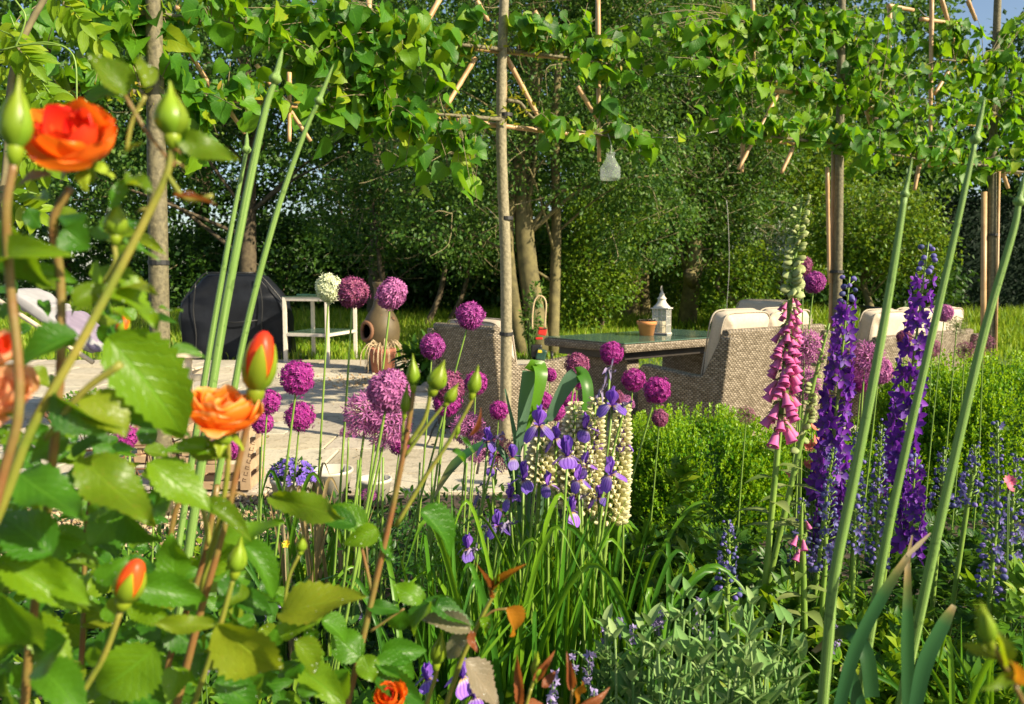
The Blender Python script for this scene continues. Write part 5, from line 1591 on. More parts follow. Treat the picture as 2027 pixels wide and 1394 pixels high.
for px, py, rp2, kd, bx, by, lb in AA:
    allium(px, py, rp2, kd, bx, by, lb)
allium(1894, 645, 21, 'seed', 1888, 730, 'green seed head of a spent allium against the lawn', d=3.6, group='spent allium seed heads')
allium(1946, 678, 22, 'seeddark', 1942, 760, 'dark brown seed head of a spent allium at the furthest trunk foot', d=3.6, group='spent allium seed heads')
allium(1910, 693, 20, 'seeddark', 1906, 760, 'greyish spent allium left of the dark brown seed head', d=3.7, group='spent allium seed heads')
allium(1478, 822, 20, 'seeddark', 1474, 880, 'dark spent allium above the middle box bush by the foxglove', d=3.4, group='spent allium seed heads')
allium(690, 862, 24, 'opening', 686, 985, 'half open green and pink allium at the left of the patio cluster', d=2.4)
allium(729, 984, 21, 'opening', 722, 1050, 'purple allium bud just opening in front of the white pot', d=2.3)
allium(753, 890, 18, 'opening', 752, 985, 'small green allium bud under the patio cluster', d=2.5)
# bare stems of cut alliums among the rest
SL = ['bare green stalk ' + q for q in ('left of the bellflower pot', 'in front of the wide empty white pot', 'by the half open allium bud', 'under the lowest magenta allium of the patio cluster', 'just right of the reddish rose stem', 'left of the half open green and pink allium', 'below the reddish bronze allium', 'left of the loose fading pink allium', 'at the left of the wire cloche', 'in front of the wire cloche', 'right of the wire cloche by the mottled trunk')]
for i, (px, d) in enumerate([(500, 2.4), (700, 2.5), (748, 2.2), (812, 2.6), (838, 2.3), (690, 2.2), (860, 2.7), (905, 2.6), (232, 2.2), (246, 2.3), (285, 2.5)]):
    top = P(px + R.uniform(8, 26), R.uniform(880, 925), d)
    ft = Vector((P(px, 1000, d).x - 0.02, d, -0.01))
    solo('allium_stalk', tubes('allium_stalk', [(smooth_path([ft, ft.lerp(top, 0.5) + Vector((0.006, 0, 0)), top], 4), [0.004, 0.003])], M['stem_g'], 6), SL[i], 'stalk', group='bare allium stalks')

# ------------------------------------------------------------------ elephant garlic scapes
def ribbon(path, wd, face, fold=0.25, tip=True):
    path = np.asarray(path, dtype=float)
    n = len(path)
    T = nrm(np.gradient(path, axis=0))
    f_ = np.asarray(face, dtype=float)
    f_ = np.broadcast_to(f_, path.shape)
    s = nrm(np.cross(T, f_))
    nn = np.cross(s, T)
    wd = np.interp(np.linspace(0, 1, n), np.linspace(0, 1, len(wd)), wd)[:, None]
    V = np.stack([path - s * wd + nn * wd * fold, path - s * wd * 0.5 + nn * wd * fold * 0.35, path, path + s * wd * 0.5 + nn * wd * fold * 0.35, path + s * wd + nn * wd * fold], 1).reshape(-1, 3)
    i, j = np.meshgrid(np.arange(n - 1), np.arange(4), indexing='ij')
    F = np.stack([i * 5 + j, i * 5 + j + 1, (i + 1) * 5 + j + 1, (i + 1) * 5 + j], -1).reshape(-1, 4)
    U = np.stack([np.tile(np.linspace(0, 1, 5), n), np.repeat(np.linspace(0, 1, n), 5)], -1)
    return V, [F], U


def strap(root, pts, wd, m, face=(0, -1, 0.15), name='strap_leaf', fold=0.25, label=None):
    V, F, U = ribbon(smooth_path(pts, 6), wd, face, fold)
    return part(name, mesh(name, V, [(F[0], 0)], M[m], U, True), root, label=label)


def scape(label, pts, d, wpx, bulb, tip, leaves=()):
    path = [P(a, b, d) for a, b in pts]
    a, b = path[0], path[1]
    v = (a - b).normalized()
    ft = a + v * (a.z / max(0.2, -v.z))
    ft.x = a.x + max(-0.3, min(0.3, ft.x - a.x))
    ft.z = -0.01
    root = thing('elephant_garlic', label, 'plant', ft, 'tall elephant garlic stems with pointed buds')
    k = d / F_PX
    part('stem', tubes('stem', [(smooth_path([ft] + path, 6), [wpx * k * 0.54, wpx * k * 0.50, wpx * k * 0.42, wpx * k * 0.27])], M['garlic'], 18), root)
    e = path[-1]
    T = (P(*tip, d) - e).normalized()
    L = (P(*tip, d) - e).length
    Bp = bulb * k
    prof = [(wpx * 0.2 * k, -Bp * 0.9), (Bp * 0.9, -Bp * 0.35), (Bp * 1.05, 0.1 * Bp), (Bp * 0.75, Bp * 0.6), (Bp * 0.5, Bp * 0.95), (Bp * 0.46, L * 0.35), (Bp * 0.40, L * 0.6), (Bp * 0.20, L * 0.88), (Bp * 0.03, L)]
    V, F, uv = lathe(prof, 14)
    part('bud', mesh('bud', V, [(f, 0) for f in F], M['garlic'], uv, True), root, frame(e, T.orthogonal(), T))
    return root


scape('leftmost and thinnest tall garlic stem, its small bud drooping', [(372, 960), (410, 720), (452, 480), (488, 297)], 1.45, 13, 9, (489, 262))
scape('thick middle garlic stem of the left three, its bud up among the lime leaves', [(385, 1010), (432, 690), (490, 380), (525, 220), (545, 157)], 1.30, 18, 12, (560, 95))
scape('garlic stem of the left three that leans right to a long pointed bud', [(440, 900), (485, 660), (545, 430), (600, 270), (631, 200)], 1.35, 13, 9, (661, 126))
g1 = scape('thick pale green garlic stem leaning across the first delphinium', [(1634, 1330), (1650, 1150), (1690, 950), (1735, 720), (1770, 520), (1791, 385)], 1.15, 21, 9, (1806, 312))
g2 = scape('garlic stem leaning across the second delphinium to the highest right bud', [(1712, 1320), (1750, 1090), (1795, 880), (1850, 640), (1900, 420), (1931, 277)], 1.22, 17, 11, (1950, 192))
g3 = scape('rightmost garlic stem leaning to the picture edge', [(1805, 1290), (1848, 1090), (1895, 880), (1950, 650), (2005, 460), (2017, 400)], 1.2, 19, 11, (2032, 330))
strap(g1, [P(1655, 1420, 1.13), P(1690, 1290, 1.12), (P(1745, 1180, 1.11)), P(1800, 1095, 1.10)], [0.009, 0.010, 0.009, 0.004], 'strap')
strap(g1, [P(1795, 1100, 1.10), P(1818, 1078, 1.10), P(1842, 1055, 1.10)], [0.003, 0.0035, 0.001], 'dry', name='withered_tip')
strap(g3, [P(1797, 1420, 1.16), P(1795, 1260, 1.16), P(1796, 1110, 1.16)], [0.010, 0.010, 0.004], 'strap')
strap(g3, [P(1796, 1115, 1.158), P(1800, 1090, 1.158), P(1806, 1060, 1.158)], [0.0035, 0.003, 0.001], 'dry', name='withered_tip')
strap(g3, [P(1810, 1400, 1.1), P(1830, 1310, 1.1), P(1866, 1235, 1.1), P(1888, 1198, 1.1)], [0.010, 0.012, 0.010, 0.004], 'strap', name='strap_leaf')
strap(g2, [P(1725, 1380, 1.2), P(1712, 1290, 1.21), P(1670, 1250, 1.24), P(1610, 1290, 1.28)], [0.012, 0.012, 0.011, 0.004], 'strap')
strap(g2, [P(1700, 1400, 1.2), P(1680, 1330, 1.18), P(1665, 1320, 1.15)], [0.012, 0.010, 0.006], 'strap')

# bent glaucous leaves in the middle
root = thing('broad_leaved_garlic', 'clump of broad grey green leaves, two bent sharply over, behind the irises', 'plant', Vector((P(1060, 1300, 1.95).x, 1.95, 0)))
dd = 2.3
strap(root, [Vector((P(1000, 1300, dd).x, dd, -0.01)), P(1012, 1000, dd), P(1038, 830, dd), P(1052, 735, dd)], [0.005, 0.006, 0.010, 0.027, 0.028], 'glauc', face=(0.25, -1, 0.1), fold=0.15)
strap(root, [P(1052, 735, dd), P(1064, 724, dd - 0.01), P(1070, 745, dd - 0.03), P(1060, 800, dd - 0.04), P(1040, 860, dd - 0.04)], [0.029, 0.027, 0.022, 0.016, 0.003], 'blade', face=(0.7, -1, 0.2), fold=0.15)
strap(root, [Vector((P(1080, 1300, dd).x, dd, -0.01)), P(1072, 900, dd), P(1092, 820, dd), P(1125, 758, dd), P(1142, 742, dd)], [0.005, 0.007, 0.014, 0.022, 0.022], 'glauc', face=(0.2, -1, 0.4), fold=0.2)
strap(root, [P(1142, 742, dd), P(1152, 742, dd - 0.01), P(1162, 770, dd - 0.03), P(1160, 820, dd - 0.04), P(1140, 880, dd - 0.05)], [0.022, 0.021, 0.019, 0.017, 0.003], 'blade', face=(0.5, -1, 0.3), fold=0.2)
strap(root, [Vector((P(1090, 1300, dd).x, dd, -0.01)), P(1085, 1000, dd), P(1105, 880, dd), P(1155, 800, dd)], [0.005, 0.009, 0.011, 0.002], 'blade', fold=0.25)
strap(root, [Vector((P(1020, 1300, dd).x, dd, -0.01)), P(1028, 1000, dd), P(1022, 880, dd), P(1000, 770, dd)], [0.005, 0.007, 0.008, 0.002], 'glauc', fold=0.3)
strap(root, [P(1030, 1000, dd), P(1000, 905, dd), P(960, 880, dd), P(900, 920, dd), P(858, 985, dd)], [0.006, 0.010, 0.013, 0.016, 0.003], 'strap', face=(0.1, -0.7, 1), fold=0.2)
strap(root, [Vector((P(1040, 1300, dd).x, dd, -0.01)), P(1045, 1050, dd), P(1052, 900, dd)], [0.004, 0.005, 0.006], 'glauc', fold=0.6)
part('stem', tubes('stem', [([Vector((P(1038, 1300, dd).x, dd, -0.01)), P(1036, 1080, dd), P(1040, 880, dd)], [0.0065, 0.006, 0.0055])], M['garlic'], 10), root)

# ------------------------------------------------------------------ clumps of blades (irises, day lilies)
def blade_clump(name, label, px0, px1, d0, d1, n, top0, top1, wd, m='blade', lean=0.16, group=None, cat='plant', dryn=0):
    cx_ = P((px0 + px1) / 2, 1300, (d0 + d1) / 2)
    root = thing(name, label, cat, (cx_.x, cx_.y, 0), group)
    for i in range(n):
        d = R.uniform(d0, d1)
        px = R.uniform(px0, px1)
        b = P(px, 1300, d); b.z = -0.01
        tz = P(px, R.uniform(top0, top1), d).z
        l = Vector((R.gauss(0, lean), R.gauss(0, lean * 0.5), 0))
        t = b + l * 0.9 * max(0.3, tz) + Vector((0, 0, tz))
        mid = b + l * 0.25 * tz + Vector((0, 0, tz * 0.6))
        pts = [b, mid, t]
        if R.random() < 0.25:
            pts.append(t + l * 0.4 + Vector((0, 0, -0.10 * R.random() - 0.03)))
        w_ = wd * R.uniform(0.7, 1.25)
        strap(root, pts, [w_ * 0.8, w_, w_ * 0.8, w_ * 0.05], m if i >= dryn else 'dry', face=(R.gauss(0, 0.8), -1, 0.2), name='leaf', fold=0.3)
    return root


blade_clump('iris_clump', 'dense clump of narrow iris leaves below the violet iris flowers', 900, 1130, 1.85, 2.4, 150, 950, 1220, 0.0072)
blade_clump('iris_clump', 'clump of narrow iris leaves left of the dark middle flower stems', 840, 980, 1.95, 2.5, 70, 1050, 1260, 0.0065)
blade_clump('iris_clump', 'iris leaves in front of the cream lupins', 1060, 1250, 1.95, 2.4, 70, 980, 1190, 0.007)
blade_clump('day_lily', 'tuft of broad bright green arching leaves below the middle box bush', 1200, 1330, 1.75, 2.05, 26, 1060, 1230, 0.0085, lean=0.34)
blade_clump('day_lily', 'few long arching green leaves low in the middle beside the orange rose leaf', 780, 900, 1.7, 2.0, 24, 1130, 1300, 0.006, lean=0.35)
blade_clump('allium_leaves', 'withering straw coloured allium leaves in front of the white pots', 540, 640, 2.3, 2.7, 20, 925, 1010, 0.007, lean=0.14, dryn=14)
blade_clump('allium_leaves', 'withering yellow green allium leaves left of the half open allium bud', 640, 740, 2.3, 2.7, 22, 930, 1020, 0.007, lean=0.14, dryn=11)
blade_clump('day_lily', 'grassy leaves at the foot of the leaning garlic stems', 1850, 2060, 1.5, 1.9, 44, 1190, 1330, 0.006, lean=0.4)
blade_clump('day_lily', 'green arching leaves between the rose stems at the lower left', 480, 640, 2.1, 2.5, 26, 1000, 1180, 0.006, lean=0.4)

# ------------------------------------------------------------------ box bushes
def box_bush(label, c, rx, ry, h, n, flat=0.55):
    root = thing('box_bush', label, 'shrub', (c[0], c[1], 0), 'clipped box bushes in the bed')
    d = rand_dir(n)
    d[:, 2] = np.abs(d[:, 2]) * 1.0 - 0.12
    e = 0.62
    s = np.sign(d) * np.abs(d) ** e
    lump = np.array([1 + 0.09 * noise.noise((a * 2.4 + c[0], b * 2.4, q * 2.4)) for a, b, q in d])
    r = rng.uniform(0.86, 1.03, n) ** 1.0 * lump
    pos = s * r[:, None] * np.array([rx, ry, h]) + np.array([c[0], c[1], 0.03])
    pos[:, 2] = np.maximum(pos[:, 2], 0.01)
    y = d * 0.9 + rand_dir(n) * 0.75 + np.array([0, 0, 0.55])
    V, F, U = cloud(OVV * np.array([1.15, 1, 1]), OVF, pos, frames(y, rand_dir(n) + d * 0.8), 0.019 * rng.uniform(0.65, 1.35, n), OVU)
    part('foliage', mesh('foliage', V, [(q, 0) for q in F], M['box'], U, True), root, kind='stuff')
    # upright new shoots over the top
    m_ = n // 40
    d2 = rand_dir(m_); d2[:, 2] = np.abs(d2[:, 2])
    s2 = np.sign(d2) * np.abs(d2) ** e * np.array([rx, ry, h]) * 1.0 + np.array([c[0], c[1], 0.03])
    k = 9
    t = np.tile(np.linspace(0, 1, k), m_)
    b = np.repeat(s2, k, 0) + np.stack([np.zeros(m_ * k), np.zeros(m_ * k), t * 0.045], -1) + np.repeat(d2, k, 0) * (t * 0.03)[:, None]
    yy = rand_dir(m_ * k) * 0.8 + np.array([0, 0, 0.9])
    V, F, U = cloud(OVV, OVF, b, frames(yy, rand_dir(m_ * k)), 0.018 * rng.uniform(0.7, 1.2, m_ * k), OVU)
    part('young_shoots', mesh('young_shoots', V, [(q, 0) for q in F], M['box_tip'], U, True), root, kind='stuff')
    bm = bmesh.new()
    bmesh.ops.create_icosphere(bm, subdivisions=4, radius=1)
    for v in bm.verts:
        q = v.co.copy()
        sg = lambda a: math.copysign(abs(a) ** e, a)
        v.co = Vector((sg(q.x) * rx * 0.84, sg(q.y) * ry * 0.84, max(-0.02, sg(q.z) * h * 0.86)))
    part('inner_core', bm_mesh(bm, 'inner_core', M['box_in'], True), root, Matrix.Translation((c[0], c[1], 0)))  # added solid core, its green lightened so gaps between leaves are not black


M['box_in'] = plain('box_inner', (0.02, 0.06, 0.008), (0.05, 0.13, 0.012), 0.9, 30, bmp=0.8)
M['box_tip'] = leafmat('box_new_leaf', [(0.11, 0.26, 0.012), (0.19, 0.36, 0.014), (0.28, 0.42, 0.018)], (0.42, 0.62, 0.008), 0.45, 0.36)
c1 = P(1385, 900, 4.3)
box_bush('rounded box bush in the middle in front of the right armchair', (c1.x, 4.3), 0.43, 0.42, 0.50, 30000)
c2 = P(1960, 850, 4.75)
box_bush('big box bush at the right behind the garlic stems', (c2.x, 4.8), 0.62, 0.55, 0.76, 48000)
c3 = P(1700, 980, 4.5)
box_bush('low box bush hidden behind the two delphiniums', (c3.x, 4.7), 0.42, 0.4, 0.36, 14000)

# ------------------------------------------------------------------ delphiniums
def delph_floret(pm='delph'):
    b = MB()
    V, F, U = leaf_grid(3, lambda t: 0.30 * math.sin(PI * min(1, t * 0.92 + 0.06)) ** 0.7, fold=0.08, curl=-0.35, cols=1, wave=0.05)
    for i in range(5):
        a = 2 * PI * i / 5 + 0.2
        c_, s_ = math.cos(a), math.sin(a)
        b.add((V + np.array([0, 0.05, -0.02 * (i % 2)])) @ np.array([[c_, s_, 0], [-s_, c_, 0], [0, 0, 1]]), F, 0, U)
    for i in range(3):
        a = 2 * PI * i / 3
        c_, s_ = math.cos(a), math.sin(a)
        b.add((V * 0.3 + np.array([0, 0.02, 0.10])) @ np.array([[c_, s_, 0], [-s_, c_, 0], [0, 0, 1]]), F, 1, U)
    V, Fs, uv = tube([(0, 0, 0), (0, -0.1, -0.25), (0, -0.05, -0.55)], [0.07, 0.05, 0.02], 5)
    b.add(V, Fs, 0, uv)
    return b.build('floret', [M[pm], M['delph_eye']], True)


def bud_mesh(m, name='bud'):
    V, F, uv = lathe([(0, -0.5), (0.28, -0.35), (0.42, 0.0), (0.34, 0.3), (0, 0.5)], 7)
    return mesh(name, V, [(f, 0) for f in F], m, uv, True)


DF = [delph_floret(), delph_floret('delph_blue')]
DB = bud_mesh(M['delph_blue'])
GD = 'violet delphinium spikes'


def spike_path(top, bot, d):
    A, B = P(*top, d), P(*bot, d)
    ft = foot(*top, d, *bot)
    return A, B, ft


def delphinium(label, top, bot, d, n, r0, r1, fs, bud_n=14, group=None, budonly=False, leaves=8):
    A, B, ft = spike_path(top, bot, d)
    root = thing('delphinium', label, 'flower', ft, group)
    path = smooth_path([ft, B, B.lerp(A, 0.5) + Vector((R.uniform(-.01, .01), 0, 0)), A], 6)
    part('stem', tubes('stem', [(path, [0.007, 0.006, 0.004, 0.002])], M['stem_g'], 7), root)
    ax = (A - B).normalized()
    for i in range(n):
        t = (i + 0.5) / n
        a = i * 2.4 + R.gauss(0, 0.3)
        rad = (r0 + (r1 - r0) * t) * R.uniform(0.8, 1.1)
        dr = Vector((math.cos(a), math.sin(a), 0))
        c = B.lerp(A, t) + Vector((0, 0, R.gauss(0, 0.006)))
        q = c + dr * rad
        s = fs * (1 - 0.5 * t) * R.uniform(0.85, 1.15)
        if (budonly and R.random() < 0.78) or (not budonly and t > 0.88):
            part('bud', DB, root, frame(q, ax + dr * 0.3, dr, s * (1.0 if not budonly else R.uniform(0.55, 1.25))))
        else:
            up = Vector((R.gauss(0, 0.2), R.gauss(0, 0.2), 1))
            part('floret', DF[1 if budonly else 0], root, frame(q, up - dr * up.dot(dr), dr + Vector((R.gauss(0, .2), R.gauss(0, .2), R.gauss(0.05, .2))), s * (0.85 if budonly else 1)))
        if i % 2 == 0:
            pass
    its = []
    for i in range(n):
        t = (i + 0.5) / n
        a = i * 2.4
        dr = Vector((math.cos(a), math.sin(a), 0))
        c = B.lerp(A, t)
        its.append(([c - Vector((0, 0, 0.012)), c + dr * (r0 + (r1 - r0) * t) * 0.8], [0.0014]))
    part('flower_stalks', tubes('flower_stalks', its, M['stem_g'], 4), root, kind='stuff')
    return root


delphinium('first of two tall violet delphinium spikes, beside the pink foxglove', (1682, 548), (1636, 985), 2.15, 78, 0.038, 0.018, 0.034, group=None)
delphinium('second taller violet delphinium spike nearer the right, between garlic stems', (1838, 480), (1772, 985), 2.2, 80, 0.038, 0.018, 0.035)
delphinium('lower violet delphinium side spike behind the second garlic stem', (1812, 905), (1800, 1100), 2.1, 34, 0.03, 0.015, 0.030)
delphinium('short violet side spike low behind the first garlic stem', (1650, 900), (1632, 1110), 2.2, 44, 0.035, 0.018, 0.030)
for i, (tp, bt, d, nn, lb) in enumerate([
    ((1700, 855), (1690, 1090), 2.05, 44, 'blue budded delphinium spike right of the first garlic stem'),
    ((1745, 840), (1735, 1120), 2.1, 50, 'blue budded delphinium spike between the two violet spikes'),
    ((1650, 885), (1632, 1140), 2.0, 40, 'blue budded delphinium spike left of the first garlic stem'),
    ((1590, 985), (1585, 1120), 2.05, 16, 'sparse blue budded spike below the foxglove'),
    ((1442, 1030), (1440, 1175), 1.95, 26, 'short blue spike alone in front of the middle box bush'),
    ((1975, 835), (1958, 1190), 1.9, 46, 'blue budded spike in front of the big box bush, nearest the edge'),
    ((1930, 880), (1915, 1000), 2.0, 26, 'shorter blue budded spike left of the edge one by the big box bush'),
    ((1870, 890), (1862, 1010), 2.1, 22, 'blue budded spike between the two rightmost garlic stems'),
    ((2012, 900), (2000, 1120), 2.0, 30, 'blue spike cut by the right edge of the photo')]):
    delphinium(lb, tp, bt, d, int(nn * 2.1), 0.030, 0.010, 0.016, budonly=True)

# ------------------------------------------------------------------ foxgloves
def bell_mesh(m, name='bell', k=9):
    prof = [(0.07, 0), (0.12, 0.10), (0.13, 0.22), (0.20, 0.45), (0.25, 0.7), (0.27, 0.85), (0.35, 1.0)]
    V, F, uv = lathe(prof, k)
    V[:, 1] *= 0.9
    b = MB()
    b.add(V, F, 0, uv)
    Vi = V * np.array([0.9, 0.9, 0.99]) + np.array([0, 0, 0.005])
    b.add(Vi, [F[0][:, ::-1]], 0, uv * np.array([1, 0.3]))
    return b.build(name, m, True)


FB = bell_mesh(M['fox'])
FBB = bud_mesh(M['fox_bud'])
SEP = lmesh('bract', M['fox_bract'], 4, ovate(0.22), fold=0.1, curl=0.5, cols=1)


def foxglove(label, top, bot, d, n_bell, n_bud, lenb, ring=0.012):
    A, B, ft = spike_path(top, bot, d)
    root = thing('foxglove', label, 'flower', ft)
    mid = B.lerp(A, 0.5) + Vector((-0.004, 0, 0))
    path = smooth_path([ft, B, mid, A], 8)
    part('stem', tubes('stem', [(path, [0.009, 0.008, 0.006, 0.0025])], M['stem_g'], 8), root)
    n = n_bell + n_bud
    for i in range(n):
        t = (i + 0.5) / n
        a = -PI / 2 + R.gauss(0, 1.05)
        dr = Vector((math.cos(a), math.sin(a), 0))
        if R.random() < 0.22:
            dr = -dr
        c = Vector(path[8 + int(t * 15.9)]).lerp(Vector(path[min(24, 9 + int(t * 15.9))]), (t * 15.9) % 1)
        q = c + dr * ring
        if i < n_bell:
            s = lenb * (1 - 0.58 * (i / n_bell) ** 1.3) * R.uniform(0.9, 1.1)
            dd_ = Vector((dr.x * 0.55, dr.y * 0.5, -1 + 0.25 * R.random()))
            part('bell', FB, root, frame(q, dd_.orthogonal(), dd_, s))
        else:
            u = (i - n_bell) / n_bud
            s = lenb * 0.82 * (1 - 0.66 * u)
            dd_ = Vector((dr.x, dr.y, -0.3 + 0.9 * u))
            part('bud', FBB, root, frame(q, dd_.orthogonal(), dd_, s, sx=s * 0.5))
        if i % 2 == 0:
            part('bract', SEP, root, frame(c, Vector((-dr.x, dr.y, 0.3)), Vector((0, 0, 1)), lenb * (0.7 - 0.3 * t)))
        part('bract', SEP, root, frame(c, dr + Vector((0, 0, 0.25)), Vector((0, 0, 1)), lenb * (0.85 - 0.35 * t)))
    for i in range(8):
        a = i * 2.4
        dr = Vector((math.cos(a), math.sin(a) * 0.7, 0.35))
        c = ft.lerp(B, 0.72 + i * 0.035)
        part('leaf', SEP, root, frame(c, dr, Vector((0, 0, 1)), 0.10 - 0.006 * i))
    return root


foxglove('tall pink foxglove with green buds at its tip, in front of the cream cushions', (1588, 385), (1543, 850), 2.05, 72, 52, 0.046, ring=0.016)
fx = foxglove('green unopened side spire of the foxglove leaning right behind the first delphinium', (1642, 640), (1580, 900), 2.12, 0, 34, 0.034)
foxglove('short pink foxglove side shoot with few bells below the first delphinium', (1588, 995), (1590, 1120), 2.0, 5, 0, 0.030, ring=0.016)

# ------------------------------------------------------------------ lupins
def lup_mesh():
    b = MB()
    V, F, uv = lathe([(0, -0.1), (0.20, 0.1), (0.26, 0.4), (0.2, 0.75), (0, 1.0)], 7)
    b.add(V * np.array([0.8, 1.1, 1]), F, 0, uv)
    V, F, U = leaf_grid(3, ovate(0.42, 0.7), fold=-0.12, curl=-0.5, cols=1)
    b.add(V * np.array([1, 0.8, 1]) @ np.array([[1, 0, 0], [0, 0.3, 0.95], [0, -0.95, 0.3]]) + np.array([0, 0.12, 0.05]), F, 0, U)
    return b.build('floret', M['lupin'], True)


LU = lup_mesh()


def lupin(label, top, bot, d, rows, r0, fs):
    A, B, ft = spike_path(top, bot, d)
    root = thing('lupin', label, 'flower', ft, 'cream lupin spikes behind the irises')
    part('stem', tubes('stem', [(smooth_path([ft, B, A], 6), [0.007, 0.006, 0.003])], M['stem_g'], 7), root)
    for i in range(rows):
        t = i / (rows - 1)
        k = 10 if t < 0.6 else (8 if t < 0.85 else 5)
        for j in range(k):
            a = 2 * PI * j / k + (i % 2) * PI / k + R.gauss(0, 0.08)
            dr = Vector((math.cos(a), math.sin(a), 0))
            rr = r0 * (1 - 0.72 * t ** 1.8)
            q = B.lerp(A, t) + dr * rr * 0.62
            part('floret', LU, root, frame(q, Vector((0, 0, 1)) - dr * 0.2, dr + Vector((0, 0, 0.25 - 0.1 * t)), fs * (1 - 0.45 * t) * R.uniform(0.9, 1.1)))
    return root


lupin('cream lupin spike furthest right beside the middle box bush', (1233, 805), (1205, 1030), 2.14, 26, 0.045, 0.031)
lupin('cream lupin spike behind the lower middle iris', (1180, 790), (1160, 1010), 2.13, 25, 0.043, 0.030)
lupin('cream lupin spike behind the drooping two flowered iris', (1137, 800), (1128, 1000), 2.12, 25, 0.043, 0.030)
lupin('shorter cream lupin spike behind the leftmost lit iris', (1075, 845), (1068, 960), 2.12, 16, 0.043, 0.030)

# ------------------------------------------------------------------ Siberian irises
STD = lmesh('standard_petal', M['iris'], 7, lambda t: 0.07 + 0.27 * math.sin(PI * min(1, t * 0.93 + 0.02)) ** 1.2 * (0.4 + 0.9 * t), fold=0.16, curl=-0.05, wave=0.07, cols=2)
FAL = [lmesh('fall_petal', M['iris_fall'], 8, lambda t: 0.09 + 0.36 * max(0, math.sin(PI * max(0, t - 0.05) ** 1.6)) ** 0.75, fold=-0.06, curl=0.8 + 0.3 * i, wave=0.06, cols=2) for i in range(2)]
WLT = [lmesh('wilted_petal', M['iris_wilt'], 6, lambda t: 0.05 + 0.10 * math.sin(PI * t), fold=0.4, curl=c, wave=0.3, cols=1, twist=1.0) for c in (0.5, 1.1, -0.6)]
STY = lmesh('style_arm', M['iris'], 4, lambda t: 0.12 + 0.10 * t, fold=-0.2, curl=0.3, cols=1)
OVY = bud_mesh(M['stem_dark'], 'ovary')


def iris(label, fl, d, by, bx=None, size=0.055, wilt=False, extra=()):
    bx = bx or fl[0] - 12
    h = P(*fl, d)
    ft = foot(*fl, d, bx, by)
    root = thing('siberian_iris', label, 'flower', ft, 'violet siberian irises in the middle of the bed')
    part('stem', tubes('stem', [(smooth_path([ft, ft.lerp(h, 0.5) + Vector((0.01, 0, 0)), h - Vector((0, 0, 0.02))], 6), [0.0045, 0.0038, 0.0032])], M['stem_g'], 7), root)
    for (px, py, w_, s) in [(fl[0], fl[1], wilt, size)] + list(extra):
        s *= 0.82
        c = P(px, py, d - 0.01 * (px != fl[0]))
        if px != fl[0]:
            st = ft.lerp(h, 0.72)
            part('side_stem', tubes('side_stem', [(smooth_path([st, st.lerp(c, 0.6) + Vector((0, 0, 0.0)), c - Vector((0, 0, 0.015))], 5), [0.003, 0.0026])], M['stem_g'], 6), root)
        ov = part('ovary', OVY, root, frame(c - Vector((0, 0, 0.012)), Vector((0, 1, 0)), Vector((0, 0, 1)), 0.024, sx=0.011))
        a0 = R.uniform(0, 2) + 0.3
        for k in range(3):
            a = a0 + k * 2 * PI / 3
            dr = Vector((math.cos(a), math.sin(a), 0))
            if w_:
                part('wilted_petal', WLT[k], ov, frame(c, dr * 0.8 + Vector((0, 0, R.uniform(-0.3, 0.7))), Vector((0, 0, 1)), s * R.uniform(0.6, 0.85)))
                part('wilted_petal', WLT[(k + 1) % 3], ov, frame(c, -dr + Vector((0, 0, R.uniform(-0.9, 0.2))), Vector((0, 0, 1)), s * R.uniform(0.5, 0.75)))
                continue
            part('fall_petal', FAL[k % 2], ov, frame(c, dr + Vector((0, 0, 0.15 + R.gauss(0, 0.15))), Vector((0, 0, 1)), s * R.uniform(0.76, 0.9), sx=s * R.uniform(0.85, 1.1)))
            dq = dr + Vector((0, 0, 0.75))
            part('style_arm', STY, ov, frame(c, dq, Vector((0, 0, 1)) - dr * 0.5, s * 0.42))
            d2 = Vector((math.cos(a + PI / 3), math.sin(a + PI / 3), 0))
            part('standard_petal', STD, ov, frame(c, d2 * 0.38 + Vector((R.gauss(0, .05), 0, 1)), d2 * -1, s * R.uniform(0.82, 1.0), sx=s * R.uniform(1.0, 1.25)))
    return root


iris('violet iris facing the camera, topmost, over the cream lupins', (1211, 803), 2.05, 1040, 1180, 0.056, extra=[(1236, 800, True, 0.04)])
iris('violet iris at the left of the clump in front of the bent leaf', (1067, 842), 2.0, 1000, 1050, 0.060)
iris('violet iris just right of the bent leaf, half in shade', (1160, 850), 2.1, 1000, 1150, 0.052)
iris('broad drooping violet iris in the middle with white marked falls', (1123, 903), 1.95, 1100, 1105, 0.062)
iris('violet iris with upright petals below the shaded one', (1158, 922), 2.1, 1080, 1160, 0.048)
iris('violet iris at the right edge of the clump against the lupin', (1208, 940), 2.0, 1100, 1180, 0.055)
iris('dark violet iris in shade low at the left of the clump', (1036, 950), 2.0, 1100, 1030, 0.055)
iris('small violet iris lowest among the lupin feet', (1131, 1012), 2.0, 1150, 1120, 0.050)
iris('violet iris with a wilted flower beside the reddish spent allium', (965, 872), 2.05, 1000, 950, 0.046, extra=[(985, 868, True, 0.04)])
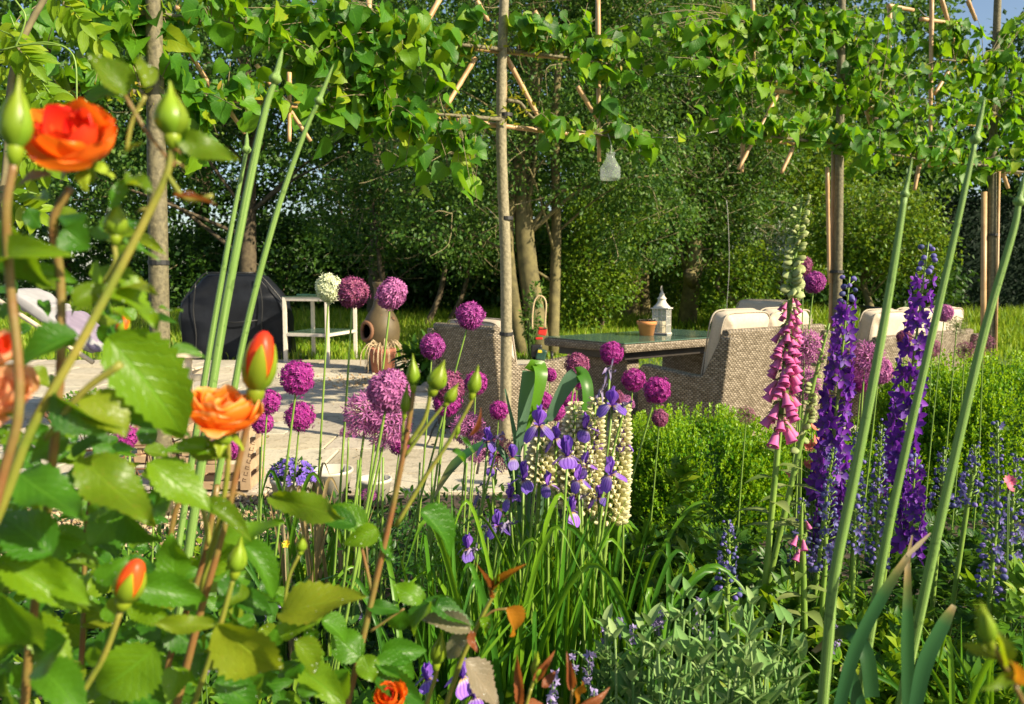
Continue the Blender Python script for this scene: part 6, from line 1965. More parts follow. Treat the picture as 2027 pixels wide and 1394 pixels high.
for fx_, fy_, d_, sz_, lb_ in [(1100, 868, 2.1, 0.045, 'pale violet iris between the left lit one and the broad drooping one'), (1185, 868, 2.15, 0.045, 'pale violet iris just below the topmost one'), (1145, 950, 2.0, 0.045, 'small pale violet iris under the broad drooping one'), (1085, 960, 2.0, 0.042, 'small violet iris right of the dark shaded one'), (1015, 905, 2.1, 0.042, 'violet iris at the right of the reddish spent allium'), (1185, 985, 2.05, 0.042, 'small pale violet iris over the foot of the right lupin'),
                                (975, 925, 2.1, 0.04, 'violet iris just under the reddish spent allium'), (1010, 985, 2.05, 0.042, 'violet iris low at the left, above the fading one'), (1235, 870, 2.15, 0.042, 'violet iris against the right lupin, level with the shaded one')]:
    iris(lb_, (fx_, fy_), d_, fy_ + 180, fx_ - R.uniform(-8, 16), sz_)
iris('wilted grey iris flower curled above the topmost iris', (1207, 734), 2.15, 800, 1200, 0.042, wilt=True, extra=[(1190, 775, True, 0.05)])
iris('wilted iris flowers at the left above the rose leaf', (948, 985), 2.1, 1200, 930, 0.042, wilt=True, extra=[(960, 960, True, 0.035)])
iris('fading violet iris beside the toothed rose leaf, partly wilted', (985, 1040), 2.0, 1250, 960, 0.048, extra=[(965, 1045, True, 0.04), (1008, 1038, True, 0.045)])
iris('violet iris half hidden under the toothed rose leaf', (925, 1085), 1.95, 1300, 925, 0.045, extra=[(940, 1090, True, 0.035)])
iris('wilted brown tipped iris bud among the lupins', (1152, 985), 2.02, 1120, 1150, 0.03, wilt=True)
iris('violet iris down among the rose leaves at the bottom', (915, 1340), 1.25, 1394, 915, 0.040, extra=[(940, 1380, False, 0.035)])
iris('dark blue violet iris at the bottom beside the orange rose', (845, 1345), 1.3, 1394, 845, 0.035)

# ------------------------------------------------------------------ filler foliage of the bed
def plant_at(name, label, cat, px, py, d, blobs, n, size, m, tm='ov', **k):
    b = P(px, py, d)
    T = {'ov': (OVV, OVF, OVU), 'lan': (LANV, LANF, LANU), 'lob': (LOBV, LOBF, LOBU)}[tm]
    return bushy(name, label, cat, (b.x, d, 0), blobs, n, size, M[m], T, **k)


# lobed leaf: five narrow fingers from one point
def lobed():
    b = MB()
    V, F, U = leaf_grid(3, ovate(0.20, 0.8), fold=0.08, curl=0.2, cols=1)
    for a, s in ((-1.25, 0.6), (-0.62, 0.85), (0, 1.0), (0.62, 0.85), (1.25, 0.6)):
        c_, s_ = math.cos(a), math.sin(a)
        b.add((V * s) @ np.array([[c_, s_, 0], [-s_, c_, 0], [0, 0, 1]]), F, 0, U)
    return np.concatenate(b.V), [np.concatenate([f for f, _ in b.F])], np.concatenate(b.U)


LOBV, LOBF, LOBU = lobed()
BED = [
    ('carpet_plant', 'dark green carpet of small leaves in front of the white pots', 700, 1080, 3.6, [(0, 0, 0.08, 0.6, 0.35, 0.14), (0.7, 0, 0.08, 0.6, 0.35, 0.14), (-0.4, 0.4, 0.06, 0.4, 0.3, 0.10)], 4200, 0.035, 'bed_b', 'lan'),
    ('leafy_plant', 'dark green carpet plant in the shade left of the iris clump', 640, 1150, 3.0, [(0, 0, 0.10, 0.8, 0.5, 0.16), (-0.5, 0.2, 0.12, 0.6, 0.4, 0.18)], 2600, 0.035, 'bed_b', 'lan'),
    ('leafy_plant', 'low green plant behind the rose stems at the left edge of the gravel', 380, 1150, 3.0, [(0, 0, 0.12, 0.6, 0.4, 0.22), (-0.7, 0, 0.12, 0.5, 0.4, 0.2)], 1500, 0.05, 'bed_a', 'ov'),
    ('leafy_plant', 'leafy green plant at the lower left behind the roses', 200, 1250, 2.2, [(0, 0, 0.25, 0.5, 0.3, 0.28), (0.5, 0, 0.2, 0.4, 0.3, 0.24), (-0.5, 0, 0.3, 0.4, 0.3, 0.3)], 1500, 0.06, 'bed_b', 'ov'),
    ('leafy_plant', 'shaded foliage low behind the iris leaves', 860, 1250, 2.6, [(0, 0, 0.15, 0.6, 0.4, 0.2), (0.5, 0.1, 0.2, 0.4, 0.3, 0.25)], 1700, 0.045, 'bed_b', 'lan'),
    ('lupin_leaves', 'fingered lupin leaves at the foot of the cream spikes', 1250, 1080, 2.5, [(0, 0, 0.40, 0.25, 0.2, 0.13), (0.22, 0, 0.33, 0.2, 0.2, 0.15), (-0.15, 0, 0.3, 0.25, 0.2, 0.2)], 330, 0.085, 'bed_a', 'lob'),
    ('cranesbill_plant', 'bright cut leaved plant in front of the middle box bush', 1350, 1080, 2.3, [(0, 0, 0.30, 0.2, 0.2, 0.22), (0.14, 0.05, 0.42, 0.10, 0.1, 0.18), (0.3, 0, 0.25, 0.2, 0.2, 0.18)], 420, 0.06, 'bed_a', 'lob'),
    ('tall_leafy_stem', 'single upright feathery leaved stem in front of the middle box bush', 1347, 900, 2.4, [(0, 0, 0.55, 0.05, 0.05, 0.28), (0, 0, 0.3, 0.08, 0.06, 0.2)], 150, 0.055, 'bed_a', 'lob'),
    ('cranesbill_plant', 'mound of lobed green leaves under the foxglove and delphiniums', 1540, 1150, 2.05, [(0, 0, 0.34, 0.26, 0.2, 0.2), (0.25, 0, 0.3, 0.24, 0.2, 0.2), (-0.1, 0, 0.2, 0.3, 0.2, 0.2)], 720, 0.062, 'bed_a', 'lob'),
    ('cranesbill_plant', 'lobed yellow green leaves between the garlic stems', 1730, 1200, 1.75, [(0, 0, 0.30, 0.2, 0.16, 0.17), (0.2, 0, 0.28, 0.2, 0.16, 0.17), (-0.2, 0, 0.24, 0.2, 0.16, 0.17)], 620, 0.055, 'bed_a', 'lob'),
    ('cranesbill_plant', 'lobed leaves at the right edge behind the blurred rose shoot', 1960, 1220, 1.8, [(0, 0, 0.28, 0.2, 0.2, 0.18), (-0.2, 0.1, 0.36, 0.16, 0.2, 0.14), (0.15, 0.1, 0.45, 0.14, 0.2, 0.16)], 560, 0.055, 'bed_a', 'lob'),
    ('cranesbill_plant', 'shaded lobed leaves at the bottom right corner', 1850, 1370, 1.5, [(0, 0, 0.22, 0.22, 0.16, 0.15), (0.25, 0, 0.2, 0.2, 0.16, 0.15), (-0.25, 0, 0.18, 0.2, 0.16, 0.14)], 520, 0.05, 'bed_a', 'lob'),
    ('leafy_plant', 'dark leaves filling the gap under the delphiniums', 1700, 1100, 2.6, [(0, 0, 0.25, 0.5, 0.25, 0.28), (0.4, 0, 0.25, 0.35, 0.25, 0.28), (-0.5, 0, 0.22, 0.35, 0.25, 0.25)], 1700, 0.05, 'bed_b', 'lob'),
    ('leafy_plant', 'dark green foliage behind the grey felted plants', 1330, 1180, 2.15, [(0, 0, 0.2, 0.35, 0.2, 0.22), (0.3, 0, 0.25, 0.25, 0.2, 0.25)], 900, 0.055, 'bed_b', 'ov'),
    ('leafy_plant', 'low mixed leaves in the gap right of the big box bush', 1980, 1090, 2.6, [(0, 0, 0.2, 0.4, 0.3, 0.25), (0.4, 0, 0.3, 0.3, 0.3, 0.3)], 800, 0.05, 'bed_a', 'lan'),
    ('leafy_plant', 'narrow leaved green foliage along the bottom under the rose stems', 650, 1350, 1.75, [(0, 0, 0.2, 0.5, 0.2, 0.2), (0.4, 0, 0.16, 0.4, 0.2, 0.18), (-0.5, 0, 0.25, 0.4, 0.2, 0.25)], 1500, 0.055, 'bed_a', 'lan'),
    ('leafy_plant', 'bright mixed leaves low at the bottom between the rose and the felted plants', 960, 1370, 1.75, [(0, 0, 0.16, 0.32, 0.2, 0.17), (0.3, 0.1, 0.14, 0.3, 0.2, 0.16)], 1100, 0.055, 'bed_a', 'ov'),
]
for nm, lb, px, py, d, bl, n, sz, m, tm in BED:
    plant_at(nm, lb, 'plant', px, py, d, bl, n, sz, m, tm)
# low ground cover over the rest of the bed
n = 15000
gy_ = rng.uniform(1.3, 4.6, n)
gx_ = rng.uniform(-0.72, 0.72, n) * gy_
ok = ~((gx_ < -1.1) & (gy_ > 3.1) & (rng.random(n) < 0.85))
pos = np.stack([gx_, gy_, rng.uniform(0.0, 0.10, n)], -1)[ok]
V, F, U = cloud(LANV, LANF, pos, frames(rand_dir(len(pos)) + np.array([0, 0, 0.7]), rand_dir(len(pos)) + np.array([0, 0, 0.8])), rng.uniform(0.03, 0.07, len(pos)), LANU)
solo('ground_cover', mesh('ground_cover', V, [(q, 0) for q in F], M['bed_b'], U, True), kind='stuff')

# grey felted plants
FEL = [lmesh('leaf', M['felt'], 5, ovate(0.19, 0.85), fold=0.14, curl=c, cols=1) for c in (0.1, 0.3)]
lych = [(1300, 1330, 1.62), (1370, 1290, 1.72), (1440, 1310, 1.62), (1500, 1290, 1.7), (1250, 1370, 1.6), (1335, 1390, 1.5), (1420, 1390, 1.5), (1510, 1385, 1.5), (1560, 1350, 1.62), (1200, 1350, 1.7)]
for q, (px, py, d) in enumerate(lych):
    b = P(px, py, d)
    root = thing('felted_campion', 'grey green felted plant ' + ['behind the lavender catmint', 'topped by small pale shoots near the catmint', 'with the most upright pale shoots', 'next to the leaning dark strap leaf', 'beside the bronze rose tips', 'at the bottom centre', 'low at the bottom with broad pale leaves', 'at the bottom left of the thick garlic stem', 'touching the foot of the thick garlic stem', 'left of all the others by the iris leaves'][q], 'plant', (b.x, d, 0), 'grey felted plants along the bottom of the bed')
    its = []
    for s in range(6):
        ft = Vector((b.x + R.gauss(0, 0.05), d + R.gauss(0, 0.04), -0.01))
        top = P(px + R.gauss(0, 28), py - R.uniform(30, 120), d)
        its.append((smooth_path([ft, ft.lerp(top, 0.6) + Vector((R.gauss(0, .01), 0, 0)), top], 4), [0.004, 0.0025]))
        for i in range(7):
            t = 0.35 + 0.65 * i / 6
            c = ft.lerp(top, t)
            a = (i % 2) * PI / 2 + s
            for sg in (-1, 1):
                dr = Vector((math.cos(a) * sg, math.sin(a) * sg, 0.5 + 1.1 * t))
                part('leaf', FEL[R.randrange(2)], root, frame(c, dr, Vector((-dr.x, -dr.y, 1)), (0.078 - 0.034 * t) * R.uniform(0.8, 1.3)))
    part('stems', tubes('stems', its, M['felt'], 5), root, kind='stuff')

# catmint: small lavender flowers in the leaves
LV = petal_flower('flower', M['lav'], 4, 0.5, 0.3)
for q, (px, py, d, nn, lb) in enumerate([(1285, 1235, 1.75, 40, 'lavender catmint sprigs above the grey felted plants'), (1200, 1245, 1.85, 26, 'lavender catmint sprigs by the arching day lily leaves'), (1190, 1310, 1.6, 26, 'lavender catmint sprigs left of the felted plants'), (1390, 1220, 1.8, 24, 'lavender catmint sprigs beside the short blue spike'), (1125, 1370, 1.4, 22, 'lavender catmint head behind the bronze rose tips'),
                                     (400, 1310, 1.6, 40, 'lavender catmint sprigs low behind the left rose stems'), (215, 1240, 1.9, 22, 'lavender catmint sprigs behind the bud with a red slit'), (520, 1190, 2.2, 24, 'few lavender catmint flowers in the dark carpet plant'), (660, 1240, 2.2, 26, 'lavender catmint flowers between the rose and the iris leaves'), (1660, 1240, 1.8, 14, 'few lavender flowers at the foot of the thick garlic stem')]):
    b = P(px, py, d)
    root = thing('catmint', lb, 'flower', (b.x, d, 0))
    its = []
    for s in range(max(3, nn // 7)):
        ft = Vector((b.x + R.gauss(0, 0.03), d, -0.01))
        top = P(px + R.gauss(0, 34), py + R.gauss(0, 16), d)
        its.append((smooth_path([ft, ft.lerp(top, 0.6), top], 4), [0.002, 0.0015]))
        for i in range(9):
            c = top - Vector((0, 0, (i // 3) * 0.012 + R.uniform(0, 0.006))) + Vector(rand_dir(1)[0]) * 0.007
            dd_ = Vector(rand_dir(1)[0])
            part('flower', LV, root, frame(c, dd_.orthogonal(), dd_, R.uniform(0.007, 0.012)))
    part('stems', tubes('stems', its, M['stem_dark'], 4), root, kind='stuff')

# small single flowers
def small_flower(label, px, py, d, m, s, n=3, np_=6):
    b = P(px, py, d)
    ft = Vector((b.x - 0.02, d, -0.01))
    root = thing('small_flower', label, 'flower', ft)
    its = []
    fm = petal_flower('flower', m, np_, 0.5, 0.28)
    for i in range(n):
        q = b + Vector((R.gauss(0, 0.018), R.gauss(0, 0.01), R.gauss(0, 0.022))) * (1 if n > 1 else 0)
        its.append((smooth_path([ft, ft.lerp(q, 0.6) + Vector((0.01, 0, 0)), q], 4), [0.002, 0.0015]))
        dd_ = Vector((R.gauss(0, .5), -0.7, 0.6))
        part('flower', fm, root, frame(q, dd_.orthogonal(), dd_, s))
    part('stem', tubes('stem', its, M['stem_dark'], 5), root)
small_flower('pink spidery flower at the right edge beside the blue spike', 2010, 965, 1.9, M['pinkf'], 0.016, 2, 10)
small_flower('small coral pink flowers behind the blue buds under the first delphinium', 1616, 890, 2.25, M['coralf'], 0.02, 5)
small_flower('coral pink flowers lower behind the first garlic stem', 1610, 935, 2.2, M['coralf'], 0.018, 4)
small_flower('yellow flower in front of the small zinc pot', 560, 1060, 2.3, M['yellowf'], 0.013, 2, 5)

# ------------------------------------------------------------------ climber with feathered leaves at the upper left
root = thing('wisteria_climber', 'climber with yellow green feathered leaves at the upper left behind the open red rose', 'climber', (P(40, 600, 2.3).x, 2.3, 0))
WL = [lmesh('leaflet', M['wist'], 7, ovate(0.22, 0.8), fold=0.12, curl=c, cols=1, wave=0.04, seed=i) for i, c in enumerate((0.15, 0.35, 0.0))]
part('stem', tubes('stem', [(smooth_path([Vector((P(10, 600, 2.3).x - 0.1, 2.3, -0.01)), P(-30, 600, 2.3), P(10, 350, 2.3), P(30, 120, 2.3), P(120, -60, 2.3)], 6), [0.012, 0.008])], M['twig'], 7), root)
for (x0, y0, x1, y1) in [(20, 110, 110, 200), (10, 150, 90, 260), (0, 230, 120, 230), (10, 300, 90, 330), (0, 380, 70, 420), (60, 90, 20, 190), (0, 60, 60, 120), (40, 250, 100, 310), (0, 180, 60, 300), (100, 20, 200, 80), (95, -20, 160, 40), (-20, 120, 50, 150), (-10, 270, 50, 350), (20, 30, 40, 110), (60, 160, 120, 280)]:
    d = R.uniform(2.15, 2.5)
    A, B = P(x0, y0, d), P(x1, y1, d)
    path = smooth_path([A, A.lerp(B, 0.5) + Vector((0, 0, 0.02)), B], 4)
    part('leaf_stalk', tubes('leaf_stalk', [(path, [0.0016])], M['stem_g'], 4), root)
    ax = (B - A).normalized()
    sd = Vector((-ax.z, 0, ax.x))
    for i in range(6):
        c = A.lerp(B, 0.2 + 0.75 * i / 5)
        for s in (-1, 1):
            part('leaflet', WL[R.randrange(3)], root, frame(c, sd * s + ax * 0.5 + Vector((0, R.gauss(0, .3), -0.25)), Vector((R.gauss(0.3, .3), -1, 0.6)), R.uniform(0.05, 0.075)))
    part('leaflet', WL[0], root, frame(B, ax + Vector((0, 0, -0.2)), Vector((0.2, -1, 0.5)), 0.07))
for pts in ([(40, 90), (100, 85), (145, 110), (152, 190), (150, 300)], [(30, 0), (50, 30), (45, 60), (30, 95)], [(0, 100), (60, 88), (120, 90)]):
    part('tendril', tubes('tendril', [(smooth_path([P(a, b, 2.2) for a, b in pts], 5), [0.0025])], M['stem_g'], 5), root)

# ------------------------------------------------------------------ roses
def stem_tube(root, pts, rpx, m, ground=False, name='stem', thorns=0):
    d3 = [p if len(p) == 3 else (p[0], p[1], 0.62) for p in pts]
    pp_ = [P(*q) for q in d3]
    if ground:
        v = (pp_[0] - pp_[1]).normalized()
        e = pp_[0] + v * 0.25
        g = Vector((e.x, e.y + 0.03, -0.01))
        pp_ = [g, e.lerp(g, 0.4), e] + pp_
    r = [q * d3[0][2] / F_PX for q in (rpx if isinstance(rpx, (list, tuple)) else [rpx])]
    o = part(name, tubes(name, [(smooth_path(pp_, 5), r)], M[m], 8), root)
    if thorns:
        b = MB()
        path = smooth_path(pp_, 5)
        for i in range(thorns):
            q = path[R.randrange(len(path) // 2, len(path) - 1)]
            dr = rand_dir(1)[0]; dr[2] = -0.1
            dr = nrm(dr)
            V, Fs, uv = tube([q, q + dr * r[0] * 1.5, q + dr * r[0] * 2.6 - np.array([0, 0, r[0] * 0.6])], [r[0] * 0.55, r[0] * 0.25, r[0] * 0.03], 5)
            b.add(V, Fs, 0, uv)
        part('thorn', b.build('thorn', M['rose_stem_r'], True), o, kind='stuff')
    return o


def petal_mesh(m, r0, h, span, flare, roll, seed, n=9, k=8, ruffle=0.05):
    q = random.Random(seed)
    V, U = [], []
    for i in range(n + 1):
        v = i / n
        wv = (math.sin(PI * (0.12 + 0.62 * v)) ** 0.8) * (1 if v < 0.85 else 1 - 0.5 * ((v - 0.85) / 0.15) ** 2)
        for j in range(k + 1):
            u = j / k * 2 - 1
            a = u * span * wv
            top = v * (1 - 0.14 * abs(u) ** 2.5)
            r = r0 * (0.12 + 0.88 * math.sin(min(1, top * 1.35) * PI / 2)) + flare * top ** 4 + ruffle * r0 * math.sin(u * 5 + q.random() * 0.6 + seed) * top ** 2
            z = h * top - roll * max(0, top - 0.6) ** 2 * 6.0
            V.append((r * math.sin(a), -r * math.cos(a), z))
            U.append((j / k, v))
    F = [(i * (k + 1) + j, i * (k + 1) + j + 1, (i + 1) * (k + 1) + j + 1, (i + 1) * (k + 1) + j) for i in range(n) for j in range(k)]
    return mesh('petal', V, [(F, 0)], m, U, True)


def rose_bloom(root, c, axis, rad, layers, mats_, label=None, yv=None):
    """layers: (count, radius, height, half span, flare, roll)"""
    axis = Vector(axis).normalized()
    y = yv or axis.orthogonal()
    Mb = frame(c, y, axis, rad)
    # frame keeps z near axis: rebuild so that z is exactly the axis
    x = Vector((0, 1, 0)).cross(axis)
    if x.length < 1e-3:
        x = Vector((1, 0, 0))
    x.normalize()
    yv = axis.cross(x)
    Mb = Matrix((x * rad, yv * rad, axis * rad)).transposed().to_4x4()
    Mb.translation = c
    V, F, uv = lathe([(0.10, -0.55), (0.16, -0.45), (0.22, -0.25), (0.20, -0.05), (0.05, 0.02)], 12)
    hip = part('bloom', mesh('bloom', V, [(f, 0) for f in F], M['bud_green'], uv, True), root, Mb, label=label)
    a = R.random() * 6
    s = 0
    for li, (cnt, r0, h, span, flare, roll) in enumerate(layers):
        for i in range(cnt):
            a += 2 * PI / cnt + R.gauss(0, 0.16)
            pm = petal_mesh(mats_[li], r0 * R.uniform(0.92, 1.08), h * R.uniform(0.92, 1.06), span, flare * R.uniform(0.5, 1.3), roll * R.uniform(0.6, 1.3), s)
            s += 1
            part('petal', pm, hip, Mb @ Matrix.Rotation(a, 4, 'Z') @ Matrix.Rotation(R.gauss(0, 0.06), 4, 'X'))
        a += 0.5
    sm = petal_mesh(M['bud_green'], 0.42, 0.0, 0.42, 0.25, 0.35, 50)
    for i in range(5):
        part('sepal', sm, hip, Mb @ Matrix.Translation((0, 0, -0.02)) @ Matrix.Rotation(i * 2 * PI / 5 + 0.3, 4, 'Z'))
    return hip


SEPM = lmesh('sepal', M['bud_green'], 9, lambda t: 0.17 * (1 - t) ** 0.8 * (0.5 + 1.2 * math.sin(PI * min(1, t * 1.5 + 0.15)) if t < 0.6 else 0.62) + 0.012, fold=0.25, curl=-0.02, cols=1)


def rose_bud(root, base, tip, wpx, d, colour, open_=0.0, label=None):
    """bud from its hip (base px) to its tip"""
    A, B = P(*base, d), P(*tip, d)
    ax = (B - A)
    L = ax.length
    w_ = wpx * d / F_PX / L / 2
    x = ax.normalized().orthogonal().normalized()
    yv = ax.normalized().cross(x)
    Mb = Matrix((x * L, yv * L, ax)).transposed().to_4x4()
    Mb.translation = A
    hip = [(0.0, -0.06), (w_ * 0.32, -0.04), (w_ * 0.55, 0.06), (w_ * 0.6, 0.15), (w_ * 0.45, 0.22)]
    V, F, uv = lathe(hip, 12)
    b = MB()
    b.add(V, F, 0, uv)
    if colour == 'green':
        body = [(w_ * 0.45, 0.18), (w_ * 0.85, 0.28), (w_, 0.40), (w_ * 0.9, 0.54), (w_ * 0.55, 0.70), (w_ * 0.28, 0.80), (w_ * 0.13, 0.92), (w_ * 0.04, 1.0)]
    else:
        body = [(w_ * 0.45, 0.18), (w_ * 0.80, 0.28), (w_ * 0.98, 0.45), (w_ * 0.95, 0.62), (w_ * 0.75, 0.80), (w_ * 0.5, 0.93), (w_ * 0.2, 0.99), (0.0, 1.0)]
    V, F, uv = lathe(body, 14)
    an = np.arctan2(V[:, 1], V[:, 0])
    V[:, :2] *= (1 + 0.07 * np.sin(an * 3 + V[:, 2] * 9))[:, None]
    b.add(V, F, 1, uv)
    o = part('bud', b.build('bud', [M['bud_green'], M[colour] if colour != 'green' else M['bud_green']], True), root, Mb, label=label)
    bz = [q[1] for q in body]
    br = [q[0] for q in body]
    tipz = 0.99 if colour == 'green' else 0.84
    for i in range(5):
        a = i * 2 * PI / 5 + 0.4
        V, U = [], []
        for v in np.linspace(0, 1, 9):
            z = 0.19 + (tipz - 0.19) * v
            r = np.interp(z, bz, br) * 1.05 + w_ * (0.04 + (open_ * 1.6 * v * v if i % 2 else 0.02))
            hw = (0.72 * (1 - v) ** 0.75 + 0.03) if colour != 'green' else (0.66 * (1 - v ** 1.6) + 0.05)
            for u in (-1, -0.5, 0, 0.5, 1):
                rr = r * (1 + 0.05 * (1 - abs(u)))
                V.append((rr * math.cos(a + u * hw), rr * math.sin(a + u * hw), z + 0.0))
                U.append((u * 0.5 + 0.5, v))
        F = [(r_ * 5 + c, r_ * 5 + c + 1, r_ * 5 + c + 6, r_ * 5 + c + 5) for r_ in range(8) for c in range(4)]
        part('sepal', mesh('sepal', V, [(F, 0)], M['bud_green'], U, True), o, Mb)
    return o


def leaflet(root, base, tip, wpx, d, m='rose_leaf', d2=None, roll=None):
    A, B = P(*base, d), P(*tip, d2 or d - R.uniform(-0.02, 0.03))
    y = B - A
    roll = R.gauss(0, 0.55) if roll is None else roll
    z = Vector((0.25 + roll, -0.85, 0.75 + R.gauss(0, 0.35)))
    part('leaflet', ROSE[m][R.randrange(4)], root, frame(A, y, z, y.length, sx=wpx * d / F_PX / 0.62 * 1.10))


bush = thing('rose_bush', 'rose bush with orange and red blooms filling the left foreground', 'rose', (P(150, 1500, 0.66).x, 0.68, 0))
D0 = 0.62
stem_tube(bush, [(0, 1010, .60), (62, 850, .60), (170, 660, .61), (285, 440, .62), (330, 345, .62), (342, 285, .62)], [12, 11, 9, 7], 'rose_stem_g', True, thorns=3)
stem_tube(bush, [(-10, 1000, .57), (38, 800, .57), (20, 560, .57), (12, 420, .56), (28, 320, .56)], [12, 10, 8], 'rose_stem_r', True)
stem_tube(bush, [(95, 1000, .64), (118, 760, .63), (120, 560, .63), (105, 440, .62), (140, 372, .62)], [10, 9, 8], 'rose_stem_r', True)
stem_tube(bush, [(345, 330, .62), (290, 260, .62), (248, 190, .62)], 4, 'rose_stem_r')
stem_tube(bush, [(250, 300, .62), (262, 240, .62), (288, 190, .62)], 4, 'rose_stem_g')
stem_tube(bush, [(225, 480, .62), (228, 520, .62), (205, 560, .62)], 5, 'rose_stem_g')
stem_tube(bush, [(330, 345, .62), (370, 395, .615), (420, 388, .61)], 5, 'rose_stem_g')
stem_tube(bush, [(350, 1394, .78), (400, 1200, .78), (445, 1040, .78), (478, 890, .78), (502, 790, .78)], [11, 9, 7, 6], 'rose_stem_r', True, thorns=3)
stem_tube(bush, [(395, 1180, .80), (440, 1000, .78), (452, 900, .77), (446, 855, .76)], [6, 5], 'rose_stem_g')
stem_tube(bush, [(385, 1394, .74), (435, 1240, .73), (463, 1140, .73)], [7, 5], 'rose_stem_g', True)
stem_tube(bush, [(150, 1394, .66), (205, 1300, .66), (240, 1205, .66)], [7, 6], 'rose_stem_g', True)
stem_tube(bush, [(155, 1394, .90), (165, 1240, .90), (170, 1060, .90), (188, 940, .90)], [7, 5], 'rose_stem_r', True)
stem_tube(bush, [(320, 1394, .88), (340, 1290, .88), (400, 1120, .88), (430, 960, .88)], [8, 6], 'rose_stem_r', True)
stem_tube(bush, [(325, 1150, .86), (345, 1020, .86), (370, 965, .86)], 6, 'rose_stem_r')
stem_tube(bush, [(415, 1080, .80), (405, 1020, .80), (398, 1000, .80)], 6, 'rose_stem_g')
stem_tube(bush, [(560, 1240, .85), (570, 1150, .85), (594, 1095, .85)], 3.5, 'rose_stem_g')
stem_tube(bush, [(240, 720, .60), (160, 780, .60), (90, 870, .60)], [8, 6], 'rose_stem_g')

lay_open = [(3, 0.20, 1.20, 1.25, 0.0, 0.0), (3, 0.40, 1.38, 1.25, 0.0, 0.0), (4, 0.62, 1.45, 1.1, 0.0, 0.02), (4, 0.84, 1.42, 1.0, 0.03, 0.06), (5, 0.98, 1.22, 0.85, 0.12, 0.12)]
rose_bloom(bush, P(165, 325, D0), (0.06, -0.72, 0.69), 0.030, lay_open, [M['rose_in'], M['rose_in'], M['rose_in'], M['rose_out'], M['rose_out']], label='open orange red bloom')
lay_cup = [(4, 0.26, 1.12, 1.2, 0.0, 0.0), (5, 0.46, 1.20, 1.1, 0.03, 0.0), (5, 0.66, 1.26, 1.0, 0.06, 0.03), (5, 0.86, 1.28, 0.95, 0.08, 0.05), (4, 0.98, 1.15, 0.8, 0.20, 0.16), (2, 1.0, 1.0, 0.55, 0.5, 0.5)]
rose_bloom(bush, P(438, 862, 0.75), (0.16, -0.20, 0.96), 0.033, lay_cup, [M['rose_apr']] * 6, label='apricot orange cupped bloom')
rose_bloom(bush, P(5, 805, 0.60), (0.35, -0.6, 0.7), 0.023, lay_cup, [M['rose_peach']] * 6, label='fading peach bloom')
rose_bloom(bush, P(-5, 720, 0.60), (0.2, -0.5, 0.85), 0.016, lay_open, [M['rose_in']] * 3 + [M['rose_peach']] * 2, label='small red orange bloom')
rose_bud(bush, (503, 795), (524, 655), 62, 0.76, 'rose_in', 0.25, label='red bud about to open')
rose_bud(bush, (28, 320), (38, 148), 54, 0.56, 'green')
rose_bud(bush, (342, 290), (336, 160), 58, 0.62, 'green')
rose_bud(bush, (228, 482), (232, 392), 40, 0.62, 'green')
rose_bud(bush, (240, 1205), (274, 1108), 56, 0.66, 'rose_in', 0.1, label='green bud with a red slit')
rose_bud(bush, (463, 1145), (478, 1062), 36, 0.73, 'green')
rose_bud(bush, (236, 670), (250, 625), 26, 0.78, 'rose_in', 0.1)
rose_bud(bush, (594, 1098), (600, 1058), 20, 0.85, 'green', 0.4)
rose_bud(bush, (440, 890), (446, 838), 30, 0.74, 'green', 0.3)

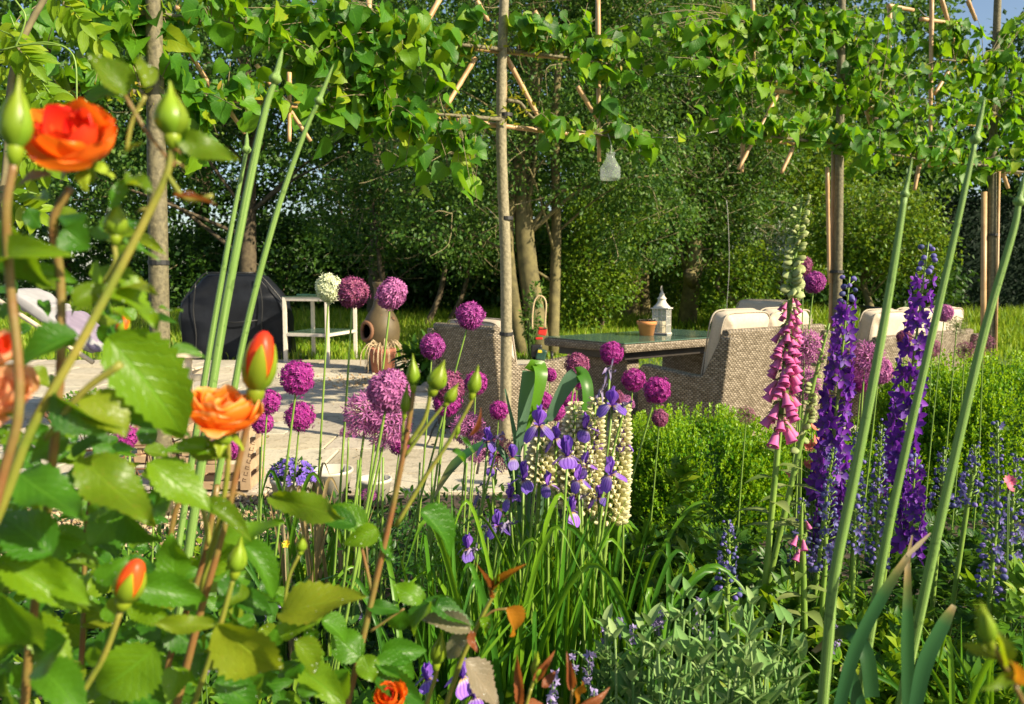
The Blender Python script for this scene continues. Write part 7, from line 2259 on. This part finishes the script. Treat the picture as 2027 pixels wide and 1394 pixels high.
RL = [
    ((244, 184), (192, 98), 60, .62, 'rose_olive'), ((285, 170), (292, 100), 40, .62, 'rose_olive'), ((238, 186), (160, 182), 40, .62, 'rose_leaf'), ((352, 272), (474, 322), 48, .62, 'rose_olive'),
    ((345, 280), (372, 250), 30, .62, 'rose_leaf'), ((100, 348), (28, 356), 26, .60, 'rose_grey'), ((350, 390), (424, 390), 18, .61, 'rose_bronze'), ((15, 440), (60, 592), 92, .58, 'rose_leaf'), ((128, 455), (172, 492), 62, .60, 'rose_leaf'),
    ((198, 532), (310, 662), 82, .66, 'rose_leaf'), ((236, 478), (320, 506), 32, .64, 'rose_leaf'), ((205, 545), (318, 590), 50, .67, 'rose_olive'), ((150, 668), (18, 702), 62, .59, 'rose_leaf'), ((222, 678), (388, 852), 128, .64, 'rose_leaf'), ((112, 782), (212, 880), 64, .6, 'rose_leaf'),
    ((230, 822), (378, 848), 52, .66, 'rose_leaf'), ((178, 782), (252, 856), 84, .62, 'rose_olive'), ((160, 470), (120, 400), 46, .62, 'rose_leaf'), ((0, 520), (70, 470), 60, .57, 'rose_leaf'), ((150, 600), (215, 560), 44, .62, 'rose_olive'), ((60, 540), (150, 545), 30, .62, 'rose_leaf'),
    ((260, 350), (300, 395), 40, .62, 'rose_olive'), ((245, 360), (215, 420), 26, .62, 'rose_leaf'), ((250, 300), (285, 285), 30, .62, 'rose_olive'), ((95, 400), (60, 375), 30, .6, 'rose_leaf'),
    ((40, 940), (172, 1040), 90, .62, 'rose_leaf'), ((168, 912), (302, 1046), 98, .64, 'rose_olive'), ((300, 920), (424, 1006), 74, .72, 'rose_leaf'), ((408, 1000), (500, 1046), 42, .76, 'rose_olive'), ((98, 1092), (-5, 1008), 94, .62, 'rose_leaf'), ((82, 1105), (8, 1090), 38, .62, 'rose_olive'),
    ((14, 1116), (142, 1192), 68, .62, 'rose_leaf'), ((74, 1110), (172, 1196), 54, .64, 'rose_leaf'), ((8, 1180), (62, 1322), 134, .58, 'rose_leaf'), ((58, 1220), (142, 1322), 64, .66, 'rose_leaf'), ((346, 1148), (340, 1052), 62, .74, 'rose_leaf'), ((250, 1022), (292, 1088), 70, .76, 'rose_leaf'),
    ((274, 1160), (410, 1182), 62, .72, 'rose_leaf'), ((258, 1196), (336, 1236), 48, .72, 'rose_leaf'), ((302, 1288), (188, 1388), 112, .70, 'rose_leaf'), ((443, 1066), (566, 1038), 48, .80, 'rose_leaf'), ((488, 1082), (562, 1170), 52, .80, 'rose_leaf'),
    ((543, 984), (692, 1022), 48, .86, 'rose_olive'), ((700, 1040), (610, 1005), 44, .88, 'rose_leaf'), ((560, 1214), (712, 1168), 84, .78, 'rose_olive'), ((438, 1238), (560, 1362), 112, .68, 'rose_olive'), ((420, 1236), (300, 1240), 32, .70, 'rose_olive'), ((588, 1270), (642, 1332), 52, .76, 'rose_olive'), ((560, 1260), (622, 1208), 60, .80, 'rose_leaf'),
    ((90, 1060), (166, 1096), 54, .66, 'rose_leaf'), ((200, 1152), (242, 1108), 42, .7, 'rose_leaf'), ((470, 1180), (540, 1210), 44, .82, 'rose_leaf'), ((410, 890), (340, 880), 34, .74, 'rose_leaf'), ((410, 885), (420, 905), 22, .74, 'rose_olive'), ((380, 890), (450, 900), 46, .76, 'rose_olive'),
    ((130, 1270), (30, 1330), 90, .60, 'rose_leaf'), ((90, 1330), (160, 1394), 80, .62, 'rose_leaf'), ((10, 1330), (-10, 1420), 80, .58, 'rose_leaf'), ((260, 1360), (330, 1420), 70, .72, 'rose_leaf'), ((430, 1350), (520, 1400), 60, .74, 'rose_leaf'), ((200, 930), (130, 960), 50, .72, 'rose_leaf'), ((130, 870), (60, 900), 50, .66, 'rose_leaf'),
    ((230, 1010), (180, 1090), 60, .8, 'rose_leaf'), ((300, 1010), (350, 960), 50, .82, 'rose_leaf'), ((430, 1110), (470, 1050), 40, .86, 'rose_leaf'), ((330, 1240), (400, 1290), 60, .84, 'rose_leaf'), ((200, 1290), (250, 1240), 50, .86, 'rose_leaf'), ((600, 1330), (680, 1380), 60, .86, 'rose_leaf'), ((520, 1340), (470, 1394), 60, .82, 'rose_leaf'),
    ((340, 700), (400, 690), 30, .7, 'rose_leaf'), ((150, 905), (215, 850), 40, .7, 'rose_leaf'), ((640, 1230), (700, 1260), 50, .9, 'rose_leaf'),
]
for l in RL:
    leaflet(bush, *l[:4], l[4])
for i in range(120):
    px, py = R.uniform(-20, 500), R.uniform(900, 1400)
    if (py < 1100 and px > 230) or (py < 1000 and px > 120):
        continue
    a = R.uniform(0, 2 * PI)
    L = R.uniform(45, 85)
    leaflet(bush, (px, py), (px + L * math.cos(a), py + 0.7 * L * math.sin(a)), L * 0.68, R.uniform(0.72, 1.15), 'rose_leaf' if R.random() < 0.8 else 'rose_olive')

for i in range(90):
    px, py = R.uniform(-20, 330), R.uniform(420, 960)
    if px > 330 - 0.12 * abs(py - 700) or R.random() < 0.25:
        continue
    a = R.uniform(0, 2 * PI)
    L = R.uniform(30, 62)
    leaflet(bush, (px, py), (px + L * math.cos(a), py + 0.7 * L * math.sin(a)), L * 0.62, R.uniform(0.66, 1.0), 'rose_leaf' if R.random() < 0.65 else 'rose_olive')
for i in range(190):
    px, py = R.uniform(-20, 640), R.uniform(1060, 1400)
    if py < 1140 and px > 260:
        continue
    a = R.uniform(0, 2 * PI)
    L = R.uniform(34, 62)
    leaflet(bush, (px, py), (px + L * math.cos(a), py + 0.7 * L * math.sin(a)), L * 0.62, R.uniform(0.8, 1.25), 'rose_leaf' if R.random() < 0.85 else 'rose_olive')

for i in range(70):
    px, py = R.uniform(-20, 300), R.uniform(840, 1040)
    a = R.uniform(0, 2 * PI)
    L = R.uniform(32, 60)
    leaflet(bush, (px, py), (px + L * math.cos(a), py + 0.7 * L * math.sin(a)), L * 0.62, R.uniform(0.75, 1.1), 'rose_leaf' if R.random() < 0.8 else 'rose_olive')

# second rose with the group of green buds
bush2 = thing('rose_bush', 'slender rose in the lower middle with tall green buds and orange young leaves', 'rose', (P(740, 1500, 1.0).x, 1.02, 0))
e = .95
stem_tube(bush2, [(688, 1394, e), (735, 1190, e), (778, 1000, e), (800, 890, e), (815, 800, e), (818, 770, e)], [8, 7, 6, 4.5], 'rose_stem_r', True, thorns=4)
stem_tube(bush2, [(783, 1042, e), (838, 950, e), (888, 875, e), (930, 800, e), (933, 790, e)], [5, 4, 3.5], 'rose_stem_g')
stem_tube(bush2, [(808, 880, e), (840, 830, e), (853, 775, e)], [4.5, 4], 'rose_stem_g')
stem_tube(bush2, [(800, 905, e), (840, 850, e), (880, 800, e)], [4, 3], 'rose_stem_g')
stem_tube(bush2, [(795, 920, e), (798, 850, e), (800, 825, e)], [4, 3], 'rose_stem_g')
stem_tube(bush2, [(738, 1180, e), (722, 1110, e), (712, 1070, e)], [4, 3], 'rose_stem_r')
stem_tube(bush2, [(733, 1250, e), (770, 1225, e), (800, 1205, e)], [3, 2], 'rose_stem_r')
rose_bud(bush2, (818, 776), (817, 700), 24, e, 'green')
rose_bud(bush2, (854, 782), (880, 712), 36, e - .02, 'green')
rose_bud(bush2, (800, 830), (806, 758), 18, e, 'green')
rose_bud(bush2, (880, 804), (908, 758), 22, e, 'green')
rose_bud(bush2, (933, 790), (947, 722), 25, e, 'green')
rose_bud(bush2, (903, 868), (910, 830), 9, e, 'green')
e2 = 1.0
stem_tube(bush2, [(884, 1394, e2), (914, 1305, e2), (942, 1245, e2), (962, 1205, e2), (984, 1165, e2)], [6.5, 5.5, 4], 'rose_stem_g', True)
stem_tube(bush2, [(945, 1235, e2), (975, 1210, e2), (1004, 1205, e2)], 2.5, 'rose_stem_r')
stem_tube(bush2, [(845, 1394, e2), (862, 1340, e2), (866, 1310, e2)], 4.5, 'rose_stem_g', True)
rose_bud(bush2, (862, 1325), (876, 1250), 30, e2, 'green', 0.2)
rose_bloom(bush2, P(772, 1394, .92), (0.05, -0.5, 0.85), 0.019, lay_open, [M['rose_in'], M['rose_in'], M['rose_out'], M['rose_out'], M['rose_out']], label='orange red bloom at the bottom')
for l in [((836, 1014), (920, 1082), 66, .95, 'rose_leaf'), ((745, 1050), (688, 1076), 42, .95, 'rose_leaf'), ((750, 1058), (786, 1112), 34, .95, 'rose_leaf'), ((722, 1040), (648, 1000), 50, .95, 'rose_leaf'), ((836, 1186), (772, 1160), 40, .97, 'rose_leaf'), ((850, 1196), (808, 1244), 62, .97, 'rose_leaf'), ((846, 1190), (946, 1236), 40, .98, 'rose_leaf'), ((870, 1180), (880, 1215), 40, .98, 'rose_leaf'),
          ((926, 1246), (838, 1214), 38, .98, 'rose_grey'), ((922, 1260), (880, 1302), 44, .98, 'rose_grey'), ((928, 1250), (940, 1290), 22, .98, 'rose_bronze'), ((924, 1312), (996, 1400), 64, .97, 'rose_grey'), ((1004, 1206), (1040, 1264), 50, .99, 'rose_orange'), ((980, 1166), (1010, 1124), 17, .99, 'rose_orange'), ((968, 1178), (966, 1126), 13, .99, 'rose_bronze'), ((984, 1166), (986, 1120), 8, .99, 'rose_leaf'),
          ((745, 1310), (832, 1332), 48, .93, 'rose_leaf'), ((745, 1330), (842, 1394), 50, .93, 'rose_leaf'), ((712, 1300), (652, 1250), 62, .93, 'rose_leaf'), ((720, 1300), (742, 1352), 44, .93, 'rose_leaf'), ((730, 1200), (796, 1208), 28, .95, 'rose_leaf'), ((950, 1226), (974, 1262), 28, .99, 'rose_leaf'), ((800, 1210), (770, 1250), 44, .96, 'rose_leaf'), ((690, 1330), (640, 1394), 60, .9, 'rose_leaf'), ((760, 1290), (840, 1290), 50, .95, 'rose_leaf'),
          ((895, 895), (930, 910), 14, .95, 'rose_leaf'), ((912, 865), (945, 900), 10, .95, 'rose_leaf'), ((930, 860), (962, 815), 9, .95, 'rose_bronze')]:
    leaflet(bush2, *l[:4], l[4])
bush3 = thing('rose_shoot', 'bronze red young rose shoots with a green bud at the bottom centre', 'rose', (P(1050, 1500, 1.0).x, 1.0, 0))
stem_tube(bush3, [(1040, 1400, 1.0), (1052, 1360, 1.0), (1064, 1330, 1.0)], 4, 'rose_stem_g', True)
stem_tube(bush3, [(1130, 1400, 1.0), (1132, 1370, 1.0), (1130, 1330, 1.0)], 3, 'rose_stem_r', True)
rose_bud(bush3, (1060, 1350), (1064, 1290), 22, 1.0, 'green', 0.3)
for l in [((1028, 1394), (1025, 1308), 18, 1.0, 'rose_bronze'), ((1062, 1345), (1090, 1300), 16, 1.0, 'rose_bronze'), ((1075, 1360), (1098, 1330), 18, 1.0, 'rose_bronze'), ((1130, 1360), (1128, 1310), 18, 1.0, 'rose_bronze'), ((1140, 1394), (1148, 1345), 12, 1.0, 'rose_orange'), ((1150, 1394), (1208, 1376), 20, 1.0, 'rose_bronze'), ((1040, 1394), (1080, 1394), 20, 1.0, 'rose_bronze')]:
    leaflet(bush3, *l[:4], l[4])
bush4 = thing('rose_shoot', 'blurred yellow green rose bud and leaves at the lower right corner', 'rose', (P(2010, 1500, .5).x, .5, 0))
stem_tube(bush4, [(2040, 1420, .5), (2005, 1350, .5), (1965, 1275, .5)], [7, 5], 'rose_stem_r', True)
rose_bud(bush4, (1962, 1285), (1940, 1190), 34, .5, 'green', 0.3)
for l in [((1985, 1310), (1905, 1270), 28, .5, 'rose_olive'), ((1985, 1315), (1990, 1240), 24, .5, 'rose_olive'), ((2005, 1350), (2030, 1310), 24, .5, 'rose_orange'), ((2000, 1340), (1960, 1360), 22, .5, 'rose_olive')]:
    leaflet(bush4, *l[:4], l[4])

# dew on the nearest rose leaves
M['dew'] = glassmat('dew', (0.9, 0.95, 0.9), 0.35, 0.02)
SPV = np.array([[1, 0, 0], [-1, 0, 0], [0, 1, 0], [0, -1, 0], [0, 0, 0.8], [0.7, 0.7, 0.3], [-0.7, 0.7, 0.3], [0.7, -0.7, 0.3], [-0.7, -0.7, 0.3]]) 
SPF = np.array([[4, 0, 5], [4, 5, 2], [4, 2, 6], [4, 6, 1], [4, 1, 8], [4, 8, 3], [4, 3, 7], [4, 7, 0]])
for bsh in (bush, bush2):
    b = MB()
    for o in bsh.children:
        if not o.name.startswith('leaflet') or R.random() < 0.45:
            continue
        vs = o.data.vertices
        for k in range(R.randrange(2, 11)):
            v = vs[R.randrange(len(vs))].co
            v2 = vs[R.randrange(len(vs))].co
            f = R.random() * 0.25
            co = WM[o.name] @ (v * (1 - f) + Vector((v2.x, v.y, v2.z * 0.2 + v.z * 0.8)) * f)
            nz_ = (WM[o.name].to_3x3() @ Vector((0, 0, 1))).normalized()
            if nz_.z < 0:
                nz_ = -nz_
            xx = nz_.orthogonal().normalized()
            Rr = np.array(Matrix((xx, nz_.cross(xx), nz_)).transposed())
            b.add(SPV * R.uniform(0.0003, 0.0008) @ Rr.T + np.array(co + nz_ * 0.0003), SPF, 0)
    part('dew_drops', b.build('dew_drops', M['dew'], True), bsh, kind='stuff')
